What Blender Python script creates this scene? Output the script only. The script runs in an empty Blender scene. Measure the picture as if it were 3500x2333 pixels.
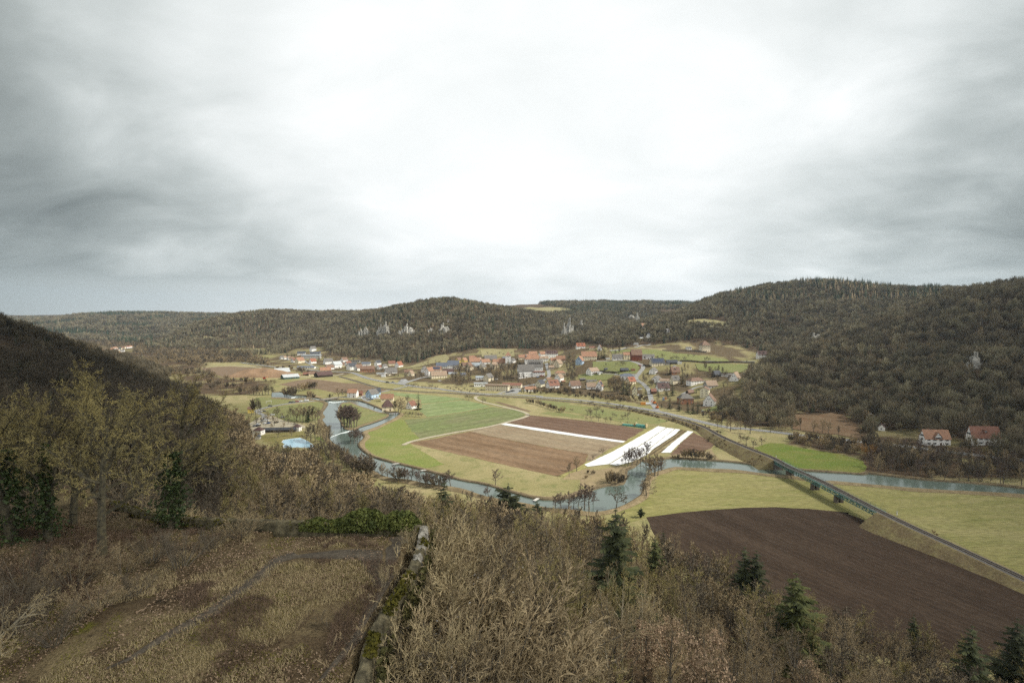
import bpy, bmesh, math, random
import numpy as np
from mathutils import Vector, Matrix
from mathutils.geometry import tessellate_polygon

random.seed(7)
rng = np.random.default_rng(7)
C = bpy.context.scene.collection
SC = bpy.context.scene

# ------------------------------------------------------------------ camera
H = 90.0                     # height of the eye above the valley floor
F = 1850.0                   # focal length in pixels of the 3500 px wide photograph
CX, CY = 1750.0, 1166.5
PITCH = math.atan(81.5 / F)
cam = bpy.data.cameras.new('camera')
cam.sensor_width = 36.0
cam.lens = 36.0 * F / 3500.0
cam.clip_start = 0.5
cam.clip_end = 30000
camo = bpy.data.objects.new('camera', cam)
C.objects.link(camo)
camo.location = (0, 0, H)
camo.rotation_euler = (math.pi / 2 - PITCH, 0, 0)
SC.camera = camo

# ------------------------------------------------------------------ light
SUN_EL, SUN_AZ = math.radians(43), math.radians(97)    # azimuth from +Y towards +X
SUN_STRENGTH = 4.6
EXPOSURE = 0.42
SC.view_settings.view_transform = 'Standard'
SC.view_settings.look = 'None'
SC.view_settings.exposure = EXPOSURE
SC.view_settings.gamma = 1.0
SC.view_settings.use_curve_mapping = False
sun = bpy.data.lights.new('sun', 'SUN')
sun.energy = SUN_STRENGTH
sun.angle = math.radians(9)
sun.color = (1.0, 0.95, 0.86)
suno = bpy.data.objects.new('sun', sun)
C.objects.link(suno)
suno.rotation_euler = Vector((math.sin(SUN_AZ) * math.cos(SUN_EL), math.cos(SUN_AZ) * math.cos(SUN_EL), math.sin(SUN_EL))).to_track_quat('Z', 'Y').to_euler()

W = bpy.data.worlds.new('World')
SC.world = W
W.use_nodes = True


class NT:
    """small helper for building node trees"""
    def __init__(s, tree):
        s.t = tree
        s.t.nodes.clear()

    def n(s, typ, **kw):
        nd = s.t.nodes.new(typ)
        for k, v in kw.items():
            if k == 'inp':
                for a, b in v.items():
                    if isinstance(b, bpy.types.NodeSocket):
                        s.t.links.new(b, nd.inputs[a])
                    else:
                        nd.inputs[a].default_value = b
            else:
                setattr(nd, k, v)
        return nd

    def math(s, op, a, b=0.0, clamp=False):
        return s.n('ShaderNodeMath', operation=op, use_clamp=clamp, inp={0: a, 1: b}).outputs[0]

    def ramp(s, fac, stops, interp='LINEAR'):
        nd = s.n('ShaderNodeValToRGB', inp={0: fac})
        cr = nd.color_ramp
        cr.interpolation = interp
        while len(cr.elements) < len(stops):
            cr.elements.new(0.5)
        for e, (p, c) in zip(cr.elements, stops):
            e.position = p
            e.color = (c, c, c, 1) if not hasattr(c, '__len__') else (*c[:3], 1)
        return nd.outputs[0]

    def mix(s, fac, a, b, blend='MIX'):
        nd = s.n('ShaderNodeMix', data_type='RGBA', blend_type=blend)
        for idx, v in ((0, fac), (6, a), (7, b)):
            if isinstance(v, bpy.types.NodeSocket):
                s.t.links.new(v, nd.inputs[idx])
            else:
                nd.inputs[idx].default_value = (*v[:3], 1) if hasattr(v, '__len__') else v
        return nd.outputs[2]

    def noise(s, vec, scale, detail=4, rough=0.55, dist=0.0):
        nd = s.n('ShaderNodeTexNoise', inp={'Scale': scale, 'Detail': detail, 'Roughness': rough, 'Distortion': dist})
        if vec is not None:
            s.t.links.new(vec, nd.inputs['Vector'])
        return nd.outputs[0]


def rayd(px, py):
    """direction of the view ray through a photograph pixel"""
    u, v = (np.asarray(px, float) - CX) / F, (CY - np.asarray(py, float)) / F
    cp, sp = math.cos(PITCH), math.sin(PITCH)
    return u, cp + v * sp, -sp + v * cp


def build_world():
    t = NT(W.node_tree)
    out = t.n('ShaderNodeOutputWorld')
    tc = t.n('ShaderNodeTexCoord').outputs['Generated']
    sky = t.n('ShaderNodeTexSky', sky_type='NISHITA', sun_disc=False, sun_elevation=SUN_EL, sun_rotation=SUN_AZ, altitude=400)
    b1 = t.n('ShaderNodeBackground', inp={0: sky.outputs[0], 1: 0.1})
    sep = t.n('ShaderNodeSeparateXYZ', inp={0: tc})
    x, y, z = sep.outputs
    zz = t.math('ADD', t.math('MAXIMUM', z, 0.0), 0.30)
    comb = t.n('ShaderNodeCombineXYZ', inp={0: t.math('DIVIDE', x, zz), 1: t.math('DIVIDE', y, zz), 2: 0.0}).outputs[0]
    mp = t.n('ShaderNodeMapping', inp={'Vector': comb, 'Location': (3.1, 1.7, 0), 'Rotation': (0, 0, 0.5), 'Scale': (1.0, 1.35, 1)}).outputs[0]
    n1 = t.noise(mp, 1.9, 10, 0.57, 0.5)
    n2 = t.noise(mp, 0.8, 5, 0.5, 0.3)
    nn = t.math('ADD', t.math('MULTIPLY', n1, .55), t.math('MULTIPLY', n2, .45))
    u, v, w = rayd(1800, 300)
    L = math.sqrt(u * u + v * v + w * w)
    dot = t.n('ShaderNodeVectorMath', operation='DOT_PRODUCT', inp={0: tc, 1: (u / L, v / L, w / L)}).outputs['Value']
    g = t.math('ADD', dot, t.math('MULTIPLY', t.math('SUBTRACT', n2, 0.5), 0.16))
    g = t.math('ADD', g, t.math('MULTIPLY', x, 0.05))
    h5 = lambda q: t.math('ADD', t.math('MULTIPLY', q, 0.5), 0.5)
    base = t.ramp(h5(g), [(0.0, 1.05), (0.5, 1.0), (0.70, 0.55), (0.79, 0.16), (0.85, 0.27), (0.90, 0.52), (0.94, 0.75), (0.98, 0.89)], 'EASE')
    amp = t.ramp(h5(dot), [(0.8, 4.2), (0.90, 2.5), (0.96, .9), (1.0, 0.45)])
    c = t.math('MULTIPLY', base, t.math('ADD', t.math('MULTIPLY', t.math('SUBTRACT', nn, 0.485), amp), 1.0))
    # pale band low over the horizon
    band = t.ramp(z, [(0.0, 1.0), (0.05, 0.8), (0.13, 0.0)])
    bl = t.math('MULTIPLY', band, t.ramp(h5(dot), [(0.78, 0.22), (0.88, 0.60), (0.94, 0.90)]))
    c = t.math('MAXIMUM', c, bl)
    c = t.math('MAXIMUM', c, 0.05)
    col = t.mix(t.math('MULTIPLY', c, 1.0, True), (0.87, 1.0, 0.96), (0.985, 1.0, 0.995))
    col = t.mix(1.0, col, t.n('ShaderNodeCombineColor', inp={0: c, 1: c, 2: c}).outputs[0], 'MULTIPLY')
    b2 = t.n('ShaderNodeBackground', inp={0: col, 1: 0.87})
    mx = t.n('ShaderNodeMixShader', inp={0: 0.97, 1: b1.outputs[0], 2: b2.outputs[0]})
    t.t.links.new(mx.outputs[0], out.inputs[0])


build_world()
SC.cycles.max_bounces = 5
SC.cycles.diffuse_bounces = 3
SC.cycles.glossy_bounces = 3
SC.cycles.transparent_max_bounces = 6
SC.cycles.volume_bounces = 0
SC.cycles.use_denoising = False
SC.cycles.denoiser = 'OPENIMAGEDENOISE'
SC.cycles.denoising_input_passes = 'RGB_ALBEDO_NORMAL'
SC.cycles.use_adaptive_sampling = True
SC.cycles.adaptive_threshold = 0.008

# ------------------------------------------------------------------ pixel <-> place
def G(px, py, z=0.0):
    """the point of the horizontal plane z that the photograph shows at this pixel"""
    u, v, w = rayd(px, py)
    k = (z - H) / w
    return (float(u * k), float(v * k), float(z))


def D(px, py, Y):
    u, v, w = rayd(px, py)
    k = Y / v
    return (float(u * k), float(Y), float(H + w * k))


REG = {'r1': (700, 1050, .2979), 'r2': (1250, 1050, .2979), 'r3': (1800, 1050, .2979), 'r4': (2200, 1100, .2979),
       'r5': (2800, 1300, .2979), 'r6': (800, 1300, .2979), 'a1': (0, 1000, .3827), 'a2': (0, 1633, .4464),
       'a3': (800, 1733, .3827), 'a4': (1600, 1733, .3827), 'a5': (2450, 1633, .4464), 'a6': (1500, 1400, .34),
       'a7': (2100, 1450, .34), 'p': (0, 0, 1.0)}


def R(reg, pts):
    ox, oy, k = REG[reg]
    if not hasattr(pts[0], '__len__'):
        return (ox + pts[0] * k, oy + pts[1] * k)
    return [(ox + x * k, oy + y * k) for x, y in pts]


def project(X, Y, Z):
    cp, sp = math.cos(PITCH), math.sin(PITCH)
    dz = Z - H
    d = Y * cp - dz * sp
    d = np.where(np.abs(d) < 1e-3, 1e-3, d)
    return CX + F * X / d, CY - F * (Y * sp + dz * cp) / d, d


def inpoly(x, y, poly):
    x, y = np.asarray(x, float), np.asarray(y, float)
    r = np.zeros(x.shape, bool)
    n = len(poly)
    for i in range(n):
        x0, y0 = poly[i][:2]
        x1, y1 = poly[(i + 1) % n][:2]
        c = ((y0 > y) != (y1 > y))
        with np.errstate(divide='ignore', invalid='ignore'):
            xi = (x1 - x0) * (y - y0) / (y1 - y0 + 1e-12) + x0
        r ^= c & (x < xi)
    return r


# ------------------------------------------------------------------ terrain heights
CP = []
def cp_px(lst, sub=0.0):
    for px, py, Y in lst:
        X, YY, Z = D(px, py, Y)
        CP.append((X, YY, Z - sub))

# valley floor outline, in photograph pixels on the plane z = 0
VALLEY_PX = [(560, 1226), (640, 1290), (720, 1350), (800, 1430), (950, 1545), (1100, 1620), (1250, 1705), (1450, 1790), (1700, 1830), (2000, 1850),
             (2250, 1890), (2500, 2040), (2800, 2150), (3200, 2270), (3600, 2370), (4300, 2480), (4300, 1700), (3500, 1575), (3200, 1530),
             (2900, 1478), (2600, 1428), (2450, 1400), (2250, 1368), (2000, 1340), (1800, 1330), (1600, 1314), (1450, 1300), (1350, 1292),
             (1200, 1272), (1000, 1258), (900, 1250), (700, 1224)]
VALLEY = [G(x, y)[:2] for x, y in VALLEY_PX]
vx = np.array(VALLEY)
for gx in np.arange(vx[:, 0].min(), vx[:, 0].max(), 38):
    for gy in np.arange(vx[:, 1].min(), vx[:, 1].max(), 38):
        if inpoly(gx, gy, VALLEY):
            CP.append((gx, gy, -5.0))
for x, y in VALLEY:
    CP.append((x, y, 0.0))
# far hill, left
cp_px([(-500, 1080, 3000), (130, 1090, 3000), (250, 1078, 3000), (350, 1066, 3000), (480, 1064, 3000), (600, 1067, 3000), (700, 1071, 3100), (820, 1076, 3200), (1000, 1075, 3300)], 13)
cp_px([(250, 1150, 2000), (450, 1150, 2000), (600, 1150, 2100), (700, 1120, 2300)], 13)
CP += [(-1300, 1430, -2), (-1000, 1450, -3), (-850, 1400, -3), (-700, 1500, -2), (-900, 1250, -3), (-700, 1200, -3), (-560, 1150, -3)]
# middle hill
cp_px([(380, 1200, 1650), (430, 1186, 1680), (520, 1160, 1720), (640, 1110, 1780), (715, 1085, 1820), (800, 1065, 1850), (900, 1052, 1850), (1040, 1060, 1850), (1130, 1068, 1800),
       (1260, 1060, 1700), (1380, 1035, 1560), (1490, 1021, 1480), (1580, 1030, 1480), (1670, 1040, 1520), (1760, 1048, 1600)], 12)
cp_px([(800, 1075, 2300), (1000, 1075, 2300), (1200, 1075, 2200), (1400, 1060, 2100), (1550, 1055, 2100)], 12)
cp_px([(1300, 1130, 1330), (1500, 1120, 1230), (1150, 1150, 1430), (1000, 1140, 1560), (900, 1120, 1660), (700, 1170, 1500), (560, 1190, 1450), (1400, 1075, 1400), (1250, 1095, 1520), (1600, 1100, 1300)], 12)
cp_px([(1520, 1222, 1040), (1400, 1222, 1090), (1300, 1222, 1130), (1150, 1215, 1210), (1000, 1215, 1230), (800, 1214, 1220), (620, 1208, 1330)], 0)
# plateau in the middle distance
cp_px([(1780, 1032, 2600), (1900, 1030, 2700), (2050, 1025, 2700), (2150, 1027, 2700), (2300, 1030, 2700), (2500, 1030, 2700)], 13)
cp_px([(1850, 1066, 1900), (1950, 1068, 1900), (1740, 1066, 1850), (2050, 1060, 2000)], 2)
cp_px([(1850, 1120, 1400), (1950, 1150, 1200), (1750, 1150, 1220), (2100, 1110, 1500), (2200, 1090, 1700), (1700, 1180, 1080)], 10)
# village slope
cp_px([(1875, 1226, 900), (2020, 1236, 790), (2150, 1237, 760), (2411, 1203, 850), (2602, 1226, 790), (1650, 1232, 960), (1580, 1240, 960), (1160, 1232, 1090), (1070, 1202, 1200), (930, 1226, 1170),
       (2199, 1124, 1130), (2217, 1157, 1040), (1985, 1190, 900), (2220, 1312, 672), (2026, 1284, 730), (1830, 1292, 748), (2120, 1200, 880), (2300, 1190, 880), (2400, 1270, 700), (2500, 1300, 620), (2530, 1240, 740), (2350, 1230, 760)], 0)
CP += [(*G(2410, 1395, 2)[:2], 2.5)]
# right hill, far part
cp_px([(2230, 1080, 1600), (2330, 1048, 1500), (2380, 1025, 1480), (2500, 985, 1450), (2600, 962, 1400), (2720, 946, 1350), (2830, 944, 1300), (2960, 958, 1250), (3100, 972, 1250), (3200, 980, 1300), (3400, 985, 1400)], 14)
cp_px([(2500, 1030, 2100), (2800, 1010, 2000), (3100, 1010, 2000), (3600, 1000, 1700)], 14)
cp_px([(2600, 1050, 1150), (2450, 1100, 1080), (2700, 1100, 1040), (2500, 1160, 950), (2700, 1170, 890), (2900, 1080, 1000), (2850, 1020, 1130), (3000, 1030, 1100)], 11)
cp_px([(2350, 1116, 1080), (2450, 1118, 1060)], 0)
# right hill, near part
cp_px([(3500, 955, 800), (3350, 975, 850), (3250, 985, 900), (3700, 930, 780), (2590, 1268, 600), (2700, 1232, 650), (2800, 1192, 680), (2900, 1152, 720), (3050, 1092, 760), (3200, 1030, 820)], 11)
cp_px([(3000, 1340, 520), (3200, 1290, 520), (3400, 1240, 520), (3500, 1100, 650), (3300, 1150, 650), (3500, 1330, 450), (3000, 1200, 640), (2750, 1310, 570), (3800, 1200, 520)], 10)
CP += [(330, 350, 2), (400, 330, 4), (500, 330, 12), (600, 420, 45), (600, 300, 20), (700, 700, 130), (800, 500, 90)]
# left hill
cp_px([(-400, 960, 450), (0, 1054, 480), (100, 1085, 500), (190, 1120, 520), (300, 1180, 560), (390, 1230, 600), (500, 1275, 640), (620, 1305, 670)], 12)
CP += [(-700, 900, 40), (-500, 850, 5), (-380, 800, -4), (-900, 1000, 30), (-900, 600, 110), (-1200, 900, 90)]
# castle spur
CP += [(-84, 250, 8), (-170, 350, 12), (-81, 200, 16), (-53, 130, 36), (-250, 400, 20), (-200, 250, 42), (-130, 150, 52), (-300, 300, 62), (-400, 380, 78),
       (-200, 60, 72), (-200, 0, 76), (-100, 100, 55), (-40, 85, 50), (-12, 78, 48), (0, 90, 40), (40, 90, 25), (-8, 42, 56), (8, 42, 50), (20, 40, 45), (60, 40, 33), (100, 55, 20), (60, 120, 14), (0, 130, 28), (-30, 170, 22), (20, 180, 10), (-40, 60, 62), (-40, 20, 66), (-100, 40, 67), (0, 0, 64), (40, 0, 48), (90, 0, 34), (0, -60, 66), (-100, -60, 72), (100, -60, 40),
       (140, 60, 10), (180, 60, 6), (150, 0, 20), (250, 40, 6), (300, 0, 10), (-300, 100, 85), (-400, 200, 92)]
CP = np.array(CP)
_c = 35.0
def _kern(a, b):
    d2 = (a[:, None, 0] - b[None, :, 0]) ** 2 + (a[:, None, 1] - b[None, :, 1]) ** 2
    return np.sqrt(d2 + _c * _c)
_n = len(CP)
_A = np.zeros((_n + 3, _n + 3))
_A[:_n, :_n] = _kern(CP, CP) - np.eye(_n) * 3.0
_A[:_n, _n] = 1
_A[:_n, _n + 1:] = CP[:, :2] / 1000
_A[_n:, :_n] = _A[:_n, _n:].T
_w = np.linalg.solve(_A, np.concatenate([CP[:, 2], np.zeros(3)]))


def vnoise(x, y, s, seed=0):
    """smooth value noise"""
    x, y = x / s, y / s
    xi, yi = np.floor(x).astype(np.int64), np.floor(y).astype(np.int64)
    fx, fy = x - xi, y - yi
    fx, fy = fx * fx * (3 - 2 * fx), fy * fy * (3 - 2 * fy)
    def h(a, b):
        n = (a * 374761393 + b * 668265263 + seed * 974711) & 0xffffffff
        n = ((n ^ (n >> 13)) * 1274126177) & 0xffffffff
        return ((n ^ (n >> 16)) & 0xffff) / 65535.0
    return (h(xi, yi) * (1 - fx) + h(xi + 1, yi) * fx) * (1 - fy) + (h(xi, yi + 1) * (1 - fx) + h(xi + 1, yi + 1) * fx) * fy


ZT = 66.0     # level of the castle terrace
WALLX, WALLY = -9.8, 59.0
TERRACE = [(-10.4, -40), (-9.6, 28), (-10.5, 39), (-10.2, 43), (-9.6, 49.5), (WALLX, WALLY), (-20, WALLY + .6), (-34, WALLY + 1.5), (-48, 66), (-60, 74), (-95, 78), (-110, 50), (-110, -40)]


def seg_dist(x, y, poly, closed=True):
    best = np.full(np.shape(x), 1e9)
    n = len(poly)
    for i in range(n if closed else n - 1):
        ax, ay = poly[i][:2]
        bx, by = poly[(i + 1) % n][:2]
        dx, dy = bx - ax, by - ay
        t = np.clip(((x - ax) * dx + (y - ay) * dy) / (dx * dx + dy * dy + 1e-9), 0, 1)
        best = np.minimum(best, np.hypot(x - ax - t * dx, y - ay - t * dy))
    return best


def height_raw(x, y):
    x, y = np.atleast_1d(np.asarray(x, float)), np.atleast_1d(np.asarray(y, float))
    z = np.empty(x.shape)
    for s in range(0, len(x), 20000):
        p = np.stack([x[s:s + 20000], y[s:s + 20000]], 1)
        z[s:s + 20000] = _kern(p, CP) @ _w[:_n] + _w[_n] + p @ (_w[_n + 1:] / 1000)
    z = np.where(z > 0, z * z / (np.abs(z) + 2.0), 0)
    rough = np.clip(z / 25, 0, 1)
    far = np.clip(y / 500, 0.15, 1)
    z = z + rough * far * ((vnoise(x, y, 90, 1) - .5) * 10 + (vnoise(x, y, 37, 2) - .5) * 5)
    ins = inpoly(x, y, TERRACE)
    d = seg_dist(x, y, TERRACE)
    edge = np.clip(d / 1.2, 0, 1)
    zt = ZT + (vnoise(x, y, 9, 3) - .5) * .5 + np.clip((-38 - x) / 20, 0, 1) ** 2 * 2.0
    # low mound with the ruins' rubble in the middle of the terrace
    zt = zt + 1.6 * np.exp(-(((x + 27) / 10) ** 2 + ((y - 40) / 7) ** 2)) + (vnoise(x, y, 4, 5) - .5) * .35 * np.clip(d / 4, 0, 1)
    blend = np.where(x < -60, np.clip(d / 30, 0, 1), 1.0)
    z = np.where(ins, z * (1 - blend) + zt * blend, np.where((x > -60) & (d < 30), np.minimum(z, ZT - 1.3 - np.clip(d, 0, 14) * .62 + np.clip(d - 14, 0, 40) * .8), z))
    return np.maximum(z, 0)


def axis(lo, hi, near_lo, near_hi, step, growth):
    a = list(np.arange(near_lo, near_hi, step))
    s = step
    v = a[-1]
    while v < hi:
        s *= growth
        v += s
        a.append(v)
    s = step
    v = a[0]
    pre = []
    while v > lo:
        s *= growth
        v -= s
        pre.append(v)
    return np.array(pre[::-1] + a)


GXS = axis(-6000, 6000, -75, 40, 1.6, 1.025)
GYS = axis(-700, 9000, 20, 110, 1.6, 1.018)
_gx, _gy = np.meshgrid(GXS, GYS)
GZ = height_raw(_gx.ravel(), _gy.ravel()).reshape(_gx.shape)


def ZH(x, y):
    """height of the ground mesh (bilinear in its own grid)"""
    x, y = np.asarray(x, float), np.asarray(y, float)
    i = np.clip(np.searchsorted(GXS, x) - 1, 0, len(GXS) - 2)
    j = np.clip(np.searchsorted(GYS, y) - 1, 0, len(GYS) - 2)
    tx = np.clip((x - GXS[i]) / (GXS[i + 1] - GXS[i]), 0, 1)
    ty = np.clip((y - GYS[j]) / (GYS[j + 1] - GYS[j]), 0, 1)
    return (GZ[j, i] * (1 - tx) + GZ[j, i + 1] * tx) * (1 - ty) + (GZ[j + 1, i] * (1 - tx) + GZ[j + 1, i + 1] * tx) * ty


def T(px, py):
    """where the view ray through a pixel meets the ground"""
    u, v, w = rayd(px, py)
    ks = np.concatenate([np.arange(15, 300, 1.0), np.arange(300, 2500, 2.0), np.arange(2500, 9000, 10.0)])
    z = ZH(u * ks, v * ks)
    below = np.nonzero(H + w * ks <= z + 1e-6)[0]
    if len(below) == 0:
        k = 3000.0
    else:
        i = below[0]
        k0, k1 = ks[max(i - 1, 0)], ks[i]
        for _ in range(20):
            km = (k0 + k1) / 2
            if H + w * km <= ZH(u * km, v * km):
                k1 = km
            else:
                k0 = km
        k = (k0 + k1) / 2
    return (float(u * k), float(v * k), float(ZH(u * k, v * k)))

# ------------------------------------------------------------------ helpers for objects
class MB:
    """collects faces of one mesh"""
    def __init__(s):
        s.v, s.f, s.m = [], [], []

    def add(s, vs, fs, m=0):
        k = len(s.v)
        s.v += [tuple(map(float, p)) for p in vs]
        s.f += [tuple(i + k for i in f) for f in fs]
        s.m += [m] * len(fs)

    def box(s, c, d, rz=0.0, m=0):
        hx, hy, hz = d[0] / 2, d[1] / 2, d[2] / 2
        ca, sa = math.cos(rz), math.sin(rz)
        vs = []
        for z in (-hz, hz):
            for x, y in ((-hx, -hy), (hx, -hy), (hx, hy), (-hx, hy)):
                vs.append((c[0] + x * ca - y * sa, c[1] + x * sa + y * ca, c[2] + z))
        s.add(vs, [(0, 3, 2, 1), (4, 5, 6, 7), (0, 1, 5, 4), (1, 2, 6, 5), (2, 3, 7, 6), (3, 0, 4, 7)], m)

    def tube(s, p0, p1, r0, r1, n=5, m=0, cap=False):
        p0, p1 = Vector(p0), Vector(p1)
        d = (p1 - p0)
        if d.length < 1e-6:
            return
        d.normalize()
        a = d.orthogonal().normalized()
        b = d.cross(a)
        vs = []
        for p, r in ((p0, r0), (p1, r1)):
            for i in range(n):
                t = 2 * math.pi * i / n
                vs.append(p + a * (r * math.cos(t)) + b * (r * math.sin(t)))
        fs = [(i, (i + 1) % n, n + (i + 1) % n, n + i) for i in range(n)]
        if cap:
            fs += [tuple(range(n - 1, -1, -1)), tuple(range(n, 2 * n))]
        s.add(vs, fs, m)

    def mesh(s, name, mats, smooth=False):
        me = bpy.data.meshes.new(name)
        me.from_pydata(s.v, [], s.f)
        for m in mats:
            me.materials.append(m)
        if len(mats) > 1:
            me.polygons.foreach_set('material_index', s.m)
        if smooth:
            me.polygons.foreach_set('use_smooth', [True] * len(me.polygons))
        me.update()
        return me

    def build(s, name, mats, parent=None, smooth=False):
        if not isinstance(mats, (list, tuple)):
            mats = [mats]
        return link(name, s.mesh(name, mats, smooth), parent)


def link(name, data, parent=None):
    o = bpy.data.objects.new(name, data)
    C.objects.link(o)
    if parent is not None:
        o.parent = parent
    return o


def tag(o, label=None, cat=None, group=None, kind=None):
    if label:
        o['label'] = label
    if cat:
        o['category'] = cat
    if group:
        o['group'] = group
    if kind:
        o['kind'] = kind
    return o


def empty(name, loc, rz=0.0, label=None, cat=None, group=None):
    o = link(name, None)
    o.location = loc
    o.rotation_euler = (0, 0, rz)
    o.empty_display_size = 0.5
    return tag(o, label, cat, group)


def copy_tree(o, kids, loc, rz=0.0, scale=(1, 1, 1), label=None, group=None):
    """a copy of a thing and of each of its parts; kids maps a thing to its parts"""
    c = o.copy()
    C.objects.link(c)
    c.location, c.rotation_euler, c.scale = loc, (0, 0, rz), scale
    if label:
        c['label'] = label
    if group:
        c['group'] = group
    for ch in kids:
        k = ch.copy()
        C.objects.link(k)
        k.parent = c
    return c


def struct(o, kind='structure'):
    o['kind'] = kind
    return o


# ------------------------------------------------------------------ materials
def new_mat(name):
    m = bpy.data.materials.new(name)
    m.use_nodes = True
    t = NT(m.node_tree)
    out = t.n('ShaderNodeOutputMaterial')
    b = t.n('ShaderNodeBsdfPrincipled')
    b.inputs['Specular IOR Level'].default_value = 0.25
    t.t.links.new(b.outputs[0], out.inputs[0])
    return m, t, b


def surf(name, c1, c2=None, scale=1.0, rough=0.85, contrast=(0.35, 0.65), detail=5, bump=0.0, spec=0.2, random=0.0, metal=0.0, obj=False):
    m, t, b = new_mat(name)
    b.inputs['Roughness'].default_value = rough
    b.inputs['Specular IOR Level'].default_value = spec
    b.inputs['Metallic'].default_value = metal
    c2 = c2 or tuple(x * .75 for x in c1)
    pos = t.n('ShaderNodeTexCoord').outputs['Object'] if obj else t.n('ShaderNodeNewGeometry').outputs['Position']
    nz = t.noise(pos, scale, detail, .6)
    col = t.mix(t.ramp(nz, [(contrast[0], 0.0), (contrast[1], 1.0)]), c1, c2)
    if random:
        rnd = t.n('ShaderNodeObjectInfo').outputs['Random']
        k = t.math('ADD', t.math('MULTIPLY', rnd, random), 1 - random * .55)
        col = t.mix(1.0, col, t.n('ShaderNodeCombineColor', inp={0: k, 1: k, 2: k}).outputs[0], 'MULTIPLY')
    t.t.links.new(col, b.inputs['Base Color'])
    if bump:
        bp = t.n('ShaderNodeBump', inp={'Height': nz, 'Distance': bump, 'Strength': 0.8})
        t.t.links.new(bp.outputs[0], b.inputs['Normal'])
    return m


def ground(name, c1, c2, c3, big=60.0, mid=9.0, fine=0.9, row=None, row_gap=2.4, row_amt=0.25, streak=0.0, tram=0.0):
    """grass or soil: broad patches, middle blotches, fine grain and (for fields) rows running along an angle"""
    m, t, b = new_mat(name)
    b.inputs['Roughness'].default_value = 0.95
    b.inputs['Specular IOR Level'].default_value = 0.08
    pos = t.n('ShaderNodeNewGeometry').outputs['Position']
    vec = pos
    if row is not None:
        vec = t.n('ShaderNodeMapping', inp={'Vector': pos, 'Rotation': (0, 0, -row)}).outputs[0]
    sv = t.n('ShaderNodeMapping', inp={'Vector': vec, 'Scale': (0.25, 1.0, 1.0)}).outputs[0] if (row is not None or streak) else pos
    n1 = t.noise(pos, 1 / big, 3, .5, .4)
    n2 = t.noise(sv, 1 / mid, 5, .62, .3)
    n3 = t.noise(sv, 1 / fine, 4, .7)
    col = t.mix(t.ramp(n1, [(.36, 0.), (.64, 1.)]), c1, c2)
    col = t.mix(t.ramp(n2, [(.42, 0.), (.70, .85)]), col, c3)
    g = t.ramp(n3, [(.28, .58), (.72, 1.42)])
    if row is not None:
        sp = t.n('ShaderNodeSeparateXYZ', inp={0: vec}).outputs[1]
        wob = t.math('ADD', sp, t.math('MULTIPLY', t.noise(pos, .05, 2), 1.5))
        wv = t.math('SINE', t.math('MULTIPLY', wob, 2 * math.pi / row_gap))
        wv2 = t.math('SINE', t.math('MULTIPLY', wob, 2 * math.pi / (row_gap * 6.3)))
        wv = t.math('ADD', wv, t.math('MULTIPLY', wv2, .6))
        g = t.math('MULTIPLY', g, t.math('ADD', 1.0, t.math('MULTIPLY', wv, row_amt)))
        if tram:
            fr = t.math('FRACT', t.math('DIVIDE', wob, tram))
            tr = t.ramp(fr, [(0.0, 1.0), (.03, .68), (.06, 1.0), (.12, 1.0), (.15, .68), (.18, 1.0)])
            g = t.math('MULTIPLY', g, tr)
    col = t.mix(1.0, col, t.n('ShaderNodeCombineColor', inp={0: g, 1: g, 2: g}).outputs[0], 'MULTIPLY')
    t.t.links.new(col, b.inputs['Base Color'])
    return m


GRASS_DRY, GRASS_TAN, GRASS_GRN = (.215, .195, .085), (.300, .255, .135), (.140, .150, .055)
M_VALLEY = None


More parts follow.
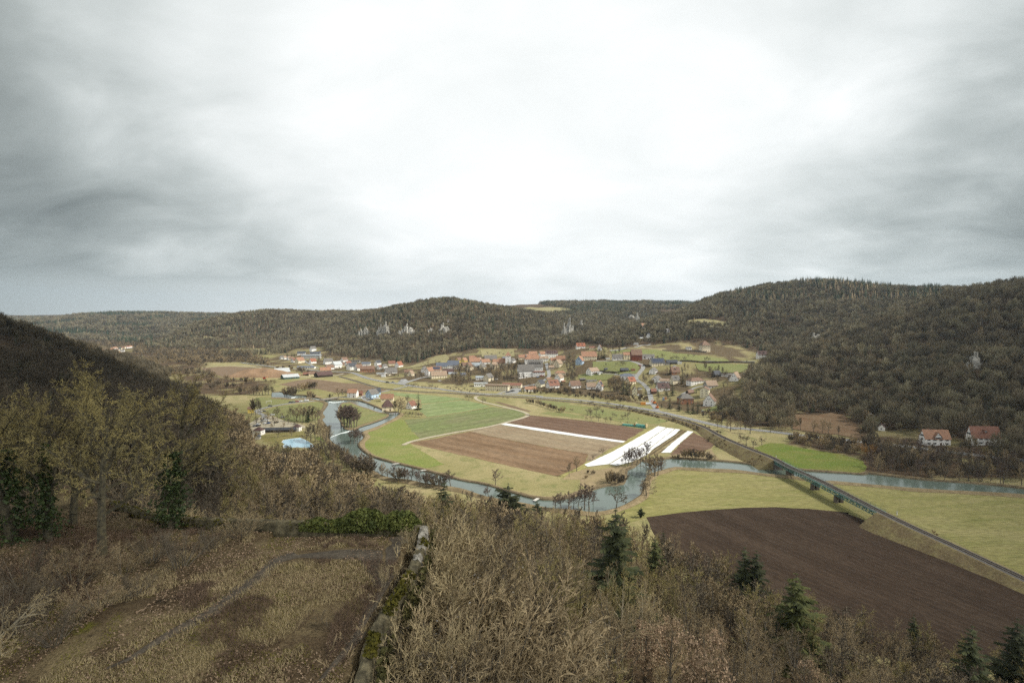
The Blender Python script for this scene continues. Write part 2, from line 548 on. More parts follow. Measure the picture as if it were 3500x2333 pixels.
def terrain_material():
    """valley grass, leaf-strewn woodland floor and the trodden castle terrace, told apart by the land cover stored on the mesh"""
    m, t, b = new_mat('land_cover')
    b.inputs['Roughness'].default_value = 0.95
    b.inputs['Specular IOR Level'].default_value = 0.08
    pos = t.n('ShaderNodeNewGeometry').outputs['Position']
    at = t.n('ShaderNodeVertexColor', layer_name='cover')
    sp = t.n('ShaderNodeSeparateColor', inp={0: at.outputs[0]})
    n1 = t.noise(pos, 1 / 70, 3, .5, .5)
    n2 = t.noise(pos, 1 / 9, 5, .62, .4)
    n3 = t.noise(pos, 1 / .9, 4, .7)
    grass = t.mix(t.ramp(n1, [(.36, 0.), (.64, 1.)]), GRASS_DRY, GRASS_TAN)
    grass = t.mix(t.ramp(n2, [(.48, 0.), (.70, .8)]), grass, GRASS_GRN)
    grass = t.mix(1.0, grass, t.ramp(n3, [(.3, .65), (.7, 1.35)]), 'MULTIPLY')
    wood = t.mix(t.ramp(n2, [(.35, 0.), (.65, 1.)]), (.060, .042, .026), (.098, .068, .040))
    wood = t.mix(1.0, wood, t.ramp(n3, [(.3, .6), (.7, 1.4)]), 'MULTIPLY')
    # terrace: leaf litter, moss, bare dark earth and tan dead grass
    p3 = t.noise(pos, .17, 4, .6, .5)
    p4 = t.noise(pos, .33, 4, .6, .3)
    p5 = t.noise(pos, 5.5, 4, .75)
    p6 = t.noise(pos, 13.0, 2, .7)
    lit = t.mix(t.ramp(p3, [(.40, 0.), (.60, 1.)]), (.085, .060, .034), (.170, .132, .070))
    lit = t.mix(t.ramp(p4, [(.62, 0.), (.72, .85)]), lit, (.125, .120, .018))
    lit = t.mix(t.ramp(t.noise(pos, .26, 3, .6), [(.60, 0.), (.70, .7)]), lit, (.022, .017, .012))
    lit = t.mix(1.0, lit, t.ramp(p5, [(.30, .35), (.70, 1.7)]), 'MULTIPLY')
    lit = t.mix(t.ramp(p6, [(.62, 0.), (.70, .8)]), lit, (.26, .20, .13))
    col = t.mix(sp.outputs[0], grass, wood)
    col = t.mix(sp.outputs[1], col, lit)
    t.t.links.new(col, b.inputs['Base Color'])
    bp = t.n('ShaderNodeBump', inp={'Height': p5, 'Distance': .12, 'Strength': .6})
    t.t.links.new(bp.outputs[0], b.inputs['Normal'])
    return m


def water_mat():
    m, t, b = new_mat('river_water')
    b.inputs['Base Color'].default_value = (.095, .125, .106, 1)
    b.inputs['Roughness'].default_value = .12
    b.inputs['IOR'].default_value = 1.33
    b.inputs['Specular IOR Level'].default_value = .5
    pos = t.n('ShaderNodeNewGeometry').outputs['Position']
    n = t.noise(pos, .55, 4, .65, .4)
    n2 = t.noise(pos, .06, 3, .5)
    h = t.math('ADD', n, t.math('MULTIPLY', n2, 3.0))
    bp = t.n('ShaderNodeBump', inp={'Height': h, 'Distance': .3, 'Strength': .12})
    t.t.links.new(bp.outputs[0], b.inputs['Normal'])
    return m


def plain(name, c, rough=.8, spec=.25, metal=0.0):
    m, t, b = new_mat(name)
    b.inputs['Base Color'].default_value = (*c, 1)
    b.inputs['Roughness'].default_value = rough
    b.inputs['Specular IOR Level'].default_value = spec
    b.inputs['Metallic'].default_value = metal
    return m


# ------------------------------------------------------------------ the ground itself
def build_terrain():
    me = bpy.data.meshes.new('terrain')
    nx, ny = len(GXS), len(GYS)
    idx = np.arange(nx * ny).reshape(ny, nx)
    v = np.stack([_gx.ravel(), _gy.ravel(), GZ.ravel()], 1)
    f = np.stack([idx[:-1, :-1], idx[:-1, 1:], idx[1:, 1:], idx[1:, :-1]], -1).reshape(-1, 4)
    me.from_pydata(v.tolist(), [], f.tolist())
    me.polygons.foreach_set('use_smooth', [True] * len(me.polygons))
    x, y, z = v.T
    px, py, d = project(x, y, z)
    wood = np.clip((z - 1.5) / 3, 0, 1)
    for poly in VILLAGE_PX:
        ins = inpoly(px, py, poly) & (y > 420)
        wood = np.where(ins, .25 + .65 * (vnoise(x, y, 28, 51) > .42), wood)
    for poly in SCRUB_PX:
        wood = np.where(inpoly(px, py, poly) & (y > 300) & (z < 30), .35 + .65 * (vnoise(x, y, 24, 52) > .30), wood)
    ter = np.where(inpoly(x, y, TERRACE), 1.0, 0.0)
    ca = me.color_attributes.new('cover', 'FLOAT_COLOR', 'POINT')
    ca.data.foreach_set('color', np.stack([wood, ter, ter * 0, ter * 0 + 1], 1).ravel())
    me.materials.append(terrain_material())
    struct(link('terrain', me))


SCRUB_PX = [[(2440, 1410), (2520, 1330), (2560, 1290), (2700, 1320), (3000, 1360), (3500, 1440), (4300, 1500), (4300, 1700), (3500, 1592), (3250, 1540), (3100, 1520), (2950, 1505), (2760, 1482), (2530, 1452)],
            [(150, 1140), (560, 1180), (700, 1193), (850, 1208), (960, 1238), (930, 1250), (850, 1238), (700, 1236), (560, 1252), (430, 1262), (150, 1240)],
            R('r5', [(-340, 640), (450, 705), (1500, 826), (2400, 900), (3000, 1000), (3000, 1300), (2360, 1240), (1300, 1150), (560, 1075), (440, 880), (0, 800), (-340, 730)]),
            R('r1', [(-460, 630), (0, 640), (40, 680), (-60, 695), (60, 750), (180, 800), (-100, 830), (-460, 800)]),
            R('r1', [(-300, 820), (200, 800), (420, 830), (860, 850), (560, 1000), (-100, 1020)])]
VILLAGE_PX = [[(850, 1250), (930, 1222), (1020, 1190), (1100, 1185), (1140, 1215), (1300, 1228), (1370, 1262), (1470, 1222), (1540, 1208), (1640, 1190), (1760, 1190), (1800, 1205), (1850, 1198),
               (1960, 1195), (2000, 1165), (2080, 1190), (2180, 1180), (2300, 1172), (2420, 1165), (2580, 1195), (2640, 1215), (2640, 1240), (2560, 1275), (2530, 1330), (2480, 1370), (2450, 1420),
               (2000, 1350), (1500, 1310), (1000, 1270)]]


def polyline_smooth(pts, step, closed=False):
    """Catmull-Rom through 2D or 3D points, resampled about every `step` metres"""
    P = np.array(pts, float)
    n = len(P)
    out = []
    rngi = range(n) if closed else range(n - 1)
    for i in rngi:
        p0 = P[(i - 1) % n] if (closed or i > 0) else 2 * P[0] - P[1]
        p1, p2 = P[i], P[(i + 1) % n]
        p3 = P[(i + 2) % n] if (closed or i + 2 < n) else 2 * P[-1] - P[-2]
        k = max(1, int(np.linalg.norm(p2 - p1) / step))
        for j in range(k):
            t = j / k
            out.append(.5 * ((2 * p1) + (-p0 + p2) * t + (2 * p0 - 5 * p1 + 4 * p2 - p3) * t * t + (-p0 + 3 * p1 - 3 * p2 + p3) * t ** 3))
    if not closed:
        out.append(P[-1])
    return np.array(out)


def densify(pts, step, jit=0.0):
    P = np.array(pts, float)
    out = []
    for i in range(len(P)):
        a, b = P[i], P[(i + 1) % len(P)]
        L = np.linalg.norm(b - a)
        k = max(1, int(L / step))
        nrm = np.array([-(b - a)[1], (b - a)[0]]) / max(L, 1e-6)
        for j in range(k):
            q = a + (b - a) * j / k
            if jit and j:
                q = q + nrm * rng.normal() * jit
            out.append(q)
    return np.array(out)


def sheet_mesh(name, pts2, off, mat, inner=None):
    """a sheet over the ground: flat where the ground is flat, draped where it rises"""
    pts2 = np.array(pts2, float)
    if inner is None:
        z = ZH(pts2[:, 0], pts2[:, 1]) + off
        tris = tessellate_polygon([[Vector((x, y, 0)) for x, y in pts2]])
        vs = np.column_stack([pts2, z])
    else:
        from mathutils.geometry import delaunay_2d_cdt
        xs = np.arange(pts2[:, 0].min(), pts2[:, 0].max(), inner)
        ys = np.arange(pts2[:, 1].min(), pts2[:, 1].max(), inner)
        gx, gy = np.meshgrid(xs, ys)
        g = np.column_stack([gx.ravel(), gy.ravel()])
        ok = inpoly(g[:, 0], g[:, 1], pts2) & (seg_dist(g[:, 0], g[:, 1], pts2) > inner * .3)
        allp = np.vstack([pts2, g[ok]])
        n = len(pts2)
        r = delaunay_2d_cdt([Vector(p) for p in allp], [(i, (i + 1) % n) for i in range(n)], [list(range(n))], 1, 1e-4)
        v2 = np.array([tuple(p) for p in r[0]])
        tris = [tuple(f) for f in r[2]]
        vs = np.column_stack([v2, ZH(v2[:, 0], v2[:, 1]) + off])
    me = bpy.data.meshes.new(name)
    me.from_pydata(vs.tolist(), [], [tuple(t) for t in tris])
    me.materials.append(mat)
    bm = bmesh.new()
    bm.from_mesh(me)
    bmesh.ops.recalc_face_normals(bm, faces=bm.faces)
    up = sum(f.normal.z for f in bm.faces)
    if up < 0:
        bmesh.ops.reverse_faces(bm, faces=bm.faces)
    bm.to_mesh(me)
    bm.free()
    return me


def field(name, reg, px, mat, off=0.06, jit=.4, smooth=False, draped=False, step=6.0):
    pts = R(reg, px) if reg else px
    g = [T(*p)[:2] if draped else G(*p)[:2] for p in pts]
    g = polyline_smooth(g, step, True) if smooth else densify(g, step, jit)
    me = sheet_mesh(name, g, off, mat, inner=(max(6.0, np.ptp(g[:, 0]) / 40) if draped else None))
    return struct(link(name, me))


def ribbon(name, pts3, width, mat, off=0.0, use_ground=True, step=4.0, cross=None, parent=None):
    """a strip of constant width along a path; cross = [(offset sideways, height)] makes a profile"""
    P = polyline_smooth(np.array(pts3, float), step)
    tan = np.gradient(P[:, :2], axis=0)
    tan /= np.linalg.norm(tan, axis=1)[:, None] + 1e-9
    nrm = np.column_stack([-tan[:, 1], tan[:, 0]])
    cross = cross or [(-width / 2, 0.0), (width / 2, 0.0)]
    vs, fs = [], []
    k = len(cross)
    for i in range(len(P)):
        for s, h in cross:
            if name == 'path':
                s = s * (.45 + 1.0 * float(vnoise(np.array([i * step + (s > 0) * 77.]), np.array([3.]), 2.6, 17)[0])) * min(1, .15 + (len(P) - 1 - i) / 8)
            x, y = P[i, 0] + nrm[i, 0] * s, P[i, 1] + nrm[i, 1] * s
            z = (float(ZH(x, y)) if use_ground else P[i, 2]) + off + h
            vs.append((x, y, z))
    for i in range(len(P) - 1):
        for j in range(k - 1):
            a = i * k + j
            fs.append((a + 1, a, a + k, a + k + 1))
    me = bpy.data.meshes.new(name)
    me.from_pydata(vs, [], fs)
    me.materials.append(mat)
    o = link(name, me, parent)
    return o


def angle_of(reg, a, b):
    p, q = G(*R(reg, a)), G(*R(reg, b))
    return math.atan2(q[1] - p[1], q[0] - p[0])


build_terrain()

# ------------------------------------------------------------------ fields and meadows on the valley floor
row1 = angle_of('a6', (0, 405), (1190, 668))
row2 = angle_of('a7', (0, 260), (435, 18))
M_BROWN = ground('ploughed_soil', (0.186, 0.122, 0.072), (0.152, 0.099, 0.058), (0.217, 0.152, 0.096), 40, 12, 1.2, row1, 1.9, .16)
M_BROWN2 = ground('ploughed_soil_dark', (0.137, 0.087, 0.058), (0.117, 0.073, 0.049), (0.153, 0.104, 0.073), 40, 10, 1.0, row1, 1.7, .14)
M_STUBBLE = ground('stubble_soil', (0.237, 0.185, 0.122), (0.206, 0.155, 0.100), (0.269, 0.225, 0.152), 40, 12, 1.2, row1, 1.9, .10)
M_DARK = ground('dark_soil', (.046, .031, .021), (.037, .025, .017), (.060, .042, .029), 50, 8, .8, angle_of('a5', (450, 222), (2352, 900)), 3.1, .08)
M_WHEAT = ground('young_wheat', (.185, .230, .100), (.160, .205, .082), (.225, .240, .125), 45, 14, 2.0, angle_of('r2', (640, 1110), (1100, 1060)), 3.0, .07, tram=15)
M_OLIVE = ground('thin_wheat', (.150, .172, .072), (.165, .165, .085), (.140, .175, .065), 50, 14, 1.6, angle_of('r2', (620, 1505), (1400, 1370)), 2.0, .10, tram=18)
M_MEADOW = ground('meadow', (.165, .190, .052), (.210, .205, .080), (.140, .180, .045), 45, 9, 1.2)
M_PASTURE = ground('pasture', (.215, .198, .078), (.245, .220, .098), (.155, .160, .050), 40, 6, 1.0, streak=1)
M_VIVID = ground('lush_meadow', (.100, .145, .026), (.135, .155, .038), (.170, .165, .050), 40, 14, 1.2)
M_GREEN = ground('green_meadow', (.155, .175, .068), (.180, .185, .075), (.205, .190, .085), 40, 10, 1.2)
M_REED = ground('dry_reeds', (.285, .225, .130), (.245, .190, .115), (.20, .165, .085), 15, 3, .6)
M_SOILW = ground('worked_soil', (0.162, 0.114, 0.074), (0.144, 0.102, 0.066), (0.186, 0.138, 0.094), 60, 15, 2, angle_of('r1', (100, 720), (700, 710)), 3, .08)

field('dark_field', 'a5', [(-540, 300), (-250, 262), (0, 240), (200, 227), (450, 222), (700, 235), (970, 262), (1100, 310), (1260, 390), (1500, 490), (1900, 662), (2352, 862), (2700, 1020), (3000, 1500),
                           (2352, 1450), (1400, 1400), (600, 1250), (0, 900), (-400, 600)], M_DARK, .06, .3)
field('pasture_meadow', 'a7', [(30, 860), (130, 790), (270, 730), (390, 700), (410, 560), (480, 470), (600, 445), (760, 452), (1000, 462), (1250, 478), (1500, 508), (1840, 545), (2100, 600), (2353, 620),
                               (2353, 900), (2353, 885), (2000, 845), (1600, 830), (1200, 845), (700, 880), (330, 935), (100, 1000), (-100, 1000)], M_PASTURE, .03, .3)
field('pasture_meadow', 'a5', [(820, 15), (900, 32), (1250, 55), (1700, 92), (2000, 108), (2352, 128), (2800, 150), (3000, 800), (2352, 740), (1700, 430), (1250, 235), (1000, 120)], M_PASTURE, .038, .3)
field('brown_field', 'p', [(1393, 1513)] + R('a6', [(0, 282), (160, 245), (310, 218), (500, 262), (900, 338), (1500, 445), (1480, 520), (1400, 575), (1190, 668), (900, 606), (500, 517), (0, 402)]), M_BROWN, .06)
field('stubble_field', 'a6', [(312, 217), (460, 180), (615, 150), (1000, 212), (1400, 272), (1845, 333), (1700, 400), (1560, 500), (1490, 520), (1502, 444), (902, 337), (502, 261)], M_STUBBLE, .055)
field('brown_field', 'a6', [(672, 128), (760, 98), (860, 72), (925, 55), (1100, 66), (1600, 128), (2065, 195), (1885, 312), (1500, 262), (1000, 186)], M_BROWN2, .06)
field('brown_field', 'a7', [(798, 82), (900, 135), (1010, 190), (975, 235), (850, 285), (560, 302), (690, 167)], M_BROWN2, .06)
field('soil_strip', 'a7', [(662, 50), (733, 64), (600, 180), (460, 300), (335, 312), (400, 240), (620, 95)], ground('bare_rows', (.165, .130, .070), (.12, .09, .05), (.20, .17, .09), 20, 5, 1, row2, 3.2, .35), .06)
field('grass_margin', 'a6', [(1190, 672), (1400, 580), (1850, 340), (2080, 198), (2215, 165), (1840, 410), (1480, 582), (1300, 690)], ground('margin_grass', (.235, .215, .080), (.21, .19, .07), (.27, .24, .11), 20, 5, 1, row2, 2.6, .14), .045)
field('wheat_field', 'r2', [(150, 990), (320, 977), (640, 1000), (1080, 1040), (1145, 1048), (900, 1082), (640, 1106), (640, 1060), (480, 1030), (330, 1005)], M_WHEAT, .06)
field('wheat_field', 'r2', [(648, 1116), (800, 1095), (1130, 1063), (1300, 1100), (1435, 1136), (1100, 1202), (700, 1260), (620, 1180)], M_WHEAT, .06)
field('thin_wheat_field', 'r2', [(440, 1290), (700, 1268), (1100, 1208), (1450, 1142), (1700, 1175), (1838, 1215), (1828, 1243), (1700, 1288), (1400, 1362), (1000, 1428), (620, 1505), (520, 1400)], M_OLIVE, .06)
field('river_meadow', 'r2', [(-600, 1500), (-200, 1430), (0, 1420), (200, 1340), (380, 1280), (440, 1292), (520, 1400), (615, 1506), (480, 1550), (900, 1800), (400, 1900), (0, 1700)], M_MEADOW, .04, .4)
field('green_strip', 'r3', [(100, 1042), (540, 1082), (482, 1108), (560, 1130), (800, 1152), (1150, 1205), (1450, 1262), (1640, 1300), (1500, 1340), (1050, 1310), (700, 1238), (450, 1190), (300, 1150)], M_GREEN, .05)
field('green_strip', 'r3', [(150, 1218), (245, 1197), (450, 1215), (660, 1245), (660, 1278), (400, 1250)], M_GREEN, .055)
field('soil_strip', 'r2', [(1480, 1085), (1530, 1085), (1700, 1130), (1910, 1192), (1870, 1198), (1650, 1145)], M_SOILW, .055)
field('lush_meadow', 'p', R('a7', [(1395, 235), (1560, 185), (1680, 190), (1900, 240), (2353, 312)]) + R('r5', [(300, 862), (440, 900), (505, 925), (548, 990), (495, 1080), (200, 1062), (0, 1045)]) + R('a7', [(1900, 462), (1740, 400), (1560, 310)]), M_VIVID, .05, .3)
field('brown_field', 'r1', [(-60, 700), (100, 684), (300, 676), (520, 690), (700, 710), (765, 735), (700, 765), (560, 790), (400, 800), (200, 800), (60, 745)], M_SOILW, .06, .5)
field('brown_field', 'r1', [(850, 885), (1000, 850), (1200, 818), (1330, 832), (1600, 868), (1750, 872), (1900, 902), (2078, 950), (2050, 966), (1850, 976), (1500, 980), (1290, 935), (1100, 930)], M_SOILW, .06, .4)
field('village_green', 'r6', [(250, 200), (420, 190), (560, 215), (800, 232), (960, 235), (650, 255), (300, 320), (200, 300)], M_GREEN, .05, .4)
field('village_green', 'r6', [(340, 350), (500, 300), (700, 275), (1000, 240), (1060, 270), (1040, 310), (1010, 370), (1035, 420), (1005, 445), (800, 480), (600, 460), (450, 400)], M_GREEN, .05, .4)
field('island_meadow', 'r6', [(1240, 262), (1320, 250), (1420, 292), (1560, 335), (1640, 365), (1760, 375), (1775, 395), (1700, 440), (1600, 486), (1450, 536), (1300, 540), (1230, 440), (1200, 360), (1205, 300)], M_GREEN, .05, .4)
field('lido_lawn', 'r6', [(260, 640), (450, 610), (800, 580), (830, 640), (900, 760), (600, 800), (330, 700)], ground('lido_grass', (.19, .165, .06), (.22, .185, .085), (.14, .14, .045), 20, 6, 1), .05, .3)
# meadows on the slopes
M_HAY = ground('hillside_hay', (.225, .200, .100), (.250, .220, .120), (.180, .170, .075), 50, 12, 2)
M_SLOPE = ground('slope_meadow', (.145, .165, .058), (.165, .172, .070), (.175, .170, .070), 40, 10, 1.5)
field('slope_meadow', 'r3', [(960, 500), (1250, 488), (1500, 490), (1700, 530), (2050, 560), (2300, 600), (2340, 625), (2000, 622), (1600, 610), (1480, 565), (1330, 545), (1180, 510), (980, 535)], M_SLOPE, .5, .4, draped=True)
field('slope_meadow', 'r4', [(590, 485), (900, 478), (1260, 490), (1230, 530), (1100, 585), (850, 580), (640, 560)], M_SLOPE, .5, .4, draped=True)
field('slope_meadow', 'r3', [(760, 625), (900, 620), (1160, 618), (1270, 650), (1300, 690), (1250, 760), (1060, 770), (760, 700)], M_SLOPE, .4, .4, draped=True)
field('slope_meadow', 'r3', [(590, 780), (690, 755), (850, 765), (1010, 770), (930, 835), (750, 835), (590, 822)], M_SLOPE, .4, .4, draped=True)
field('slope_meadow', 'r4', [(660, 1010), (760, 985), (900, 915), (1050, 900), (1120, 950), (1080, 1000), (900, 1030), (720, 1035)], M_SLOPE, .4, .4, draped=True)
field('hay_meadow', 'r2', [(390, 712), (560, 660), (740, 600), (800, 560), (920, 540), (960, 580), (920, 635), (760, 645), (560, 690)], M_HAY, .5, .4, draped=True)
field('hay_meadow', 'r2', [(1320, 490), (1450, 475), (1700, 490), (1710, 565), (1500, 575), (1330, 570)], M_HAY, .5, .4, draped=True)
field('hay_meadow', 'p', [(1760, 1056), (1830, 1052), (1930, 1050), (1955, 1058), (1960, 1068), (1850, 1074), (1780, 1072)], M_HAY, 1.0, .5, draped=True, step=15)
field('hay_meadow', 'r3', [(1815, 165), (1920, 142), (2020, 135), (2200, 155), (2310, 172), (2300, 235), (2000, 225), (1820, 215)], M_HAY, .8, .5, draped=True, step=10)
field('hay_meadow', 'a1', [(1815, 390), (1880, 393), (1970, 412), (2080, 425), (2080, 435), (1900, 420), (1815, 408)], M_HAY, 1.0, .5, draped=True, step=15)
field('bramble_clearing', 'r5', [(-300, 390), (0, 400), (130, 370), (280, 400), (420, 500), (560, 590), (500, 680), (200, 620), (0, 610), (-300, 560)], ground('bramble', (.155, .095, .055), (.18, .125, .075), (.12, .085, .05), 12, 4, .8), .35, .4, draped=True)

# ------------------------------------------------------------------ river
M_WATER = water_mat()
far_bank = R('r6', [(440, 135), (520, 130), (640, 165), (800, 175), (960, 205), (1080, 222), (1240, 226), (1400, 230), (1500, 256), (1610, 300), (1700, 338), (1745, 365), (1830, 368), (1900, 385),
                    (1875, 412), (1810, 455), (1600, 552), (1500, 585), (1468, 610), (1490, 660), (1425, 740), (1500, 830), (1620, 890), (1800, 942), (2000, 990), (2200, 1040)]) + \
    R('a6', [(220, 712), (450, 752), (700, 825), (940, 893), (1150, 908), (1330, 882), (1560, 802), (1690, 768), (1850, 752), (1885, 640), (1890, 610), (1960, 580), (2040, 512)]) + \
    R('a7', [(300, 378), (440, 358), (560, 345), (700, 352), (1040, 372), (1250, 390), (1460, 422), (1700, 450), (1900, 466)]) + \
    R('r5', [(-20, 1048), (300, 1068), (500, 1082), (560, 1072), (900, 1112), (1300, 1152), (1600, 1172), (2000, 1205), (2350, 1245), (3000, 1320)])
near_bank = R('r6', [(440, 200), (560, 205), (660, 215), (800, 210), (940, 228), (1000, 236), (1072, 262), (1055, 310), (1012, 372), (1040, 418), (1008, 445), (1040, 500), (1090, 560), (1085, 640),
                     (1110, 700), (1200, 770), (1330, 880), (1500, 985), (1700, 1100), (1850, 1135), (2000, 1150), (2180, 1190)]) + \
    R('a6', [(210, 800), (500, 885), (900, 958), (1100, 995), (1350, 1020), (1560, 1040), (1760, 1005), (1860, 968), (1985, 898), (2040, 850), (2058, 780), (2080, 700), (2130, 650), (2240, 618)]) + \
    R('a7', [(500, 462), (600, 438), (760, 446), (950, 456), (1250, 470), (1500, 502), (1840, 535), (2100, 582)]) + \
    R('r5', [(140, 1165), (400, 1186), (700, 1212), (1000, 1242), (1400, 1266), (1800, 1287), (2350, 1322), (3000, 1400)])
river_out = [G(*p)[:2] for p in far_bank] + [G(*p)[:2] for p in near_bank[::-1]]
river_out = polyline_smooth(river_out, 5, True)
M_BANK = ground('river_bank', (.20, .155, .09), (.15, .115, .065), (.26, .21, .125), 12, 3, .6)
struct(link('river', sheet_mesh('river', river_out, .10, M_WATER)))
M_MUD = ground('bank_earth', (.150, .118, .072), (.075, .060, .038), (.19, .15, .09), 8, 2, .5)


def bank(pts):
    P = polyline_smooth([G(*p)[:2] + (0.,) for p in pts], 4)
    wv = 1.0 + .55 * (vnoise(P[:, 0], P[:, 1], 14, 8) - .2)
    tan = np.gradient(P[:, :2], axis=0)
    tan /= np.linalg.norm(tan, axis=1)[:, None] + 1e-9
    nrm = np.column_stack([-tan[:, 1], tan[:, 0]])
    vs, fs, mi = [], [], []
    cross = [(-.5, .02), (-.2, .55), (.6, .85), (1.9, .7), (3.4, .05)]
    out = bank.side
    for i in range(len(P)):
        for s, h in cross:
            q = P[i, :2] + nrm[i] * s * wv[i] * out
            vs.append((q[0], q[1], h * wv[i] + .06))
    k = len(cross)
    for i in range(len(P) - 1):
        for j in range(k - 1):
            a = i * k + j
            fs.append((a, a + 1, a + k + 1, a + k))
            mi.append(0 if j < 2 else 1)
    me = bpy.data.meshes.new('river_bank')
    me.from_pydata(vs, [], fs)
    me.materials.append(M_MUD)
    me.materials.append(M_BANK)
    me.polygons.foreach_set('material_index', mi)
    struct(link('river_bank', me))


bank.side = 1
bank(far_bank)
bank.side = -1
bank(near_bank)
isl = R('r6', [(1180, 400), (1192, 350), (1205, 298), (1245, 258), (1330, 250), (1420, 288), (1560, 332), (1640, 362), (1715, 372), (1770, 382), (1778, 398), (1755, 430), (1600, 492), (1450, 540), (1380, 575), (1270, 560), (1215, 470)])
ip = polyline_smooth([G(*p)[:2] for p in isl], 4, True)
struct(link('island_bank', sheet_mesh('island_bank', ip, .5, M_BANK)))
im = polyline_smooth([np.array(G(*p)[:2]) for p in R('r6', [(1195, 395), (1205, 350), (1220, 302), (1255, 270), (1330, 262), (1420, 300), (1550, 342), (1640, 372), (1740, 388), (1745, 412), (1600, 470), (1450, 515), (1380, 550), (1280, 540), (1235, 470)])], 4, True)
struct(link('island_meadow_top', sheet_mesh('island_meadow', im, .56, M_GREEN)))
# river bar of dry reeds at the bend, and the reedy ground by the plastic sheets
field('reed_bed', 'a6', [(1240, 700), (1310, 640), (1480, 590), (1600, 605), (1800, 560), (1920, 575), (1870, 640), (1840, 745), (1690, 760), (1540, 800), (1420, 760), (1420, 700)], M_REED, .05, .5)
field('reed_bed', 'a7', [(560, 305), (850, 288), (980, 240), (1010, 300), (1060, 350), (1020, 368), (700, 345), (560, 340), (480, 350)], M_REED, .05, .5)
field('gravel_bar', 'r6', [(830, 200), (860, 165), (900, 150), (1000, 190), (960, 205)], M_REED, .2, .4)

# weirs: white water
M_FOAM = surf('white_water', (.75, .79, .78), (.35, .42, .40), .9, .5, (.42, .6))
field('weir_foam', 'r6', [(1085, 660), (1150, 632), (1220, 605), (1300, 582), (1380, 562), (1385, 570), (1330, 590), (1270, 608), (1230, 612), (1160, 640), (1090, 667)], M_FOAM, .24, .3)
field('weir_foam', 'r6', [(1090, 242), (1150, 250), (1230, 244), (1260, 238), (1262, 244), (1200, 256), (1130, 262), (1085, 252)], M_FOAM, .24, .3)
field('weir_foam', 'r6', [(655, 195), (700, 185), (715, 190), (690, 205), (660, 208)], M_FOAM, .24, .3)

# ------------------------------------------------------------------ roads and paths
M_ASPHALT = surf('asphalt', (.205, .205, .205), (.165, .165, .165), .25, .9)
M_PAVE = surf('pale_asphalt', (.27, .27, .26), (.215, .215, .205), .3, .9)
M_GRAVEL = surf('gravel_track', (.40, .36, .27), (.32, .28, .20), .4, .95)
M_MARK = surf('road_paint', (.66, .66, .63), (.52, .52, .50), 2.0, .7)
main_px = R('r1', [(420, 632), (480, 645), (620, 660), (790, 682), (1000, 700), (1300, 726), (1560, 742), (1700, 752), (1850, 808), (2050, 852), (2250, 880)]) + \
    R('r2', [(450, 887), (600, 913), (800, 930), (1000, 960), (1300, 990), (1600, 1000), (2000, 1021)]) + \
    R('r3', [(140, 1030), (500, 1055), (900, 1098), (1200, 1143), (1500, 1193), (1800, 1263), (2100, 1336), (2350, 1386)]) + \
    R('r4', [(1100, 1220), (1500, 1262), (1900, 1312), (2352, 1356)]) + R('r5', [(500, 708), (1000, 757), (1500, 822), (2000, 880), (2600, 940)])
main_pts = [G(*p) for p in main_px]
struct(ribbon('road', main_pts, 7.6, M_ASPHALT, .22, step=5))
for off in (-3.3, 3.3):
    P = polyline_smooth(np.array(main_pts), 5)
    tn = np.gradient(P[:, :2], axis=0)
    tn /= np.linalg.norm(tn, axis=1)[:, None]
    Q = P.copy()
    Q[:, 0] += -tn[:, 1] * off
    Q[:, 1] += tn[:, 0] * off
    struct(ribbon('road_marking', Q, .24, M_MARK, .24, step=9))
mb = MB()
P = polyline_smooth(np.array(main_pts), 4)
for i in range(0, len(P) - 1, 3):
    a, b = P[i], P[i + 1]
    d = np.array([b[0] - a[0], b[1] - a[1]])
    d /= np.linalg.norm(d)
    n = np.array([-d[1], d[0]]) * .1
    z = float(ZH(a[0], a[1])) + .245
    mb.add([(a[0] - n[0], a[1] - n[1], z), (b[0] - n[0], b[1] - n[1], z), (b[0] + n[0], b[1] + n[1], z), (a[0] + n[0], a[1] + n[1], z)], [(0, 1, 2, 3)])
struct(mb.build('road_marking', M_MARK))


def road(name, reg, px, w, mat, off=.18, step=4):
    return struct(ribbon(name, [T(*p) for p in R(reg, px)], w, mat, off, step=step))


road('side_road', 'r2', [(420, 884), (500, 850), (620, 812), (720, 795), (780, 790)], 6, M_PAVE)
road('side_road', 'p', R('r1', [(2350, 892), (2290, 912), (2180, 938), (2020, 972)]) + R('r6', [(1600, 145), (1490, 175), (1480, 195), (1500, 222), (1560, 240)]), 4.2, M_PAVE)
road('side_road', 'r6', [(1480, 205), (1300, 196), (1190, 193)], 4.0, M_PAVE)
road('side_road', 'r6', [(1000, 224), (900, 236), (780, 246), (640, 262), (450, 294), (310, 325), (262, 350), (290, 375), (350, 400), (340, 430)], 4.6, M_PAVE)
road('farm_track', 'r2', [(1560, 988), (1450, 1000), (1330, 1010), (1262, 1028), (1275, 1058), (1350, 1085), (1500, 1122), (1700, 1170), (1820, 1205), (1862, 1230), (1830, 1258), (1700, 1296), (1400, 1372), (1000, 1440), (560, 1530), (430, 1580)], 3.6, M_GRAVEL)
road('farm_track', 'r3', [(-30, 1230), (200, 1250), (600, 1290), (900, 1325), (1150, 1345), (1400, 1352), (1500, 1345)], 3.0, ground('grass_track', (.30, .265, .15), (.27, .23, .12), (.22, .2, .09), 15, 4, .8))
road('village_street', 'r3', [(1500, 1190), (1480, 1160), (1440, 1090), (1415, 1000), (1400, 950), (1345, 885), (1275, 842), (1255, 805), (1300, 745), (1335, 700), (1325, 665), (1270, 640), (1190, 618), (1050, 608), (800, 618)], 5.5, M_PAVE)
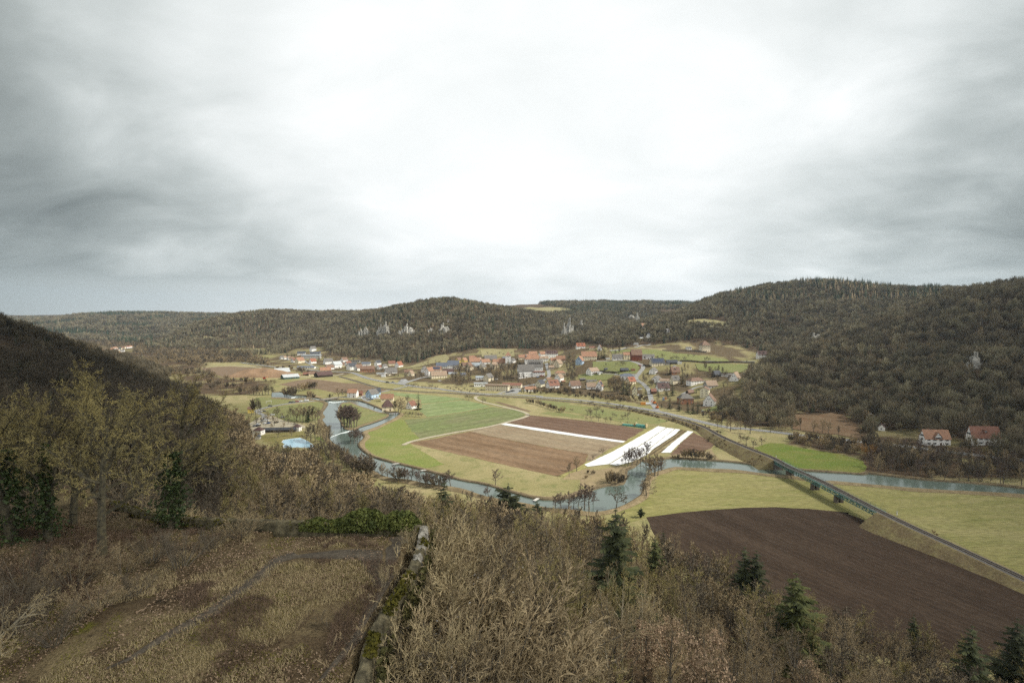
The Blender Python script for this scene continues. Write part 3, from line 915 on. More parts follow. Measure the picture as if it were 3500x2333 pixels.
road('village_street', 'r2', [(1530, 985), (1620, 962), (1720, 930), (1850, 900), (1960, 878), (2050, 835), (2100, 795), (2100, 740), (2085, 690), (2070, 640)], 5, M_PAVE)
road('village_street', 'r4', [(440, 830), (520, 790), (600, 750), (680, 735)], 4, M_PAVE)
road('village_street', 'r3', [(1270, 770), (1130, 775), (1000, 768), (850, 762)], 3.5, M_PAVE)
road('village_street', 'r3', [(950, 500), (1100, 480), (1300, 445), (1420, 425)], 4, M_PAVE, .6)
road('village_street', 'r1', [(1140, 610), (1200, 650), (1300, 695)], 4, M_PAVE)
road('village_street', 'r4', [(400, 448), (700, 458), (1000, 458), (1280, 452)], 3, M_PAVE, .5)
road('farm_track', 'r1', [(-60, 690), (100, 676), (300, 668), (520, 680), (700, 705), (780, 730)], 4, M_GRAVEL)
road('farm_track', 'r1', [(770, 775), (900, 790), (1100, 800), (1300, 800), (1500, 780), (1600, 760)], 5, M_GRAVEL)
field('parking_lot', 'r6', [(180, 490), (240, 455), (330, 400), (400, 405), (460, 415), (600, 470), (760, 500), (815, 520), (815, 548), (650, 540), (340, 575), (240, 565), (228, 640), (245, 700), (215, 690), (200, 590)], M_GRAVEL, .12, .3)
field('parking_lot', 'r2', [(1640, 965), (1700, 935), (1790, 928), (1770, 960), (1740, 990), (1590, 988)], M_PAVE, .17, .1)
field('parking_lot', 'r2', [(360, 870), (410, 825), (460, 822), (490, 845), (440, 878)], M_PAVE, .17, .1)
# edge verge of pale dry grass beside the rails
# ------------------------------------------------------------------ railway
rail_px = [(R('r1', (1540, 788)), .4), (R('r1', (1700, 832)), .6), (R('r1', (1900, 892)), .8), (R('r2', (230, 930)), .9), (R('r2', (600, 962)), 1.0), (R('r2', (1000, 980)), 1.0), (R('r2', (1350, 1004)), 1.0),
           (R('r2', (1800, 1028)), 1.0), (R('r3', (300, 1058)), 1.0), (R('r3', (700, 1095)), 1.1), (R('r3', (1180, 1160)), 1.4), (R('r3', (1400, 1200)), 1.8), (R('r3', (1700, 1262)), 2.3), (R('r3', (2000, 1352)), 3.0), (R('r4', (900, 1310)), 4.2),
           (R('r4', (1200, 1440)), 5.2), (R('r4', (1480, 1550)), 6.0), (R('a7', (1740, 410)), 6.2), (R('a7', (2060, 555)), 6.2), (R('a5', (1000, 122)), 6.2), (R('a5', (1260, 255)), 6.0), (R('a5', (1500, 370)), 5.0),
           (R('a5', (1900, 553)), 3.6), (R('a5', (2352, 764)), 2.6), (R('a5', (2900, 1020)), 2.0), (R('a5', (3400, 1250)), 2.0)]
RAIL = polyline_smooth([G(p[0], p[1], z) for p, z in rail_px], 5)
BR0 = np.array(G(*R('a7', (1600, 345)), 6.1))
BR1 = np.array(G(*R('a5', (1245, 248)), 6.1))
rp = RAIL[:, :2]
i0 = int(np.argmin(np.hypot(rp[:, 0] - BR0[0], rp[:, 1] - BR0[1])))
i1 = int(np.argmin(np.hypot(rp[:, 0] - BR1[0], rp[:, 1] - BR1[1])))
M_BALLAST = surf('ballast', (.150, .140, .128), (.105, .098, .09), 1.5, .95)
M_RAIL = surf('rail_steel', (.16, .13, .11), (.10, .08, .065), 2, .5, metal=.6)
M_EMB = ground('embankment_grass', (.190, .150, .080), (.140, .105, .060), (.225, .195, .09), 14, 4, .7)


def embank(seg):
    vs, fs = [], []
    tan = np.gradient(seg[:, :2], axis=0)
    tan /= np.linalg.norm(tan, axis=1)[:, None]
    nrm = np.column_stack([-tan[:, 1], tan[:, 0]])
    for i in range(len(seg)):
        z = seg[i, 2]
        w = 2.6
        for s, h in ((-w - z * 1.4 - .6, -.05), (-w - z * .75, z * .48), (-w, z - .35), (w, z - .35), (w + z * .75, z * .48), (w + z * 1.4 + .6, -.05)):
            q = seg[i, :2] + nrm[i] * s
            vs.append((q[0], q[1], h + (float(vnoise(q[0], q[1], 5, 4)) - .5) * .5 * (0 < abs(h) < z - .4)))
    for i in range(len(seg) - 1):
        for j in range(5):
            a = i * 6 + j
            fs.append((a + 1, a, a + 6, a + 7))
    n = len(vs)
    fs.append(tuple(range(6)))
    fs.append(tuple(range(n - 1, n - 7, -1)))
    me = bpy.data.meshes.new('railway_embankment')
    me.from_pydata(vs, [], fs)
    me.materials.append(M_EMB)
    struct(link('railway_embankment', me))


embank(RAIL[:i0 + 1])
embank(RAIL[i1:])
struct(ribbon('track_bed', RAIL, 3.2, M_BALLAST, -.18, use_ground=False, step=5, cross=[(-2.2, -.2), (-1.5, 0), (1.5, 0), (2.2, -.2)]))
mb = MB()
for i in range(len(RAIL) - 1):
    a, b = RAIL[i], RAIL[i + 1]
    d = b - a
    L = np.linalg.norm(d[:2])
    d = d / L
    n = np.array([-d[1], d[0], 0])
    rz = math.atan2(d[1], d[0])
    if a[1] < 480:
        for k in range(int(L / .65)):
            c = a + d * (.65 * k)
            mb.box((c[0], c[1], c[2] - .14), (.24, 2.4, .1), rz)
mb.build('railway_sleepers', surf('sleeper', (.085, .068, .05), (.06, .05, .04), 2, .9))['kind'] = 'structure'
for s in (-.75, .75):
    tn = np.gradient(RAIL[:, :2], axis=0)
    tn /= np.linalg.norm(tn, axis=1)[:, None]
    Q = RAIL.copy()
    Q[:, 0] += -tn[:, 1] * s
    Q[:, 1] += tn[:, 0] * s
    struct(ribbon('railway_rail', Q, .1, M_RAIL, 0, use_ground=False, step=5, cross=[(-.06, -.13), (-.06, .05), (.06, .05), (.06, -.13)]))
# bridge
p0, p1 = RAIL[i0], RAIL[i1]
BL = float(np.hypot(*(p1 - p0)[:2]))
brz = math.atan2(p1[1] - p0[1], p1[0] - p0[0])
br = empty('railway_bridge', (float(p0[0]), float(p0[1]), 0), brz, 'long teal steel girder railway bridge over the green river and pasture', 'bridge')
M_TEAL = surf('teal_paint', (.115, .235, .215), (.13, .225, .20), .6, .5)
M_TEALD = surf('weathered_teal', (.08, .15, .135), (.10, .13, .11), .8, .6)
M_PIER = surf('pier_stone', (.155, .135, .11), (.075, .062, .05), .8, .95, bump=.1)
zt = 6.1 - .5
m = MB()
m.box((BL / 2, 0, zt), (BL, 4.3, .2))
for i in range(int(BL / 4.2) + 1):
    m.box((min(i * 4.2, BL - .1), 0, zt - .9), (.12, 2.6, 1.3))
m.build('deck', M_TEALD, br)
for s in (-2.25, 2.25):
    m = MB()
    m.box((BL / 2, s, zt - .12), (BL, .42, .34))
    m.box((BL / 2, s, zt - 1.75), (BL, .36, .2))
    n = int(BL / 2.1)
    for i in range(n + 1):
        x = BL * i / n
        m.box((x, s, zt - .92), (.2, .3, 1.55))
        if i < n:
            x2 = BL * (i + 1) / n
            m.tube((x, s, zt - .3), (x2, s, zt - 1.65), .12, .12, 4)
            m.tube((x, s, zt - 1.65), (x2, s, zt - .3), .06, .06, 4)
    m.build('girder', M_TEAL, br)
for s in (-2.3, 2.3):
    m = MB()
    for i in range(int(BL / 3) + 1):
        m.box((i * 3.0, s, zt + .55), (.07, .07, 1.0))
    for h in (.55, 1.05):
        m.box((BL / 2, s, zt + h), (BL, .06, .06))
    m.build('railing', M_TEALD, br)


def along(px):
    g = np.array(G(*px)[:2])
    d = np.array([math.cos(brz), math.sin(brz)])
    return float((g - p0[:2]) @ d)


for px in (R('a7', (1880, 522)), R('a7', (2115, 655)), R('a5', (1030, 185))):
    x = along(px)
    m = MB()
    for s in (-1.25, 1.25):
        m.add([(x - .9, s - .85, -.3), (x + .9, s - .85, -.3), (x + .9, s + .85, -.3), (x - .9, s + .85, -.3), (x - .7, s - .7, zt - 1.95), (x + .7, s - .7, zt - 1.95), (x + .7, s + .7, zt - 1.95), (x - .7, s + .7, zt - 1.95)],
              [(0, 1, 5, 4), (1, 2, 6, 5), (2, 3, 7, 6), (3, 0, 4, 7), (4, 5, 6, 7)])
    m.box((x, 0, zt - 2.35), (1.15, 3.6, .6))
    m.build('pier', M_PIER, br)
for x in (-.8, BL + .8):
    m = MB()
    m.box((x, 0, zt / 2 - 1.2), (2.2, 5.2, zt + 1.4))
    m.box((x + (1.6 if x > 1 else -1.6), -3.2, zt / 2 - 1.4), (4.2, .8, zt - .6))
    m.box((x + (1.6 if x > 1 else -1.6), 3.2, zt / 2 - 1.4), (4.2, .8, zt - .6))
    m.build('abutment', M_PIER, br)
# ------------------------------------------------------------------ trees
def bark(name, c1, c2, rnd=.3):
    return surf(name, c1, c2, 3.0, .95, random=rnd, obj=True)


M_BARK = bark('bark_grey', (.165, .145, .112), (.095, .082, .062))
M_BARKL = bark('bark_pale', (.400, .350, .245), (.230, .200, .140))
M_BARKY = bark('bark_lichen', (.165, .145, .055), (.085, .075, .045))
M_TWIG = surf('twigs_brown', (.340, .265, .155), (.230, .178, .104), .35, .95, random=.5, obj=True)
M_TWIGG = surf('twigs_grey', (.470, .380, .215), (.300, .240, .135), .35, .95, random=.4, obj=True)
M_TWIGY = surf('twigs_lichen', (.350, .295, .115), (.205, .175, .080), .4, .95, random=.35, obj=True)
M_TWIGD = surf('twigs_dark', (.150, .122, .084), (.095, .078, .054), .35, .95, random=.45, obj=True)
M_TWIGO = surf('twigs_willow', (.36, .215, .085), (.22, .135, .06), .35, .95, random=.2, obj=True)
M_TWIGP = surf('twigs_alder', (0.180, 0.132, 0.105), (0.112, 0.083, 0.069), .35, .95, random=.4, obj=True)
M_LEAFB = surf('dead_beech_leaves', (.430, .310, .205), (.290, .205, .130), 2.2, .9, random=.35, obj=True)
M_IVY = surf('ivy_leaves', (.055, .080, .020), (.022, .036, .011), 1.8, .6, random=.3, obj=True, spec=.3)
M_NEEDLE = surf('spruce_needles', (.048, .054, .020), (.018, .023, .010), 1.2, .85, random=.5, obj=True)
M_NEEDLEL = surf('spruce_needles_light', (.088, .094, .028), (.034, .042, .014), 1.0, .85, random=.4, obj=True)
M_FLUFF = surf('seed_fluff', (.62, .59, .53), (.48, .45, .40), 2, .95)


def rvec():
    return Vector((random.gauss(0, 1), random.gauss(0, 1), random.gauss(0, 1))).normalized()


class Tree:
    def __init__(s, seed):
        s.wood, s.twig, s.leaf = MB(), MB(), MB()
        s.r = random.Random(seed)
        s.tips = []

    def strip(s, mb, p0, p1, w):
        d = (p1 - p0)
        a = d.cross(Vector((s.r.gauss(0, 1), s.r.gauss(0, 1), s.r.gauss(0, 1))))
        if a.length < 1e-6:
            return
        a = a.normalized() * w * .5
        k = len(mb.v)
        mb.v += [tuple(p0 - a), tuple(p0 + a), tuple(p1 + a * .35), tuple(p1 - a * .35)]
        mb.f.append((k, k + 1, k + 2, k + 3))
        mb.m.append(0)

    def quad(s, mb, p, size):
        a = Vector((s.r.gauss(0, 1), s.r.gauss(0, 1), s.r.gauss(0, 1))).normalized()
        b = a.orthogonal().normalized() * size * .5
        c = a.cross(b).normalized() * size * .5 * s.r.uniform(.6, 1.0)
        k = len(mb.v)
        mb.v += [tuple(p - b - c), tuple(p + b - c), tuple(p + b + c), tuple(p - b + c)]
        mb.f.append((k, k + 1, k + 2, k + 3))
        mb.m.append(0)

    def grow(s, p, d, length, r, lvl, P):
        """P: per level lists: nseg, kids, angle, ratio, wobble, lift"""
        top = P['levels'] - 1
        nseg = P['nseg'][lvl]
        kids = P['kids'][lvl] if lvl < top else 0
        lo = P['from'][lvl]
        pts = [p.copy()]
        dirs = []
        rad = [r]
        for i in range(nseg):
            w = P['wob'][lvl]
            d = (d + Vector((s.r.gauss(0, w), s.r.gauss(0, w), s.r.gauss(0, w) + P['lift'][lvl])))
            d.normalize()
            p = p + d * (length / nseg)
            pts.append(p.copy())
            dirs.append(d.copy())
            t = (i + 1) / nseg
            rad.append(max(r * (1 - t * P['taper'][lvl]), P['rmin']))
            if lvl <= P['tube_lvl']:
                s.wood.tube(pts[-2], pts[-1], rad[-2], rad[-1], 5 if lvl == 0 else 3)
            else:
                s.strip(s.twig, pts[-2], pts[-1], max(rad[-2] * 2, P['wmin']))
        if lvl == top:
            s.tips.append(p.copy())
        az = s.r.uniform(0, 6.28)
        for k in range(kids):
            t = lo + (1 - lo) * ((k + s.r.uniform(.2, .8)) / kids)
            i = min(int(t * nseg), nseg - 1)
            f = t * nseg - i
            q = pts[i].lerp(pts[i + 1], min(f, 1))
            az += 2.4 + s.r.uniform(-.5, .5)
            ax = dirs[i].orthogonal().normalized()
            side = Matrix.Rotation(az, 3, dirs[i]) @ ax
            a = P['angle'][lvl] * s.r.uniform(.75, 1.25)
            nd = dirs[i] * math.cos(a) + side * math.sin(a)
            shape = P['shape'](t) if lvl == 0 else (1 - .55 * t)
            s.grow(q, nd, length * P['ratio'][lvl] * shape * s.r.uniform(.75, 1.2), max(rad[i] * P['rratio'][lvl], P['rmin']), lvl + 1, P)


def P_(levels=4, nseg=(7, 5, 3, 2, 1), kids=(14, 7, 6, 4, 0), frm=(.25, .2, .15, .15, 0), angle=(.9, .7, .7, .6, .5), ratio=(.5, .5, .5, .55, .5), rratio=(.55, .55, .6, .6, .6), wob=(.05, .13, .18, .2, .2),
       lift=(.02, .07, .05, .05, .03), taper=(.85, .8, .8, .8, .8), rmin=.012, wmin=.035, tube=2, shape=lambda t: 1.15 - .75 * t):
    return dict(levels=levels, nseg=nseg, kids=kids, angle=angle, ratio=ratio, rratio=rratio, wob=wob, lift=lift, taper=taper, rmin=rmin, wmin=wmin, tube_lvl=tube, shape=shape, **{'from': frm})


def tree_broad(seed, h=15, fine=True, **k):
    t = Tree(seed)
    P = P_(levels=5 if fine else 4, kids=(13, 7, 6, 4, 0) if fine else (14, 8, 6, 0), wmin=.045 if fine else .21, tube=1, **k)
    t.grow(Vector((0, 0, -.4)), Vector((0, 0, 1)), h * .82, h * .021 + .05, 0, P)
    return t


def tree_upright(seed, h=15, fine=True, ang=.5):
    t = Tree(seed)
    P = P_(levels=5 if fine else 4, kids=(14, 6, 5, 3, 0) if fine else (15, 7, 6, 0), angle=(ang, .55, .6, .6, .5), ratio=(.42, .5, .5, .55, .5), wmin=.045 if fine else .21, tube=1, frm=(.3, .2, .15, .15, 0), shape=lambda t: 1.2 - .8 * t, lift=(.02, .1, .08, .06, .03))
    t.grow(Vector((0, 0, -.4)), Vector((0, 0, 1)), h * .9, h * .016 + .05, 0, P)
    return t


def tree_multi(seed, h=9, stems=7, fine=True, spread=.32):
    t = Tree(seed)
    P = P_(levels=4 if fine else 3, nseg=(6, 4, 2, 1), kids=(9, 6, 4, 0) if fine else (12, 7, 0), angle=(.45, .5, .6, .5), ratio=(.35, .5, .55, .5), wmin=(.028 if h < 8 else .04) if fine else .21, tube=0, frm=(.3, .15, .1, 0), wob=(.06, .12, .16, .2), lift=(.03, .08, .06, .03), shape=lambda q: 1.1 - .5 * q)
    for i in range(stems):
        a = 6.283 * i / stems + t.r.uniform(-.4, .4)
        sp = t.r.uniform(.05, spread) * (1 if i else .2)
        t.grow(Vector((math.cos(a) * .35, math.sin(a) * .35, -.3)), Vector((math.cos(a) * sp, math.sin(a) * sp, 1)).normalized(), h * t.r.uniform(.75, 1.0), h * .007 + .02, 0, P)
    return t


def tree_orchard(seed, h=5.5):
    t = Tree(seed)
    P = P_(levels=4, nseg=(3, 5, 3, 2), kids=(7, 7, 5, 0), angle=(1.05, .8, .8, .6), ratio=(.95, .45, .5, .5), wmin=.14, tube=1, frm=(.55, .2, .1, 0), wob=(.08, .25, .3, .3), lift=(.02, .06, .1, .05), shape=lambda q: 1.0)
    t.grow(Vector((0, 0, -.2)), Vector((0, 0, 1)), h * .5, h * .035, 0, P)
    return t


def tree_oak(seed, h=20):
    """gnarled wide-crowned tree with lichen on its limbs, for the castle terrace"""
    t = Tree(seed)
    P = P_(levels=5, nseg=(8, 8, 6, 4, 2), kids=(14, 9, 8, 7, 0), angle=(.95, .75, .75, .7, .6), ratio=(.5, .48, .48, .5, .5), wmin=.045, tube=2, frm=(.28, .2, .12, .1, 0), wob=(.07, .20, .26, .28, .25), lift=(.02, .055, .06, .05, .03), rmin=.016, shape=lambda q: 1.1 - .5 * q, rratio=(.62, .55, .6, .6, .6))
    t.grow(Vector((0, 0, -.6)), Vector((0, 0, 1)), h * .82, h * .022 + .08, 0, P)
    return t


def conifer(seed, h=16, rad=3.2, levels=20, per=8, spray=7, drop=.35, fluffy=1.0, prof=None):
    t = Tree(seed)
    t.wood.tube((0, 0, -.4), (0, 0, h * .5), h * .016 + .05, h * .010 + .03, 6)
    t.wood.tube((0, 0, h * .5), (0, 0, h), h * .010 + .03, .02, 5)
    for L in range(levels):
        f = L / (levels - 1)
        z = h * (.10 + .88 * f)
        R_ = rad * (prof(f) if prof else (1 - f) ** .68) * t.r.uniform(.75, 1.18) + .22
        n = max(4, int(per * (1 - .45 * f)))
        a0 = t.r.uniform(0, 6.28)
        for k in range(n):
            if t.r.random() < .14:
                continue
            a = a0 + 6.283 * k / n + t.r.uniform(-.25, .25)
            rr = R_ * t.r.uniform(.55, 1.28)
            d = Vector((math.cos(a), math.sin(a), 0))
            sd = Vector((-d.y, d.x, 0))
            prev = Vector((0, 0, z))
            ns = max(3, int(spray * (1 - .4 * f)))
            for j in range(ns):
                u = (j + 1) / ns
                q = Vector((0, 0, z)) + d * (rr * u) + Vector((0, 0, -drop * rr * u * (1.1 - .55 * u)))
                w = rr * .30 * (1.15 - .75 * u) * fluffy + .10
                k0 = len(t.twig.v)
                dz = Vector((0, 0, -w * t.r.uniform(.25, .75)))
                jj = Vector((t.r.gauss(0, .06), t.r.gauss(0, .06), t.r.gauss(0, .06)))
                # two hanging sprays left and right of the branch
                t.twig.v += [tuple(prev), tuple(q), tuple(q + sd * w + dz * 1.2 + d * w * .4 + jj), tuple(prev + sd * w * .6 + dz)]
                t.twig.v += [tuple(prev), tuple(q), tuple(q - sd * w + dz * 1.2 + d * w * .4 - jj), tuple(prev - sd * w * .6 + dz)]
                t.twig.f += [(k0, k0 + 1, k0 + 2, k0 + 3), (k0 + 4, k0 + 7, k0 + 6, k0 + 5)]
                t.twig.m += [0, 0]
                prev = q
    return t


def shrub_thing(seed, h, n=120):
    return tree_multi(seed, h, 9, False, .8)


def leaves_on(t, n, size, mb=None):
    mb = mb or t.leaf
    for _ in range(n):
        p = t.r.choice(t.tips)
        t.quad(mb, p + Vector((t.r.gauss(0, .25), t.r.gauss(0, .25), t.r.gauss(0, .25))), size * t.r.uniform(.7, 1.2))


def clusters_on(t, nc, per, spread, size):
    for _ in range(nc):
        c = t.r.choice(t.tips)
        for _ in range(per):
            t.quad(t.leaf, c + Vector((t.r.gauss(0, spread), t.r.gauss(0, spread), t.r.gauss(0, spread))), size * t.r.uniform(.5, 1.2))


def ivy_on(t, h, r, n, size=.22):
    for _ in range(n):
        z = t.r.random() ** .8 * h
        a = t.r.uniform(0, 6.28)
        g = float(vnoise(np.array([a * 1.3 + z * .3]), np.array([z]), .9, 77)[0])
        if g < .33:
            continue
        rr = r * (.35 + 1.0 * t.r.random() ** .7) * (1.15 - .6 * z / h) * (.4 + 1.5 * g * g) * (1.6 if t.r.random() < .12 else 1)
        t.quad(t.leaf, Vector((math.cos(a) * rr, math.sin(a) * rr, z)), size * t.r.uniform(.6, 1.2))


PROTO = {}


def proto(key, tree, mats, leafname='leaves'):
    """mesh data for a kind of tree: trunk, crown, and leaves where it has any"""
    d = [('trunk', tree.wood.mesh('trunk', [mats[0]])), ('crown', tree.twig.mesh('crown', [mats[1]]))]
    if tree.leaf.f:
        d.append((leafname, tree.leaf.mesh(leafname, [mats[2]])))
    hh = max(max((v[2] for v in tree.twig.v), default=1), 1)
    ww = max(np.percentile(np.hypot([v[0] for v in tree.twig.v], [v[1] for v in tree.twig.v]), 97), .5)
    PROTO[key] = (d, hh, ww)


for i in range(3):
    proto(f'beech{i}', tree_broad(10 + i, 15), (M_BARK, M_TWIG))
    proto(f'ash{i}', tree_upright(20 + i, 15), (M_BARKL, M_TWIGG))
    proto(f'horn{i}', tree_upright(30 + i, 14, True, .7), (M_BARK, M_TWIGD if i == 2 else M_TWIG))
    t_ = tree_broad(40 + i, 13)
    leaves_on(t_, 2600, .17)
    proto(f'leafy{i}', t_, (M_BARK, M_TWIG, M_LEAFB))
    proto(f'lichen{i}', tree_broad(50 + i, 14, True, angle=(.7, .65, .65, .6, .5)), (M_BARKY, M_TWIGY))
    proto(f'hazel{i}', tree_multi(60 + i, 9, 9), (M_BARKL if i else M_BARK, M_TWIGG if i else M_TWIG))
    t_ = tree_multi(70 + i, 7, 8)
    clusters_on(t_, 8, 12, .28, .075)
    proto(f'vine{i}', t_, (M_BARK, M_TWIG, M_FLUFF), 'seed_clumps')
    proto(f'spruce{i}', conifer(80 + i, 16, 3.9, 20, 9, 8, .42), (M_BARK, M_NEEDLE if i else M_NEEDLEL))
    # middle distance
    proto(f'mid{i}', tree_broad(110 + i, 13, False), (M_BARK, M_TWIG if i else M_TWIGD))
    proto(f'midup{i}', tree_upright(120 + i, 14, False, .5), (M_BARKL if i == 2 else M_BARK, M_TWIGD))
    proto(f'alder{i}', tree_upright(130 + i, 13, False, .8), (M_BARK, M_TWIGP))
    proto(f'orchard{i}', tree_orchard(140 + i), (M_BARK, M_TWIGD))
    proto(f'bush{i}', tree_multi(150 + i, 5, 9, False, .9), (M_BARK, M_TWIGD if i else M_TWIG))
    proto(f'fir{i}', conifer(160 + i, 14, 2.9, 12, 7, 4), (M_BARK, M_NEEDLE))
proto('brush0', tree_multi(180, 5, 16, True, 1.1), (M_BARK, M_TWIGD))
proto('brush1', tree_multi(181, 4.5, 18, True, 1.4), (M_BARK, M_TWIG))
proto('willow0', tree_multi(170, 9, 11, False, .8), (M_BARKY, M_TWIGO))
proto('pine0', conifer(171, 13, 4.6, 11, 8, 7, -.22, 1.25, lambda f: (1 - f ** 3.2) * (.55 + .45 * min(1, f * 2.5))), (M_BARK, M_NEEDLE))
proto('column0', conifer(172, 6, .75, 14, 7, 3, .5), (M_BARK, M_NEEDLE))
t_ = tree_upright(174, 14, False, .7)
ivy_on(t_, 9, .9, 900, .5)
proto('ivied0', t_, (M_BARK, M_TWIGD, M_IVY), 'ivy')

FIRST = {}
COUNT = {}


def plant(name, key, x, y, height, label, cat, group=None, rz=None, z=None, sx=1.0):
    """a tree standing at x, y; the first of each kind is built, the others copy it and its parts"""
    d, hh, ww = PROTO[key]
    k = height / hh
    z = float(ZH(x, y)) - .05 if z is None else z
    rz = random.uniform(0, 6.28) if rz is None else rz
    if key not in FIRST:
        o = empty(name, (x, y, z), rz)
        kids = [link(n, me, o) for n, me in d]
        FIRST[key] = (o, kids)
        o.scale = (k * sx, k * sx, k)
    else:
        src, kids = FIRST[key]
        o = copy_tree(src, kids, (x, y, z), rz, (k * sx, k * sx, k))
        o.name = name
    if 'group' in o and not group:
        del o['group']
    tag(o, label, cat, group)
    COUNT[name] = COUNT.get(name, 0) + 1
    return o


# ------------------------------------------------------------------ buildings
WALLS = {'white': surf('white_render', (.82, .81, .77), (.72, .71, .67), .5, .9), 'cream': surf('cream_render', (.74, .66, .48), (.64, .56, .40), .5, .9), 'grey': surf('grey_render', (.42, .41, .38), (.33, .32, .30), .5, .9),
         'stone': surf('sandstone_wall', (.34, .29, .22), (.25, .21, .16), 1.2, .95), 'blue': surf('light_blue_render', (.42, .55, .68), (.36, .47, .60), .5, .9), 'yellow': surf('yellow_render', (.62, .48, .12), (.52, .40, .10), .5, .9),
         'orange': surf('orange_boards', (.40, .19, .06), (.32, .15, .05), .8, .9), 'brown': surf('brown_boards', (.11, .065, .04), (.075, .045, .03), 1, .9), 'dark': surf('dark_boards', (.055, .045, .035), (.04, .032, .025), 1, .9),
         'green': surf('green_sheet', (.045, .10, .085), (.035, .08, .07), 1, .7), 'brick': surf('brick_wall', (.34, .175, .10), (.26, .13, .08), 1.5, .9), 'pale': surf('pale_yellow_render', (.68, .64, .46), (.6, .56, .4), .5, .9),
         'red': surf('red_boards', (.17, .065, .04), (.18, .05, .03), 1, .9)}


def roofm(n, a, b):
    m, t, bs = new_mat(n)
    bs.inputs['Roughness'].default_value = .8
    bs.inputs['Specular IOR Level'].default_value = .3
    co = t.n('ShaderNodeTexCoord').outputs['Object']
    big = t.noise(t.n('ShaderNodeNewGeometry').outputs['Position'], .35, 4, .65)
    sp = t.n('ShaderNodeSeparateXYZ', inp={0: co}).outputs[2]
    rows = t.ramp(t.math('FRACT', t.math('MULTIPLY', sp, 3.2)), [(0, .75), (.25, 1.05), (1, 1.0)])
    col = t.mix(t.ramp(big, [(.35, 0.), (.65, 1.)]), a, b)
    col = t.mix(.7, col, rows, 'MULTIPLY')
    t.t.links.new(col, bs.inputs['Base Color'])
    return m


ROOFS = {'orange': roofm('orange_tiles', (.32, .175, .108), (.225, .128, .082)), 'red': roofm('red_tiles', (.29, .11, .06), (.21, .085, .05)), 'brown': roofm('brown_tiles', (.20, .125, .085), (.145, .09, .065)),
         'grey': roofm('grey_tiles', (.155, .145, .13), (.115, .108, .10)), 'slate': roofm('slate', (.065, .07, .08), (.05, .053, .06)), 'blue': roofm('blue_grey_sheet', (.12, .135, .165), (.095, .11, .14)), 'pale': roofm('pale_sheet', (.42, .44, .44), (.36, .38, .38)),
         'rust': roofm('rust_red_tiles', (.22, .105, .07), (.16, .08, .055)), 'plum': roofm('dark_plum_tiles', (.10, .06, .052), (.075, .045, .04)), 'tan': roofm('weathered_tiles', (.30, .22, .155), (.22, .16, .11)), 'steel': roofm('steel_sheet', (.30, .33, .35), (.24, .27, .29))}
M_GLASS = plain('window_glass', (.030, .036, .042), .25, .5)
M_FRAME = plain('window_frame', (.62, .61, .58), .6)
M_DOOR = plain('door_wood', (.10, .06, .04), .7)
M_CHIM = surf('chimney_brick', (.24, .13, .09), (.18, .10, .07), 2, .9)
M_SOLAR = plain('solar_glass', (.03, .04, .07), .25, .5)
M_BEAM = plain('timber_beam', (.055, .035, .025), .85)
M_SHUT = plain('green_shutter', (.05, .06, .045), .8)
M_LIME = surf('limestone', (.50, .48, .42), (.17, .16, .135), .35, .95, contrast=(.38, .62), bump=.4)

mw = MB()
mw.box((0, .03, 0), (1.06, .06, 1.36), m=1)
mw.box((0, .075, 0), (.86, .05, 1.16), m=0)
WIN_ME = mw.mesh('window', [M_GLASS, M_FRAME])
mw = MB()
mw.box((0, .05, 0), (1.1, .1, 2.1))
DOOR_ME = mw.mesh('door', [M_DOOR])
CLEAR = []       # x, y, radius, half width in pixels, top pixel, bottom pixel: woods keep clear of these


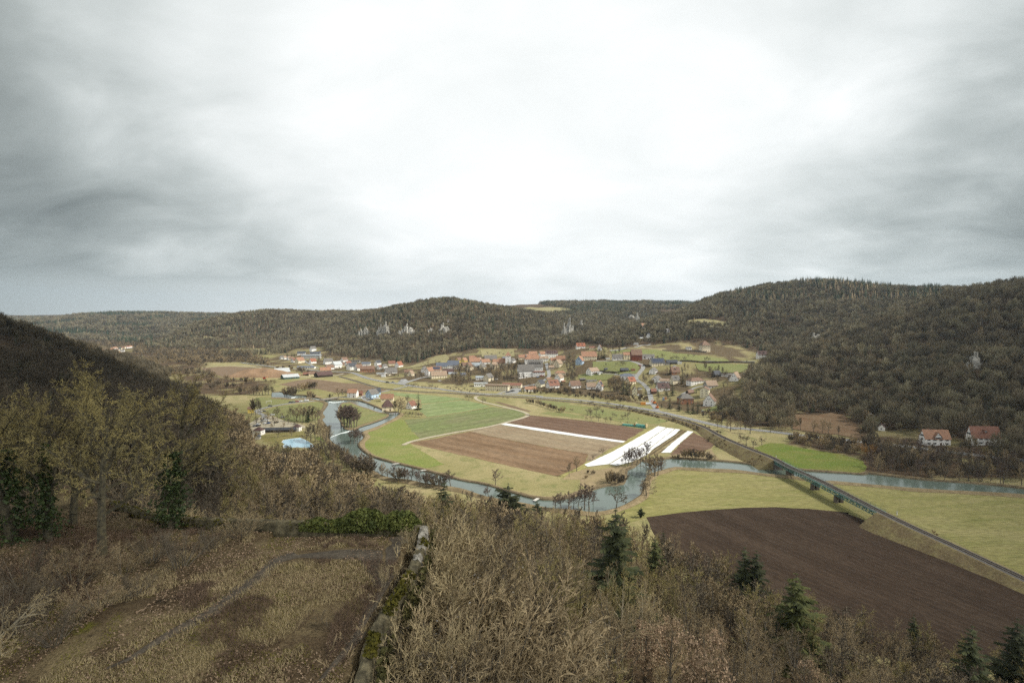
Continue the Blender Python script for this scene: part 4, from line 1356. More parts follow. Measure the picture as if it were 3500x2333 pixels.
def house(reg, x, y, L, Wd, hw, hr, yaw, wall, roof, label, style='gable', win=True, name='house', cat='house', rows=None, chim=1, dorm=0, dep=.5, group=None, solar=False, shut=False, timber=False, gapw=3.5, ws=.92, balcony=False):
    """a building; sizes L (along the ridge), Wd, wall and roof height in pixels of the region it was measured in"""
    px, py = R(reg, (x, y))
    k0 = REG[reg][2]
    bx, by, bz = T(px, py)
    s = k0 * by / F
    s *= 1.06
    L, Wd, hw, hr = L * s, Wd * s, hw * s, hr * s
    yw = math.radians(yaw)
    depth = abs(Wd * math.cos(yw)) + abs(L * math.sin(yw))
    d = np.array([bx, by]) / math.hypot(bx, by)
    cx, cy = bx + d[0] * depth * dep, by + d[1] * depth * dep
    CLEAR.append((cx, cy, max(L, Wd) * .62 + 2, .6 * (abs(L * math.cos(yw)) + abs(Wd * math.sin(yw))) / 2 / by * F, py - (hw + hr) / by * F, py))
    o = empty(name, (cx, cy, bz), yw, label, cat, group)
    hl, hd = L / 2, Wd / 2
    ov = min(.6, Wd * .06)
    w = MB()
    lo = -3.0
    ridge_hip = max(0.0, hl - hd * .9) if style == 'hip' else hl
    if style == 'gable':
        w.add([(-hl, -hd, lo), (hl, -hd, lo), (hl, hd, lo), (-hl, hd, lo), (-hl, -hd, hw), (hl, -hd, hw), (hl, hd, hw), (-hl, hd, hw), (-hl, 0, hw + hr), (hl, 0, hw + hr)],
              [(0, 1, 5, 4), (2, 3, 7, 6), (1, 2, 6, 9, 5), (3, 0, 4, 8, 7), (4, 5, 9, 8), (6, 7, 8, 9)])
    else:
        w.box((0, 0, (hw + lo) / 2), (L, Wd, hw - lo))
    w.build('wall', WALLS[wall], o)
    if timber:
        m = MB()
        for sy in (-1,):
            n = max(3, int(L / 1.6))
            for zz in (.02, .5, .98):
                m.box((0, sy * (hd + .03), hw * (.5 + .5 * zz)), (L, .1, .2))
            for i in range(n + 1):
                m.box((-hl + L * i / n, sy * (hd + .04), hw * .75), (.18, .1, hw * .5))
        for sx in (-1, 1):
            for i in range(5):
                m.box((sx * (hl + .03), -hd + Wd * i / 4, hw * .75), (.1, .18, hw * .5))
            for zz in (.5, 1.0):
                m.box((sx * (hl + .035), 0, hw * zz), (.1, Wd, .2))
            m.box((sx * (hl + .03), 0, hw + hr * .4), (.1, Wd * .55, .18))
            m.box((sx * (hl + .04), 0, hw + hr * .4), (.1, .18, hr * .75))
        m.build('timber_framing', M_BEAM, o)
    r = MB()
    th = .22
    if style == 'gable':
        e = ov * hr / max(hd, .1)
        for sy in (-1, 1):
            a = [(-hl - ov, sy * (hd + ov), hw - e), (hl + ov, sy * (hd + ov), hw - e), (hl + ov, 0, hw + hr), (-hl - ov, 0, hw + hr)]
            r.add([(p[0], p[1], p[2] + th) for p in a] + [(p[0], p[1], p[2] + .03) for p in a], [(0, 1, 2, 3), (7, 6, 5, 4), (0, 4, 5, 1), (1, 5, 6, 2), (3, 7, 4, 0)] if sy < 0 else [(3, 2, 1, 0), (4, 5, 6, 7), (1, 5, 4, 0), (2, 6, 5, 1), (0, 4, 7, 3)])
    elif style == 'hip':
        b = [(-hl - ov, -hd - ov, hw), (hl + ov, -hd - ov, hw), (hl + ov, hd + ov, hw), (-hl - ov, hd + ov, hw), (-ridge_hip, 0, hw + hr), (ridge_hip, 0, hw + hr)]
        if ridge_hip < .3:
            b[4] = b[5] = (0, 0, hw + hr)
        r.add([(p[0], p[1], p[2] + .02) for p in b], [(0, 1, 5, 4), (1, 2, 5), (2, 3, 4, 5), (3, 0, 4), (3, 2, 1, 0)])
    elif style == 'flat':
        r.box((0, 0, hw + hr / 2 + .01), (L + .8, Wd + .8, max(hr, .3)))
    rf = r.build('roof', ROOFS[roof], o)
    if chim and style != 'flat':
        m = MB()
        for c in range(chim):
            m.box(((-.25 + .5 * c) * L if chim > 1 else .22 * L, hd * .12, hw + hr), (.7, .6, 1.6))
            if chim > 1:
                break
        m.build('chimney', M_CHIM, rf)
        if chim > 1:
            m = MB()
            m.box((.28 * L, hd * .12, hw + hr), (.7, .6, 1.6))
            m.build('chimney', M_CHIM, rf)
    # windows on the sides that can be seen
    to_cam = Vector((-cx, -cy, 0)).normalized()
    sides = [((0, -1), L, hd), ((0, 1), L, hd), ((-1, 0), Wd, hl), ((1, 0), Wd, hl)]
    did_door = False
    for (nx, ny), ln, off in sides:
        wn = Vector((nx * math.cos(yw) - ny * math.sin(yw), nx * math.sin(yw) + ny * math.cos(yw), 0))
        if wn.dot(to_cam) < .12 or not win:
            continue
        ang = math.atan2(ny, nx) - math.pi / 2
        nr = rows or max(1, int(round(hw / 3.0)))
        nc = max(1, int((ln - .6) / gapw))
        sc = min(1.0, hw / nr / 2.1) * ws
        tx, ty = -ny, nx
        spots = []
        for q in range(nr):
            for c in range(nc):
                u = (c + .5 - nc / 2) * (ln - .8) / nc
                spots.append((u, hw * (q + .58) / nr))
        if style == 'gable' and nx != 0 and hr > 2.6:
            for u in ((-.9, .9) if hr > 3.6 else (0,)):
                spots.append((u, hw + hr * .3))
        di = len(spots) and (nc // 2)
        for n_, (u, z) in enumerate(spots):
            isdoor = (n_ == di and not did_door and z < 3.2 and nr * nc > 2)
            c = link('door' if isdoor else 'window', DOOR_ME if isdoor else WIN_ME, o)
            c.location = (nx * off + tx * u + nx * .004, ny * off + ty * u + ny * .004, 1.06 if isdoor else z)
            c.rotation_euler = (0, 0, ang)
            if not isdoor:
                c.scale = (sc, 1, sc)
            else:
                did_door = True
            if shut and not isdoor:
                m = MB()
                for sd in (-.85, .85):
                    m.box((sd * sc, .03, 0), (.5 * sc, .06, 1.36 * sc))
                sh = m.build('shutters', M_SHUT, c)
                sh.scale = (1 / sc, 1, 1 / sc)
        if balcony and ny == -1:
            m = MB()
            for q in range(1, nr):
                zz = hw * q / nr + .1
                m.box((0, -hd - .8, zz), (L * .8, 1.6, .18))
                m.box((0, -hd - 1.55, zz + .6), (L * .8, .08, 1.0))
            m.build('balcony', WALLS['brown'] if balcony == 'brown' else M_FRAME, o)
    if dorm:
        for k in range(dorm):
            u = (k + .5 - dorm / 2) * L * .8 / dorm
            f = .45
            yy, zz = -hd * (1 - f), hw + hr * f
            m = MB()
            dw, dh = min(2.2, L * .6 / dorm), hr * .28
            m.add([(u - dw / 2, yy - .5, zz - .5), (u + dw / 2, yy - .5, zz - .5), (u + dw / 2, yy - .5, zz + dh), (u - dw / 2, yy - .5, zz + dh), (u - dw / 2, yy + hd * .45, zz + dh + .3), (u + dw / 2, yy + hd * .45, zz + dh + .3), (u + dw / 2, yy + hd * .3, zz - .5), (u - dw / 2, yy + hd * .3, zz - .5)],
                  [(0, 1, 2, 3), (3, 2, 5, 4), (1, 6, 5, 2), (0, 3, 4, 7)])
            dm = m.build('dormer', [ROOFS[roof]], o)
            c = link('window', WIN_ME, dm)
            c.location = (u, yy - .5, zz + dh * .35)
            c.rotation_euler = (0, 0, math.pi)
            c.scale = (min(1.2, dw * .7), 1, min(.8, dh * .6))
    if solar:
        m = MB()
        e = .12
        f0, f1 = .15, .8
        a = [(-hl * .8, -hd * (1 - f0), hw + hr * f0 + .3), (hl * .8, -hd * (1 - f0), hw + hr * f0 + .3), (hl * .8, -hd * (1 - f1), hw + hr * f1 + .3), (-hl * .8, -hd * (1 - f1), hw + hr * f1 + .3)]
        m.add(a + [(p[0], p[1], p[2] - e) for p in a], [(0, 1, 2, 3), (0, 4, 5, 1), (1, 5, 6, 2), (2, 6, 7, 3), (3, 7, 4, 0)])
        m.build('solar_panel', M_SOLAR, rf)
    return o


HOUSES = [
    # left end of the village
    ('r1', 1240, 505, 60, 40, 30, 25, 60, 'white', 'grey', 'white house highest up at the edge of the wood, left of the school'),
    ('r1', 1110, 545, 80, 50, 18, 20, 15, 'white', 'slate', 'low white house with black roof above the terrace of small houses'),
    ('r1', 884, 594, 34, 30, 18, 18, 65, 'white', 'grey', 'first small grey-roofed house at the left end of the village row'),
    ('r1', 917, 598, 34, 30, 20, 18, 65, 'white', 'tan', 'second small white row house, tan roof, left end of village'),
    ('r1', 965, 604, 36, 32, 20, 18, 65, 'white', 'tan', 'third small white row house, nearer the dark pair of spruces'),
    ('r1', 995, 610, 38, 32, 20, 20, 65, 'cream', 'brown', 'last small cream row house beside the long red roof'),
    ('r1', 1030, 632, 70, 45, 20, 26, 70, 'white', 'rust', 'white gabled house with red-brown roof left of the cream one'),
    ('r1', 1088, 642, 85, 62, 30, 32, 62, 'cream', 'orange', 'cream house with bright orange roof at the left edge of village'),
    ('r1', 1238, 645, 62, 48, 25, 28, 50, 'white', 'red', 'small white house with red roof beside the sloping street'),
    ('r1', 1415, 655, 85, 62, 34, 30, 40, 'white', 'grey', 'white house with hipped grey roof standing alone above the village'),
    ('r1', 1600, 628, 64, 50, 24, 26, 55, 'white', 'brown', 'small white house with brown roof at the foot of the wood'),
    ('r1', 1512, 697, 95, 72, 38, 32, 55, 'white', 'pale', 'large white house with pale grey roof left of the main street'),
    ('r1', 1643, 673, 64, 52, 26, 26, 60, 'white', 'rust', 'white house with rusty roof behind the big pale roof'),
    ('r1', 1575, 680, 50, 40, 22, 20, 20, 'cream', 'brown', 'small cream house with brown roof squeezed between white ones'),
    ('r1', 1852, 670, 92, 52, 24, 14, 8, 'white', 'blue', 'low white bungalow with blue-grey roof'),
    ('r1', 1985, 680, 62, 46, 42, 26, 62, 'white', 'slate', 'tall white gabled house with dark roof beside a dark fir'),
    ('r1', 2005, 715, 44, 40, 28, 22, 60, 'white', 'rust', 'small white house with red-brown roof below the dark fir'),
    ('r1', 2228, 687, 72, 56, 24, 36, 62, 'white', 'red', 'white house with steep bright red roof under the hay meadow'),
    ('r1', 1690, 720, 100, 66, 40, 34, 52, 'white', 'slate', 'white house with dark slate roof on the bend of main road'),
    ('r1', 1764, 730, 80, 60, 34, 34, 55, 'white', 'brown', 'white house with brown roof next to the slate-roofed one'),
    ('r1', 1865, 745, 150, 72, 36, 30, 12, 'brick', 'brown', 'long orange brick house with brown roof by the main road'),
    ('r1', 2135, 760, 125, 72, 22, 40, 22, 'white', 'grey', 'white house with big plain grey roof and dark shrubs in front'),
    ('r1', 2145, 668, 70, 50, 24, 26, 20, 'cream', 'rust', 'cream house with rust roof half hidden by bare trees'),
    ('r1', 2062, 702, 50, 40, 24, 22, 60, 'white', 'grey', 'small white gabled house right of the dark fir'),
    ('r1', 1385, 752, 110, 70, 28, 30, 25, 'cream', 'orange', 'cream house with orange hipped roof beside the brown barn'),
    ('r1', 1432, 715, 80, 60, 24, 24, 45, 'white', 'brown', 'white house with brown roof behind the orange hipped one'),
    ('r1', 1232, 785, 70, 60, 20, 22, 20, 'cream', 'brown', 'cream workshop with brown roof left of the brown barn'),
    ('r1', 1160, 782, 60, 40, 16, 16, 20, 'brown', 'rust', 'small brown shed with rust roof by the timber yard'),
    # riverside hamlet
    ('r1', 1700, 1032, 100, 80, 50, 36, -4, 'white', 'orange', 'white riverside house with orange roof and balconies by the road bridge'),
    ('r1', 1780, 1015, 60, 46, 24, 26, 0, 'brick', 'rust', 'small brick house with rust roof right of the balcony house'),
    ('r1', 1920, 1042, 105, 92, 44, 46, 58, 'blue', 'grey', 'light blue house with grey roof by the parked cars'),
    ('r1', 1968, 1008, 84, 70, 34, 36, 30, 'blue', 'slate', 'light blue house with black roof behind the other blue one'),
    ('r1', 2095, 1082, 135, 62, 36, 46, 4, 'cream', 'orange', 'long cream farmhouse with weathered orange roof by the mill'),
    ('r2', 525, 1167, 92, 76, 36, 44, 60, 'white', 'rust', 'white house with rust roof beside the tall lone fir'),
    # middle of the village
    ('r2', 520, 790, 56, 50, 28, 30, 65, 'cream', 'tan', 'small cream gabled house by the road junction'),
    ('r2', 490, 766, 84, 50, 24, 24, 10, 'stone', 'brown', 'stone house with brown roof behind the small cream gable'),
    ('r2', 672, 747, 56, 50, 28, 34, 72, 'white', 'grey', 'white gabled house left of the orange roofs'),
    ('r2', 730, 782, 80, 62, 50, 36, 55, 'white', 'orange', 'tall white house with orange roof at the village street'),
    ('r2', 835, 818, 172, 92, 34, 42, 22, 'cream', 'tan', 'big cream house with broad weathered tile roof by the street'),
    ('r2', 810, 742, 105, 66, 24, 34, 4, 'white', 'orange', 'white house with orange roof carrying a blue solar field', 'gable', True, 'house', 'house', None, 1, 0, .5, None, True),
    ('r2', 1065, 636, 62, 52, 26, 26, 60, 'yellow', 'brown', 'yellow house with brown roof uphill of the blue roofs'),
    ('r2', 1128, 642, 60, 52, 30, 28, 60, 'yellow', 'orange', 'yellow house with orange roof next to the brown-roofed yellow one'),
    ('r2', 1220, 615, 60, 50, 22, 32, 15, 'cream', 'orange', 'cream house with orange roof high in the old village'),
    ('r2', 1246, 657, 112, 62, 34, 36, 18, 'cream', 'orange', 'half-timbered cream house with orange roof in the old village', 'gable', True, 'house', 'house', None, 1, 0, .5, None, False, False, True),
    ('r2', 1305, 637, 60, 50, 28, 28, 60, 'yellow', 'tan', 'narrow yellow house with tan roof behind the half-timbered one'),
    ('r2', 1370, 655, 95, 62, 26, 30, 28, 'white', 'orange', 'white house with orange roof left of the grey stone barn'),
    ('r2', 1190, 722, 70, 60, 40, 36, 62, 'cream', 'brown', 'cream gabled house with brown roof among bare trees'),
    ('r2', 1140, 692, 80, 60, 24, 34, 15, 'cream', 'brown', 'house with dark brown roof right of the blue-roofed hall'),
    ('r2', 1265, 690, 100, 60, 20, 30, 5, 'grey', 'steel', 'grey house with steel-coloured roof below the old village'),
    ('r2', 1430, 622, 135, 62, 28, 38, 18, 'stone', 'grey', 'grey stone barn with grey gable roof left of the tower'),
    ('r2', 1502, 642, 84, 52, 18, 26, 4, 'white', 'orange', 'low orange-roofed house just left of the church'),
    ('r2', 1580, 615, 40, 36, 24, 22, 62, 'white', 'blue', 'small white gabled house with blue roof behind the church'),
    ('r2', 1340, 720, 70, 56, 34, 34, 60, 'cream', 'grey', 'cream house with grey roof behind the bare village trees'),
    ('r2', 1470, 710, 70, 60, 40, 34, 50, 'cream', 'tan', 'cream gabled house screened by trees under the church'),
    ('r2', 1915, 562, 90, 50, 26, 26, 15, 'white', 'orange', 'white house with orange roof on top of the castle lane'),
    ('r2', 1800, 600, 90, 50, 24, 28, 10, 'cream', 'orange', 'low cream house with orange roof among firs left of inn'),
    ('r2', 2032, 572, 76, 52, 34, 26, 25, 'white', 'orange', 'white house with orange roof left of the dark dormer roof'),
    ('r2', 2236, 642, 95, 55, 34, 46, 2, 'cream', 'orange', 'cream barn-like house with steep orange roof up the lane'),
    ('r2', 2150, 655, 62, 50, 44, 26, 15, 'cream', 'orange', 'tall cream house with orange roof beside the lane'),
    ('r2', 2206, 692, 92, 72, 44, 42, 62, 'cream', 'tan', 'half-timbered house with pale tile roof above a stone wall', 'gable', True, 'house', 'house', None, 1, 0, .5, None, False, False, True),
    ('r2', 2128, 715, 56, 46, 26, 18, 10, 'stone', 'tan', 'little stone outhouse below the half-timbered house'),
    ('r2', 1408, 852, 92, 72, 44, 40, 58, 'cream', 'grey', 'cream house with grey roof and plain gable below the trees'),
    ('r2', 1308, 832, 86, 62, 24, 16, 8, 'white', 'steel', 'low white house with steel roof left of the cream gable'),
    ('r2', 2000, 917, 95, 74, 36, 40, 58, 'pale', 'slate', 'pale yellow house with slate roof by the junction street'),
    ('r2', 1888, 966, 122, 64, 24, 26, 12, 'white', 'orange', 'bungalow with orange roof behind two dark columnar trees'),
    ('r2', 2145, 932, 125, 84, 34, 56, 28, 'white', 'rust', 'house with big rust-red roof and timber balcony', 'gable', True, 'house', 'house', None, 1, 2, .5, None, False, False, False, 3.5, .92, 'brown'),
    ('r2', 2220, 857, 84, 72, 46, 36, 58, 'white', 'tan', 'plain white house with tan roof behind the rust-red roof'),
    ('r2', 2232, 782, 115, 64, 28, 22, 2, 'cream', 'orange', 'cream house with low orange hipped roof along the lane', 'hip'),
    ('r2', 2105, 827, 66, 46, 8, 12, 10, 'cream', 'orange', 'small open shelter with orange roof at the lane foot', 'hip', False),
    # right part of the village
    ('r3', 552, 932, 115, 74, 34, 48, 18, 'white', 'brown', 'white house with large brown roof left of the solar house'),
    ('r3', 740, 938, 100, 62, 28, 38, 5, 'white', 'tan', 'white house with pointed cross gable and tan roof'),
    ('r3', 838, 957, 76, 70, 50, 56, 68, 'white', 'orange', 'white gabled house with solar panels on its orange roof', 'gable', True, 'house', 'house', None, 1, 0, .5, None, True),
    ('r3', 757, 783, 125, 82, 48, 34, 38, 'white', 'tan', 'white house on a lawn with balcony and tan roof', 'gable', True, 'house', 'house', 2, 1, 0, .5, None, False, False, False, 3.5, .92, 'brown'),
    ('r3', 840, 775, 40, 34, 24, 4, 30, 'white', 'pale', 'white flat garage beside the lawn house', 'flat'),
    ('r3', 1152, 837, 145, 92, 46, 26, -4, 'white', 'blue', 'white villa with low blue-grey hipped roof', 'hip'),
    ('r3', 1195, 892, 84, 72, 42, 42, 25, 'cream', 'red', 'cream house with bright orange-red roof and dormer by the street', 'gable', True, 'house', 'house', None, 1, 1),
    ('r3', 1238, 1012, 54, 50, 66, 34, 80, 'pale', 'brown', 'narrow pale yellow gable with a timber base by the scrub'),
    ('r3', 1120, 742, 84, 52, 22, 20, 2, 'dark', 'slate', 'dark wooden cabin in the orchard meadow', 'gable', False),
    ('r3', 1222, 733, 40, 30, 22, 4, 5, 'brick', 'rust', 'small brick-red hut with flat roof in the orchard', 'flat', False),
    ('r3', 908, 725, 36, 26, 14, 12, 5, 'dark', 'slate', 'tiny dark garden shed above the white lawn house', 'gable', False),
    ('r3', 1158, 595, 98, 62, 48, 26, 3, 'cream', 'orange', 'cream farmhouse with long window dormer and orange roof', 'gable', True, 'house', 'house', 3, 1, 0),
    ('r3', 1040, 607, 105, 56, 26, 38, 2, 'white', 'grey', 'white farm building with dark sagging roof left of farmhouse'),
    ('r3', 1495, 677, 145, 84, 38, 48, 8, 'cream', 'slate', 'cream house with black roof and solar panels above the street', 'gable', True, 'house', 'house', 2, 1, 0, .5, None, True),
    ('r3', 712, 607, 162, 82, 44, 50, 4, 'cream', 'orange', 'long pale yellow manor with wide orange roof', 'gable', True, 'house', 'house', 2, 2),
    ('r3', 610, 662, 66, 74, 50, 46, 62, 'blue', 'orange', 'pale blue half-timbered house with orange roof', 'gable', True, 'house', 'house', None, 1, 0, .5, None, False, False, True),
    ('r3', 618, 472, 92, 56, 26, 32, 8, 'white', 'red', 'white villa with red roof in the wood above the village', 'gable', True, 'house', 'house', None, 2, 2),
    ('r3', 838, 500, 44, 40, 36, 32, 70, 'white', 'brown', 'small white gable peeping out between dark firs'),
    ('r3', 755, 478, 70, 36, 14, 14, 0, 'cream', 'rust', 'low cream shed with rust roof in the wood edge'),
    ('r3', 1455, 772, 84, 72, 40, 32, 58, 'white', 'grey', 'white chalet-like gable with dark balcony beside the street', 'gable', True, 'house', 'house', 2, 1, 0, .5, None, False, False, False, 3.5, .92, 'brown'),
    ('r3', 1490, 867, 96, 80, 40, 34, 55, 'white', 'grey', 'white house with dark gable front and grey roof'),
    ('r3', 1595, 877, 130, 66, 30, 22, -8, 'white', 'tan', 'low white house with tan roof behind the dark gable house'),
    ('r3', 1702, 882, 90, 62, 46, 46, 18, 'cream', 'grey', 'cream house with steep grey roof and wide dormer', 'gable', True, 'house', 'house', 2, 1, 1),
    ('r3', 1700, 772, 92, 66, 32, 50, 6, 'brick', 'brown', 'brown shingled house with a dormer among bare trees', 'gable', True, 'house', 'house', None, 1, 1),
    ('r3', 1935, 892, 172, 92, 44, 32, 18, 'white', 'brown', 'white villa with low brown hipped roof over terraced garden', 'hip'),
    ('r3', 2110, 932, 125, 84, 36, 48, 12, 'grey', 'tan', 'pale grey house with long weathered brown roof'),
    ('r3', 2043, 1042, 92, 92, 92, 26, 62, 'pale', 'brown', 'tall pale yellow block of flats with brown roof'),
    ('r4', 756, 972, 130, 118, 58, 72, 62, 'white', 'brown', 'big white gabled house with brown roof at village edge'),
    ('r3', 1820, 1112, 150, 105, 62, 48, 4, 'brick', 'grey', 'unfinished brick-coloured house with grey hipped roof behind firs', 'hip'),
    ('r3', 1455, 997, 56, 50, 32, 26, 4, 'brown', 'rust', 'brown shed with rust-red roof at the street corner', 'gable', False),
    ('r3', 1560, 962, 125, 92, 36, 48, 4, 'white', 'plum', 'house with dark plum roof between the street and tall firs', 'gable', True, 'house', 'house', None, 1, 1),
    ('r4', 835, 632, 86, 64, 26, 40, 20, 'dark', 'slate', 'dark timber chalet on a white base under the meadow'),
    ('r4', 980, 627, 66, 52, 18, 14, 4, 'white', 'grey', 'low white bungalow right of the dark chalet'),
    ('r4', 1052, 682, 132, 84, 36, 60, 52, 'white', 'tan', 'white house with long orange-brown roof at the forest edge', 'gable', True, 'house', 'house', None, 2, 0, .5, None, False, False, False, 3.5, .92, 'brown'),
    ('r4', 1350, 417, 96, 54, 42, 36, 0, 'white', 'plum', 'lone white house with dark dormered roof above the meadow', 'gable', True, 'house', 'house', 2, 1, 2),
    ('r4', 698, 342, 92, 82, 72, 44, 8, 'cream', 'brown', 'tall half-timbered tower house with steep brown hipped roof', 'hip', True, 'house', 'house', 3, 1, 0, .5, None, False, False, True),
    ('r4', 515, 317, 54, 40, 18, 12, 6, 'white', 'grey', 'little white hut with grey roof left of the tower house'),
    ('r3', 1340, 247, 72, 62, 24, 36, 25, 'white', 'orange', 'white house with orange roof up in the gorge clearing'),
    ('r3', 1426, 252, 26, 22, 10, 4, 5, 'white', 'pale', 'tiny white flat hut right of the gorge house', 'flat', False),
    ('r3', 1400, 362, 60, 54, 24, 36, 62, 'white', 'slate', 'white house with pointed dark A-shaped roof in the wood'),
    ('r3', 1310, 372, 110, 34, 16, 10, 3, 'yellow', 'pale', 'long low yellow building beside the pointed house', 'gable', False),
    ('r3', 1250, 432, 54, 30, 16, 6, 0, 'white', 'pale', 'white shed alone above the meadow lane', 'flat', False),
    ('r3', 1618, 292, 56, 44, 22, 24, 40, 'white', 'grey', 'small white villa hidden among the trees of upper slope'),
    ('r5', 715, 577, 88, 62, 36, 32, 52, 'white', 'plum', 'small white cottage with dark roof above the country road'),
    ('r5', 580, 388, 46, 40, 50, 14, 30, 'white', 'grey', 'white garden house half hidden in the right-hand wood'),
]
HOUSES += [
    ('r2', 175, 772, 90, 30, 14, 6, 3, 'white', 'pale', 'row of low white greenhouses by the main road', 'flat', False, 'greenhouse', 'greenhouse'),
    ('r2', 205, 800, 44, 26, 12, 8, 5, 'white', 'pale', 'small white hut in the roadside garden', 'gable', False, 'hut', 'hut'),
    ('r2', 268, 782, 34, 28, 18, 14, 60, 'cream', 'grey', 'small gabled annex in front of the big grey roof', 'gable', True),
    ('r2', 1115, 792, 60, 44, 18, 18, 30, 'grey', 'blue', 'low grey workshop with blue-grey roof behind the tree clump', 'gable', True),
    ('r2', 1000, 782, 90, 46, 18, 16, 5, 'cream', 'steel', 'low cream shop with steel roof below the brown barn', 'gable', True),
    ('r2', 900, 690, 46, 38, 26, 24, 60, 'yellow', 'orange', 'small yellow gable squeezed against the blue roof', 'gable', True),
    ('r2', 1690, 640, 50, 42, 26, 26, 55, 'white', 'grey', 'white house with grey roof right of the church tower', 'gable', True),
    ('r2', 1255, 618, 50, 40, 22, 24, 60, 'white', 'rust', 'white gabled house above the half-timbered house', 'gable', True),
    ('r2', 1860, 592, 60, 44, 24, 26, 50, 'white', 'orange', 'white house with orange roof uphill left of the inn', 'gable', True),
    ('r2', 2265, 862, 40, 30, 12, 10, 20, 'brown', 'orange', 'brown lean-to with orange roof beside the plain white house', 'gable', False),
    ('r3', 640, 845, 60, 40, 18, 12, 5, 'dark', 'grey', 'dark garden shed below the white lawn house', 'gable', False, 'shed', 'shed'),
    ('r3', 745, 855, 110, 30, 12, 10, 3, 'grey', 'grey', 'row of low grey garages behind the solar house', 'gable', False, 'garage', 'garage'),
    ('r3', 930, 600, 40, 26, 14, 4, 5, 'white', 'pale', 'white site hut left of the farm lane', 'flat', False, 'hut', 'hut'),
    ('r3', 1610, 662, 46, 30, 14, 6, 5, 'grey', 'grey', 'grey carport between the solar roof and dark shed', 'flat', False, 'carport', 'carport'),
    ('r3', 1750, 650, 44, 34, 14, 8, 0, 'white', 'pale', 'small white garage right of the dark shed', 'flat', False, 'garage', 'garage'),
    ('r3', 1548, 905, 60, 44, 20, 22, 10, 'dark', 'slate', 'black-boarded carport above the plum roof', 'gable', False, 'carport', 'carport'),
    ('r3', 1300, 945, 40, 28, 14, 8, 10, 'white', 'grey', 'white garden hut in the trees left of the street', 'flat', False, 'hut', 'hut'),
    ('r3', 1875, 1000, 80, 50, 20, 26, 25, 'dark', 'brown', 'dark timber barn below the white villa', 'gable', False, 'barn', 'barn'),
    ('r3', 2260, 790, 50, 36, 14, 10, 3, 'white', 'grey', 'white flat garage right of the timber chalet', 'flat', False, 'garage', 'garage'),
    ('r3', 2340, 845, 40, 50, 26, 22, 65, 'white', 'tan', 'white gable end at the last garden before the wood', 'gable', True),
]
for h in HOUSES:
    house(*h)
# large buildings
house('r1', 1225, 592, 190, 90, 32, 10, 8, 'grey', 'steel', 'flat grey concrete school with steel roof on the slope', 'flat', True, 'school', 'school', 2, 0)
house('r1', 1270, 570, 100, 70, 40, 12, 12, 'grey', 'blue', 'taller blue-grey gymnasium block behind the school', 'flat', True, 'gymnasium', 'hall', 2, 0)
house('r1', 1165, 702, 192, 44, 14, 12, -2, 'white', 'blue', 'long low white shed with blue-grey roof under the row houses', 'gable', True, 'long_shed', 'shed', 1, 0)
house('r1', 1735, 636, 84, 42, 18, 8, 0, 'grey', 'grey', 'grey garage block at the foot of the middle hill', 'flat', True, 'garage', 'garage', 1, 0)
house('r1', 882, 778, 150, 105, 32, 38, 38, 'orange', 'pale', 'orange boarded barn with pale metal roof at the timber yard', 'gable', False, 'barn', 'barn', chim=0)
house('r1', 978, 826, 165, 115, 22, 26, 40, 'green', 'pale', 'green hall with pale shallow roof in front of the orange barn', 'gable', True, 'workshop_hall', 'hall', 1, 0)
house('r1', 1362, 806, 165, 115, 24, 34, 42, 'dark', 'plum', 'dark brown barn with partly grey roof beside the fields', 'gable', False, 'barn', 'barn', chim=0)
house('r2', 945, 767, 115, 62, 24, 32, 2, 'brown', 'plum', 'brown barn with dark roof behind the big cream house', 'gable', False, 'barn', 'barn', chim=0)
house('r3', 1256, 612, 112, 74, 66, 52, 2, 'red', 'brown', 'red-brown farm barn with tall brown roof right of farmhouse', 'gable', False, 'barn', 'barn', chim=0)
house('r3', 1392, 597, 125, 64, 34, 20, -4, 'white', 'grey', 'open white farm shed with dark bays and grey roof', 'gable', True, 'farm_shed', 'shed', 1, 0, gapw=5.0, ws=1.9)
house('r3', 1665, 652, 115, 56, 18, 26, -2, 'dark', 'slate', 'low dark shed with slate roof right of the solar-roofed house', 'gable', False, 'shed', 'shed', chim=0)
house('r2', 880, 702, 132, 60, 26, 36, 2, 'white', 'blue', 'long white hall with dark blue roof in the village centre', 'gable', True, 'village_hall', 'hall', 2, 0)
house('r2', 1005, 708, 122, 72, 44, 46, 3, 'white', 'blue', 'taller white hall with blue roof right of the long one', 'gable', True, 'village_hall', 'hall', 2, 0)
house('r2', 1568, 672, 86, 72, 34, 48, 0, 'cream', 'orange', 'cream church nave with orange roof beside its white tower', 'gable', True, 'church_nave', 'church', 1, 0, gapw=5)
house('r2', 1634, 674, 60, 58, 112, 42, 2, 'white', 'orange', 'white square church tower with orange pyramid roof', 'hip', True, 'church_tower', 'tower', 4, 0, gapw=6)
house('r2', 1920, 637, 182, 92, 40, 48, 4, 'white', 'orange', 'large white inn with orange hipped roof', 'hip', True, 'inn', 'inn', 2, 2)
house('r2', 2045, 628, 90, 62, 40, 22, 4, 'white', 'tan', 'white side wing of the inn with tan roof', 'gable', True, 'inn_wing', 'inn', 2, 1)
house('r2', 2132, 582, 125, 62, 50, 30, 8, 'white', 'plum', 'long white hotel with dark dormered roof at the top', 'gable', True, 'hotel', 'hotel', 3, 2, 4)
house('r2', 1945, 745, 160, 80, 62, 62, 3, 'white', 'grey', 'white three-storey hotel wing with grey mansard roof and dormers', 'gable', True, 'hotel_wing', 'hotel', 3, 0, 6, gapw=2.6)
house('r2', 1835, 812, 172, 84, 82, 62, 12, 'white', 'grey', 'front hotel wing with steep grey roof and three window rows', 'gable', True, 'hotel', 'hotel', 3, 2, 0, gapw=2.4)
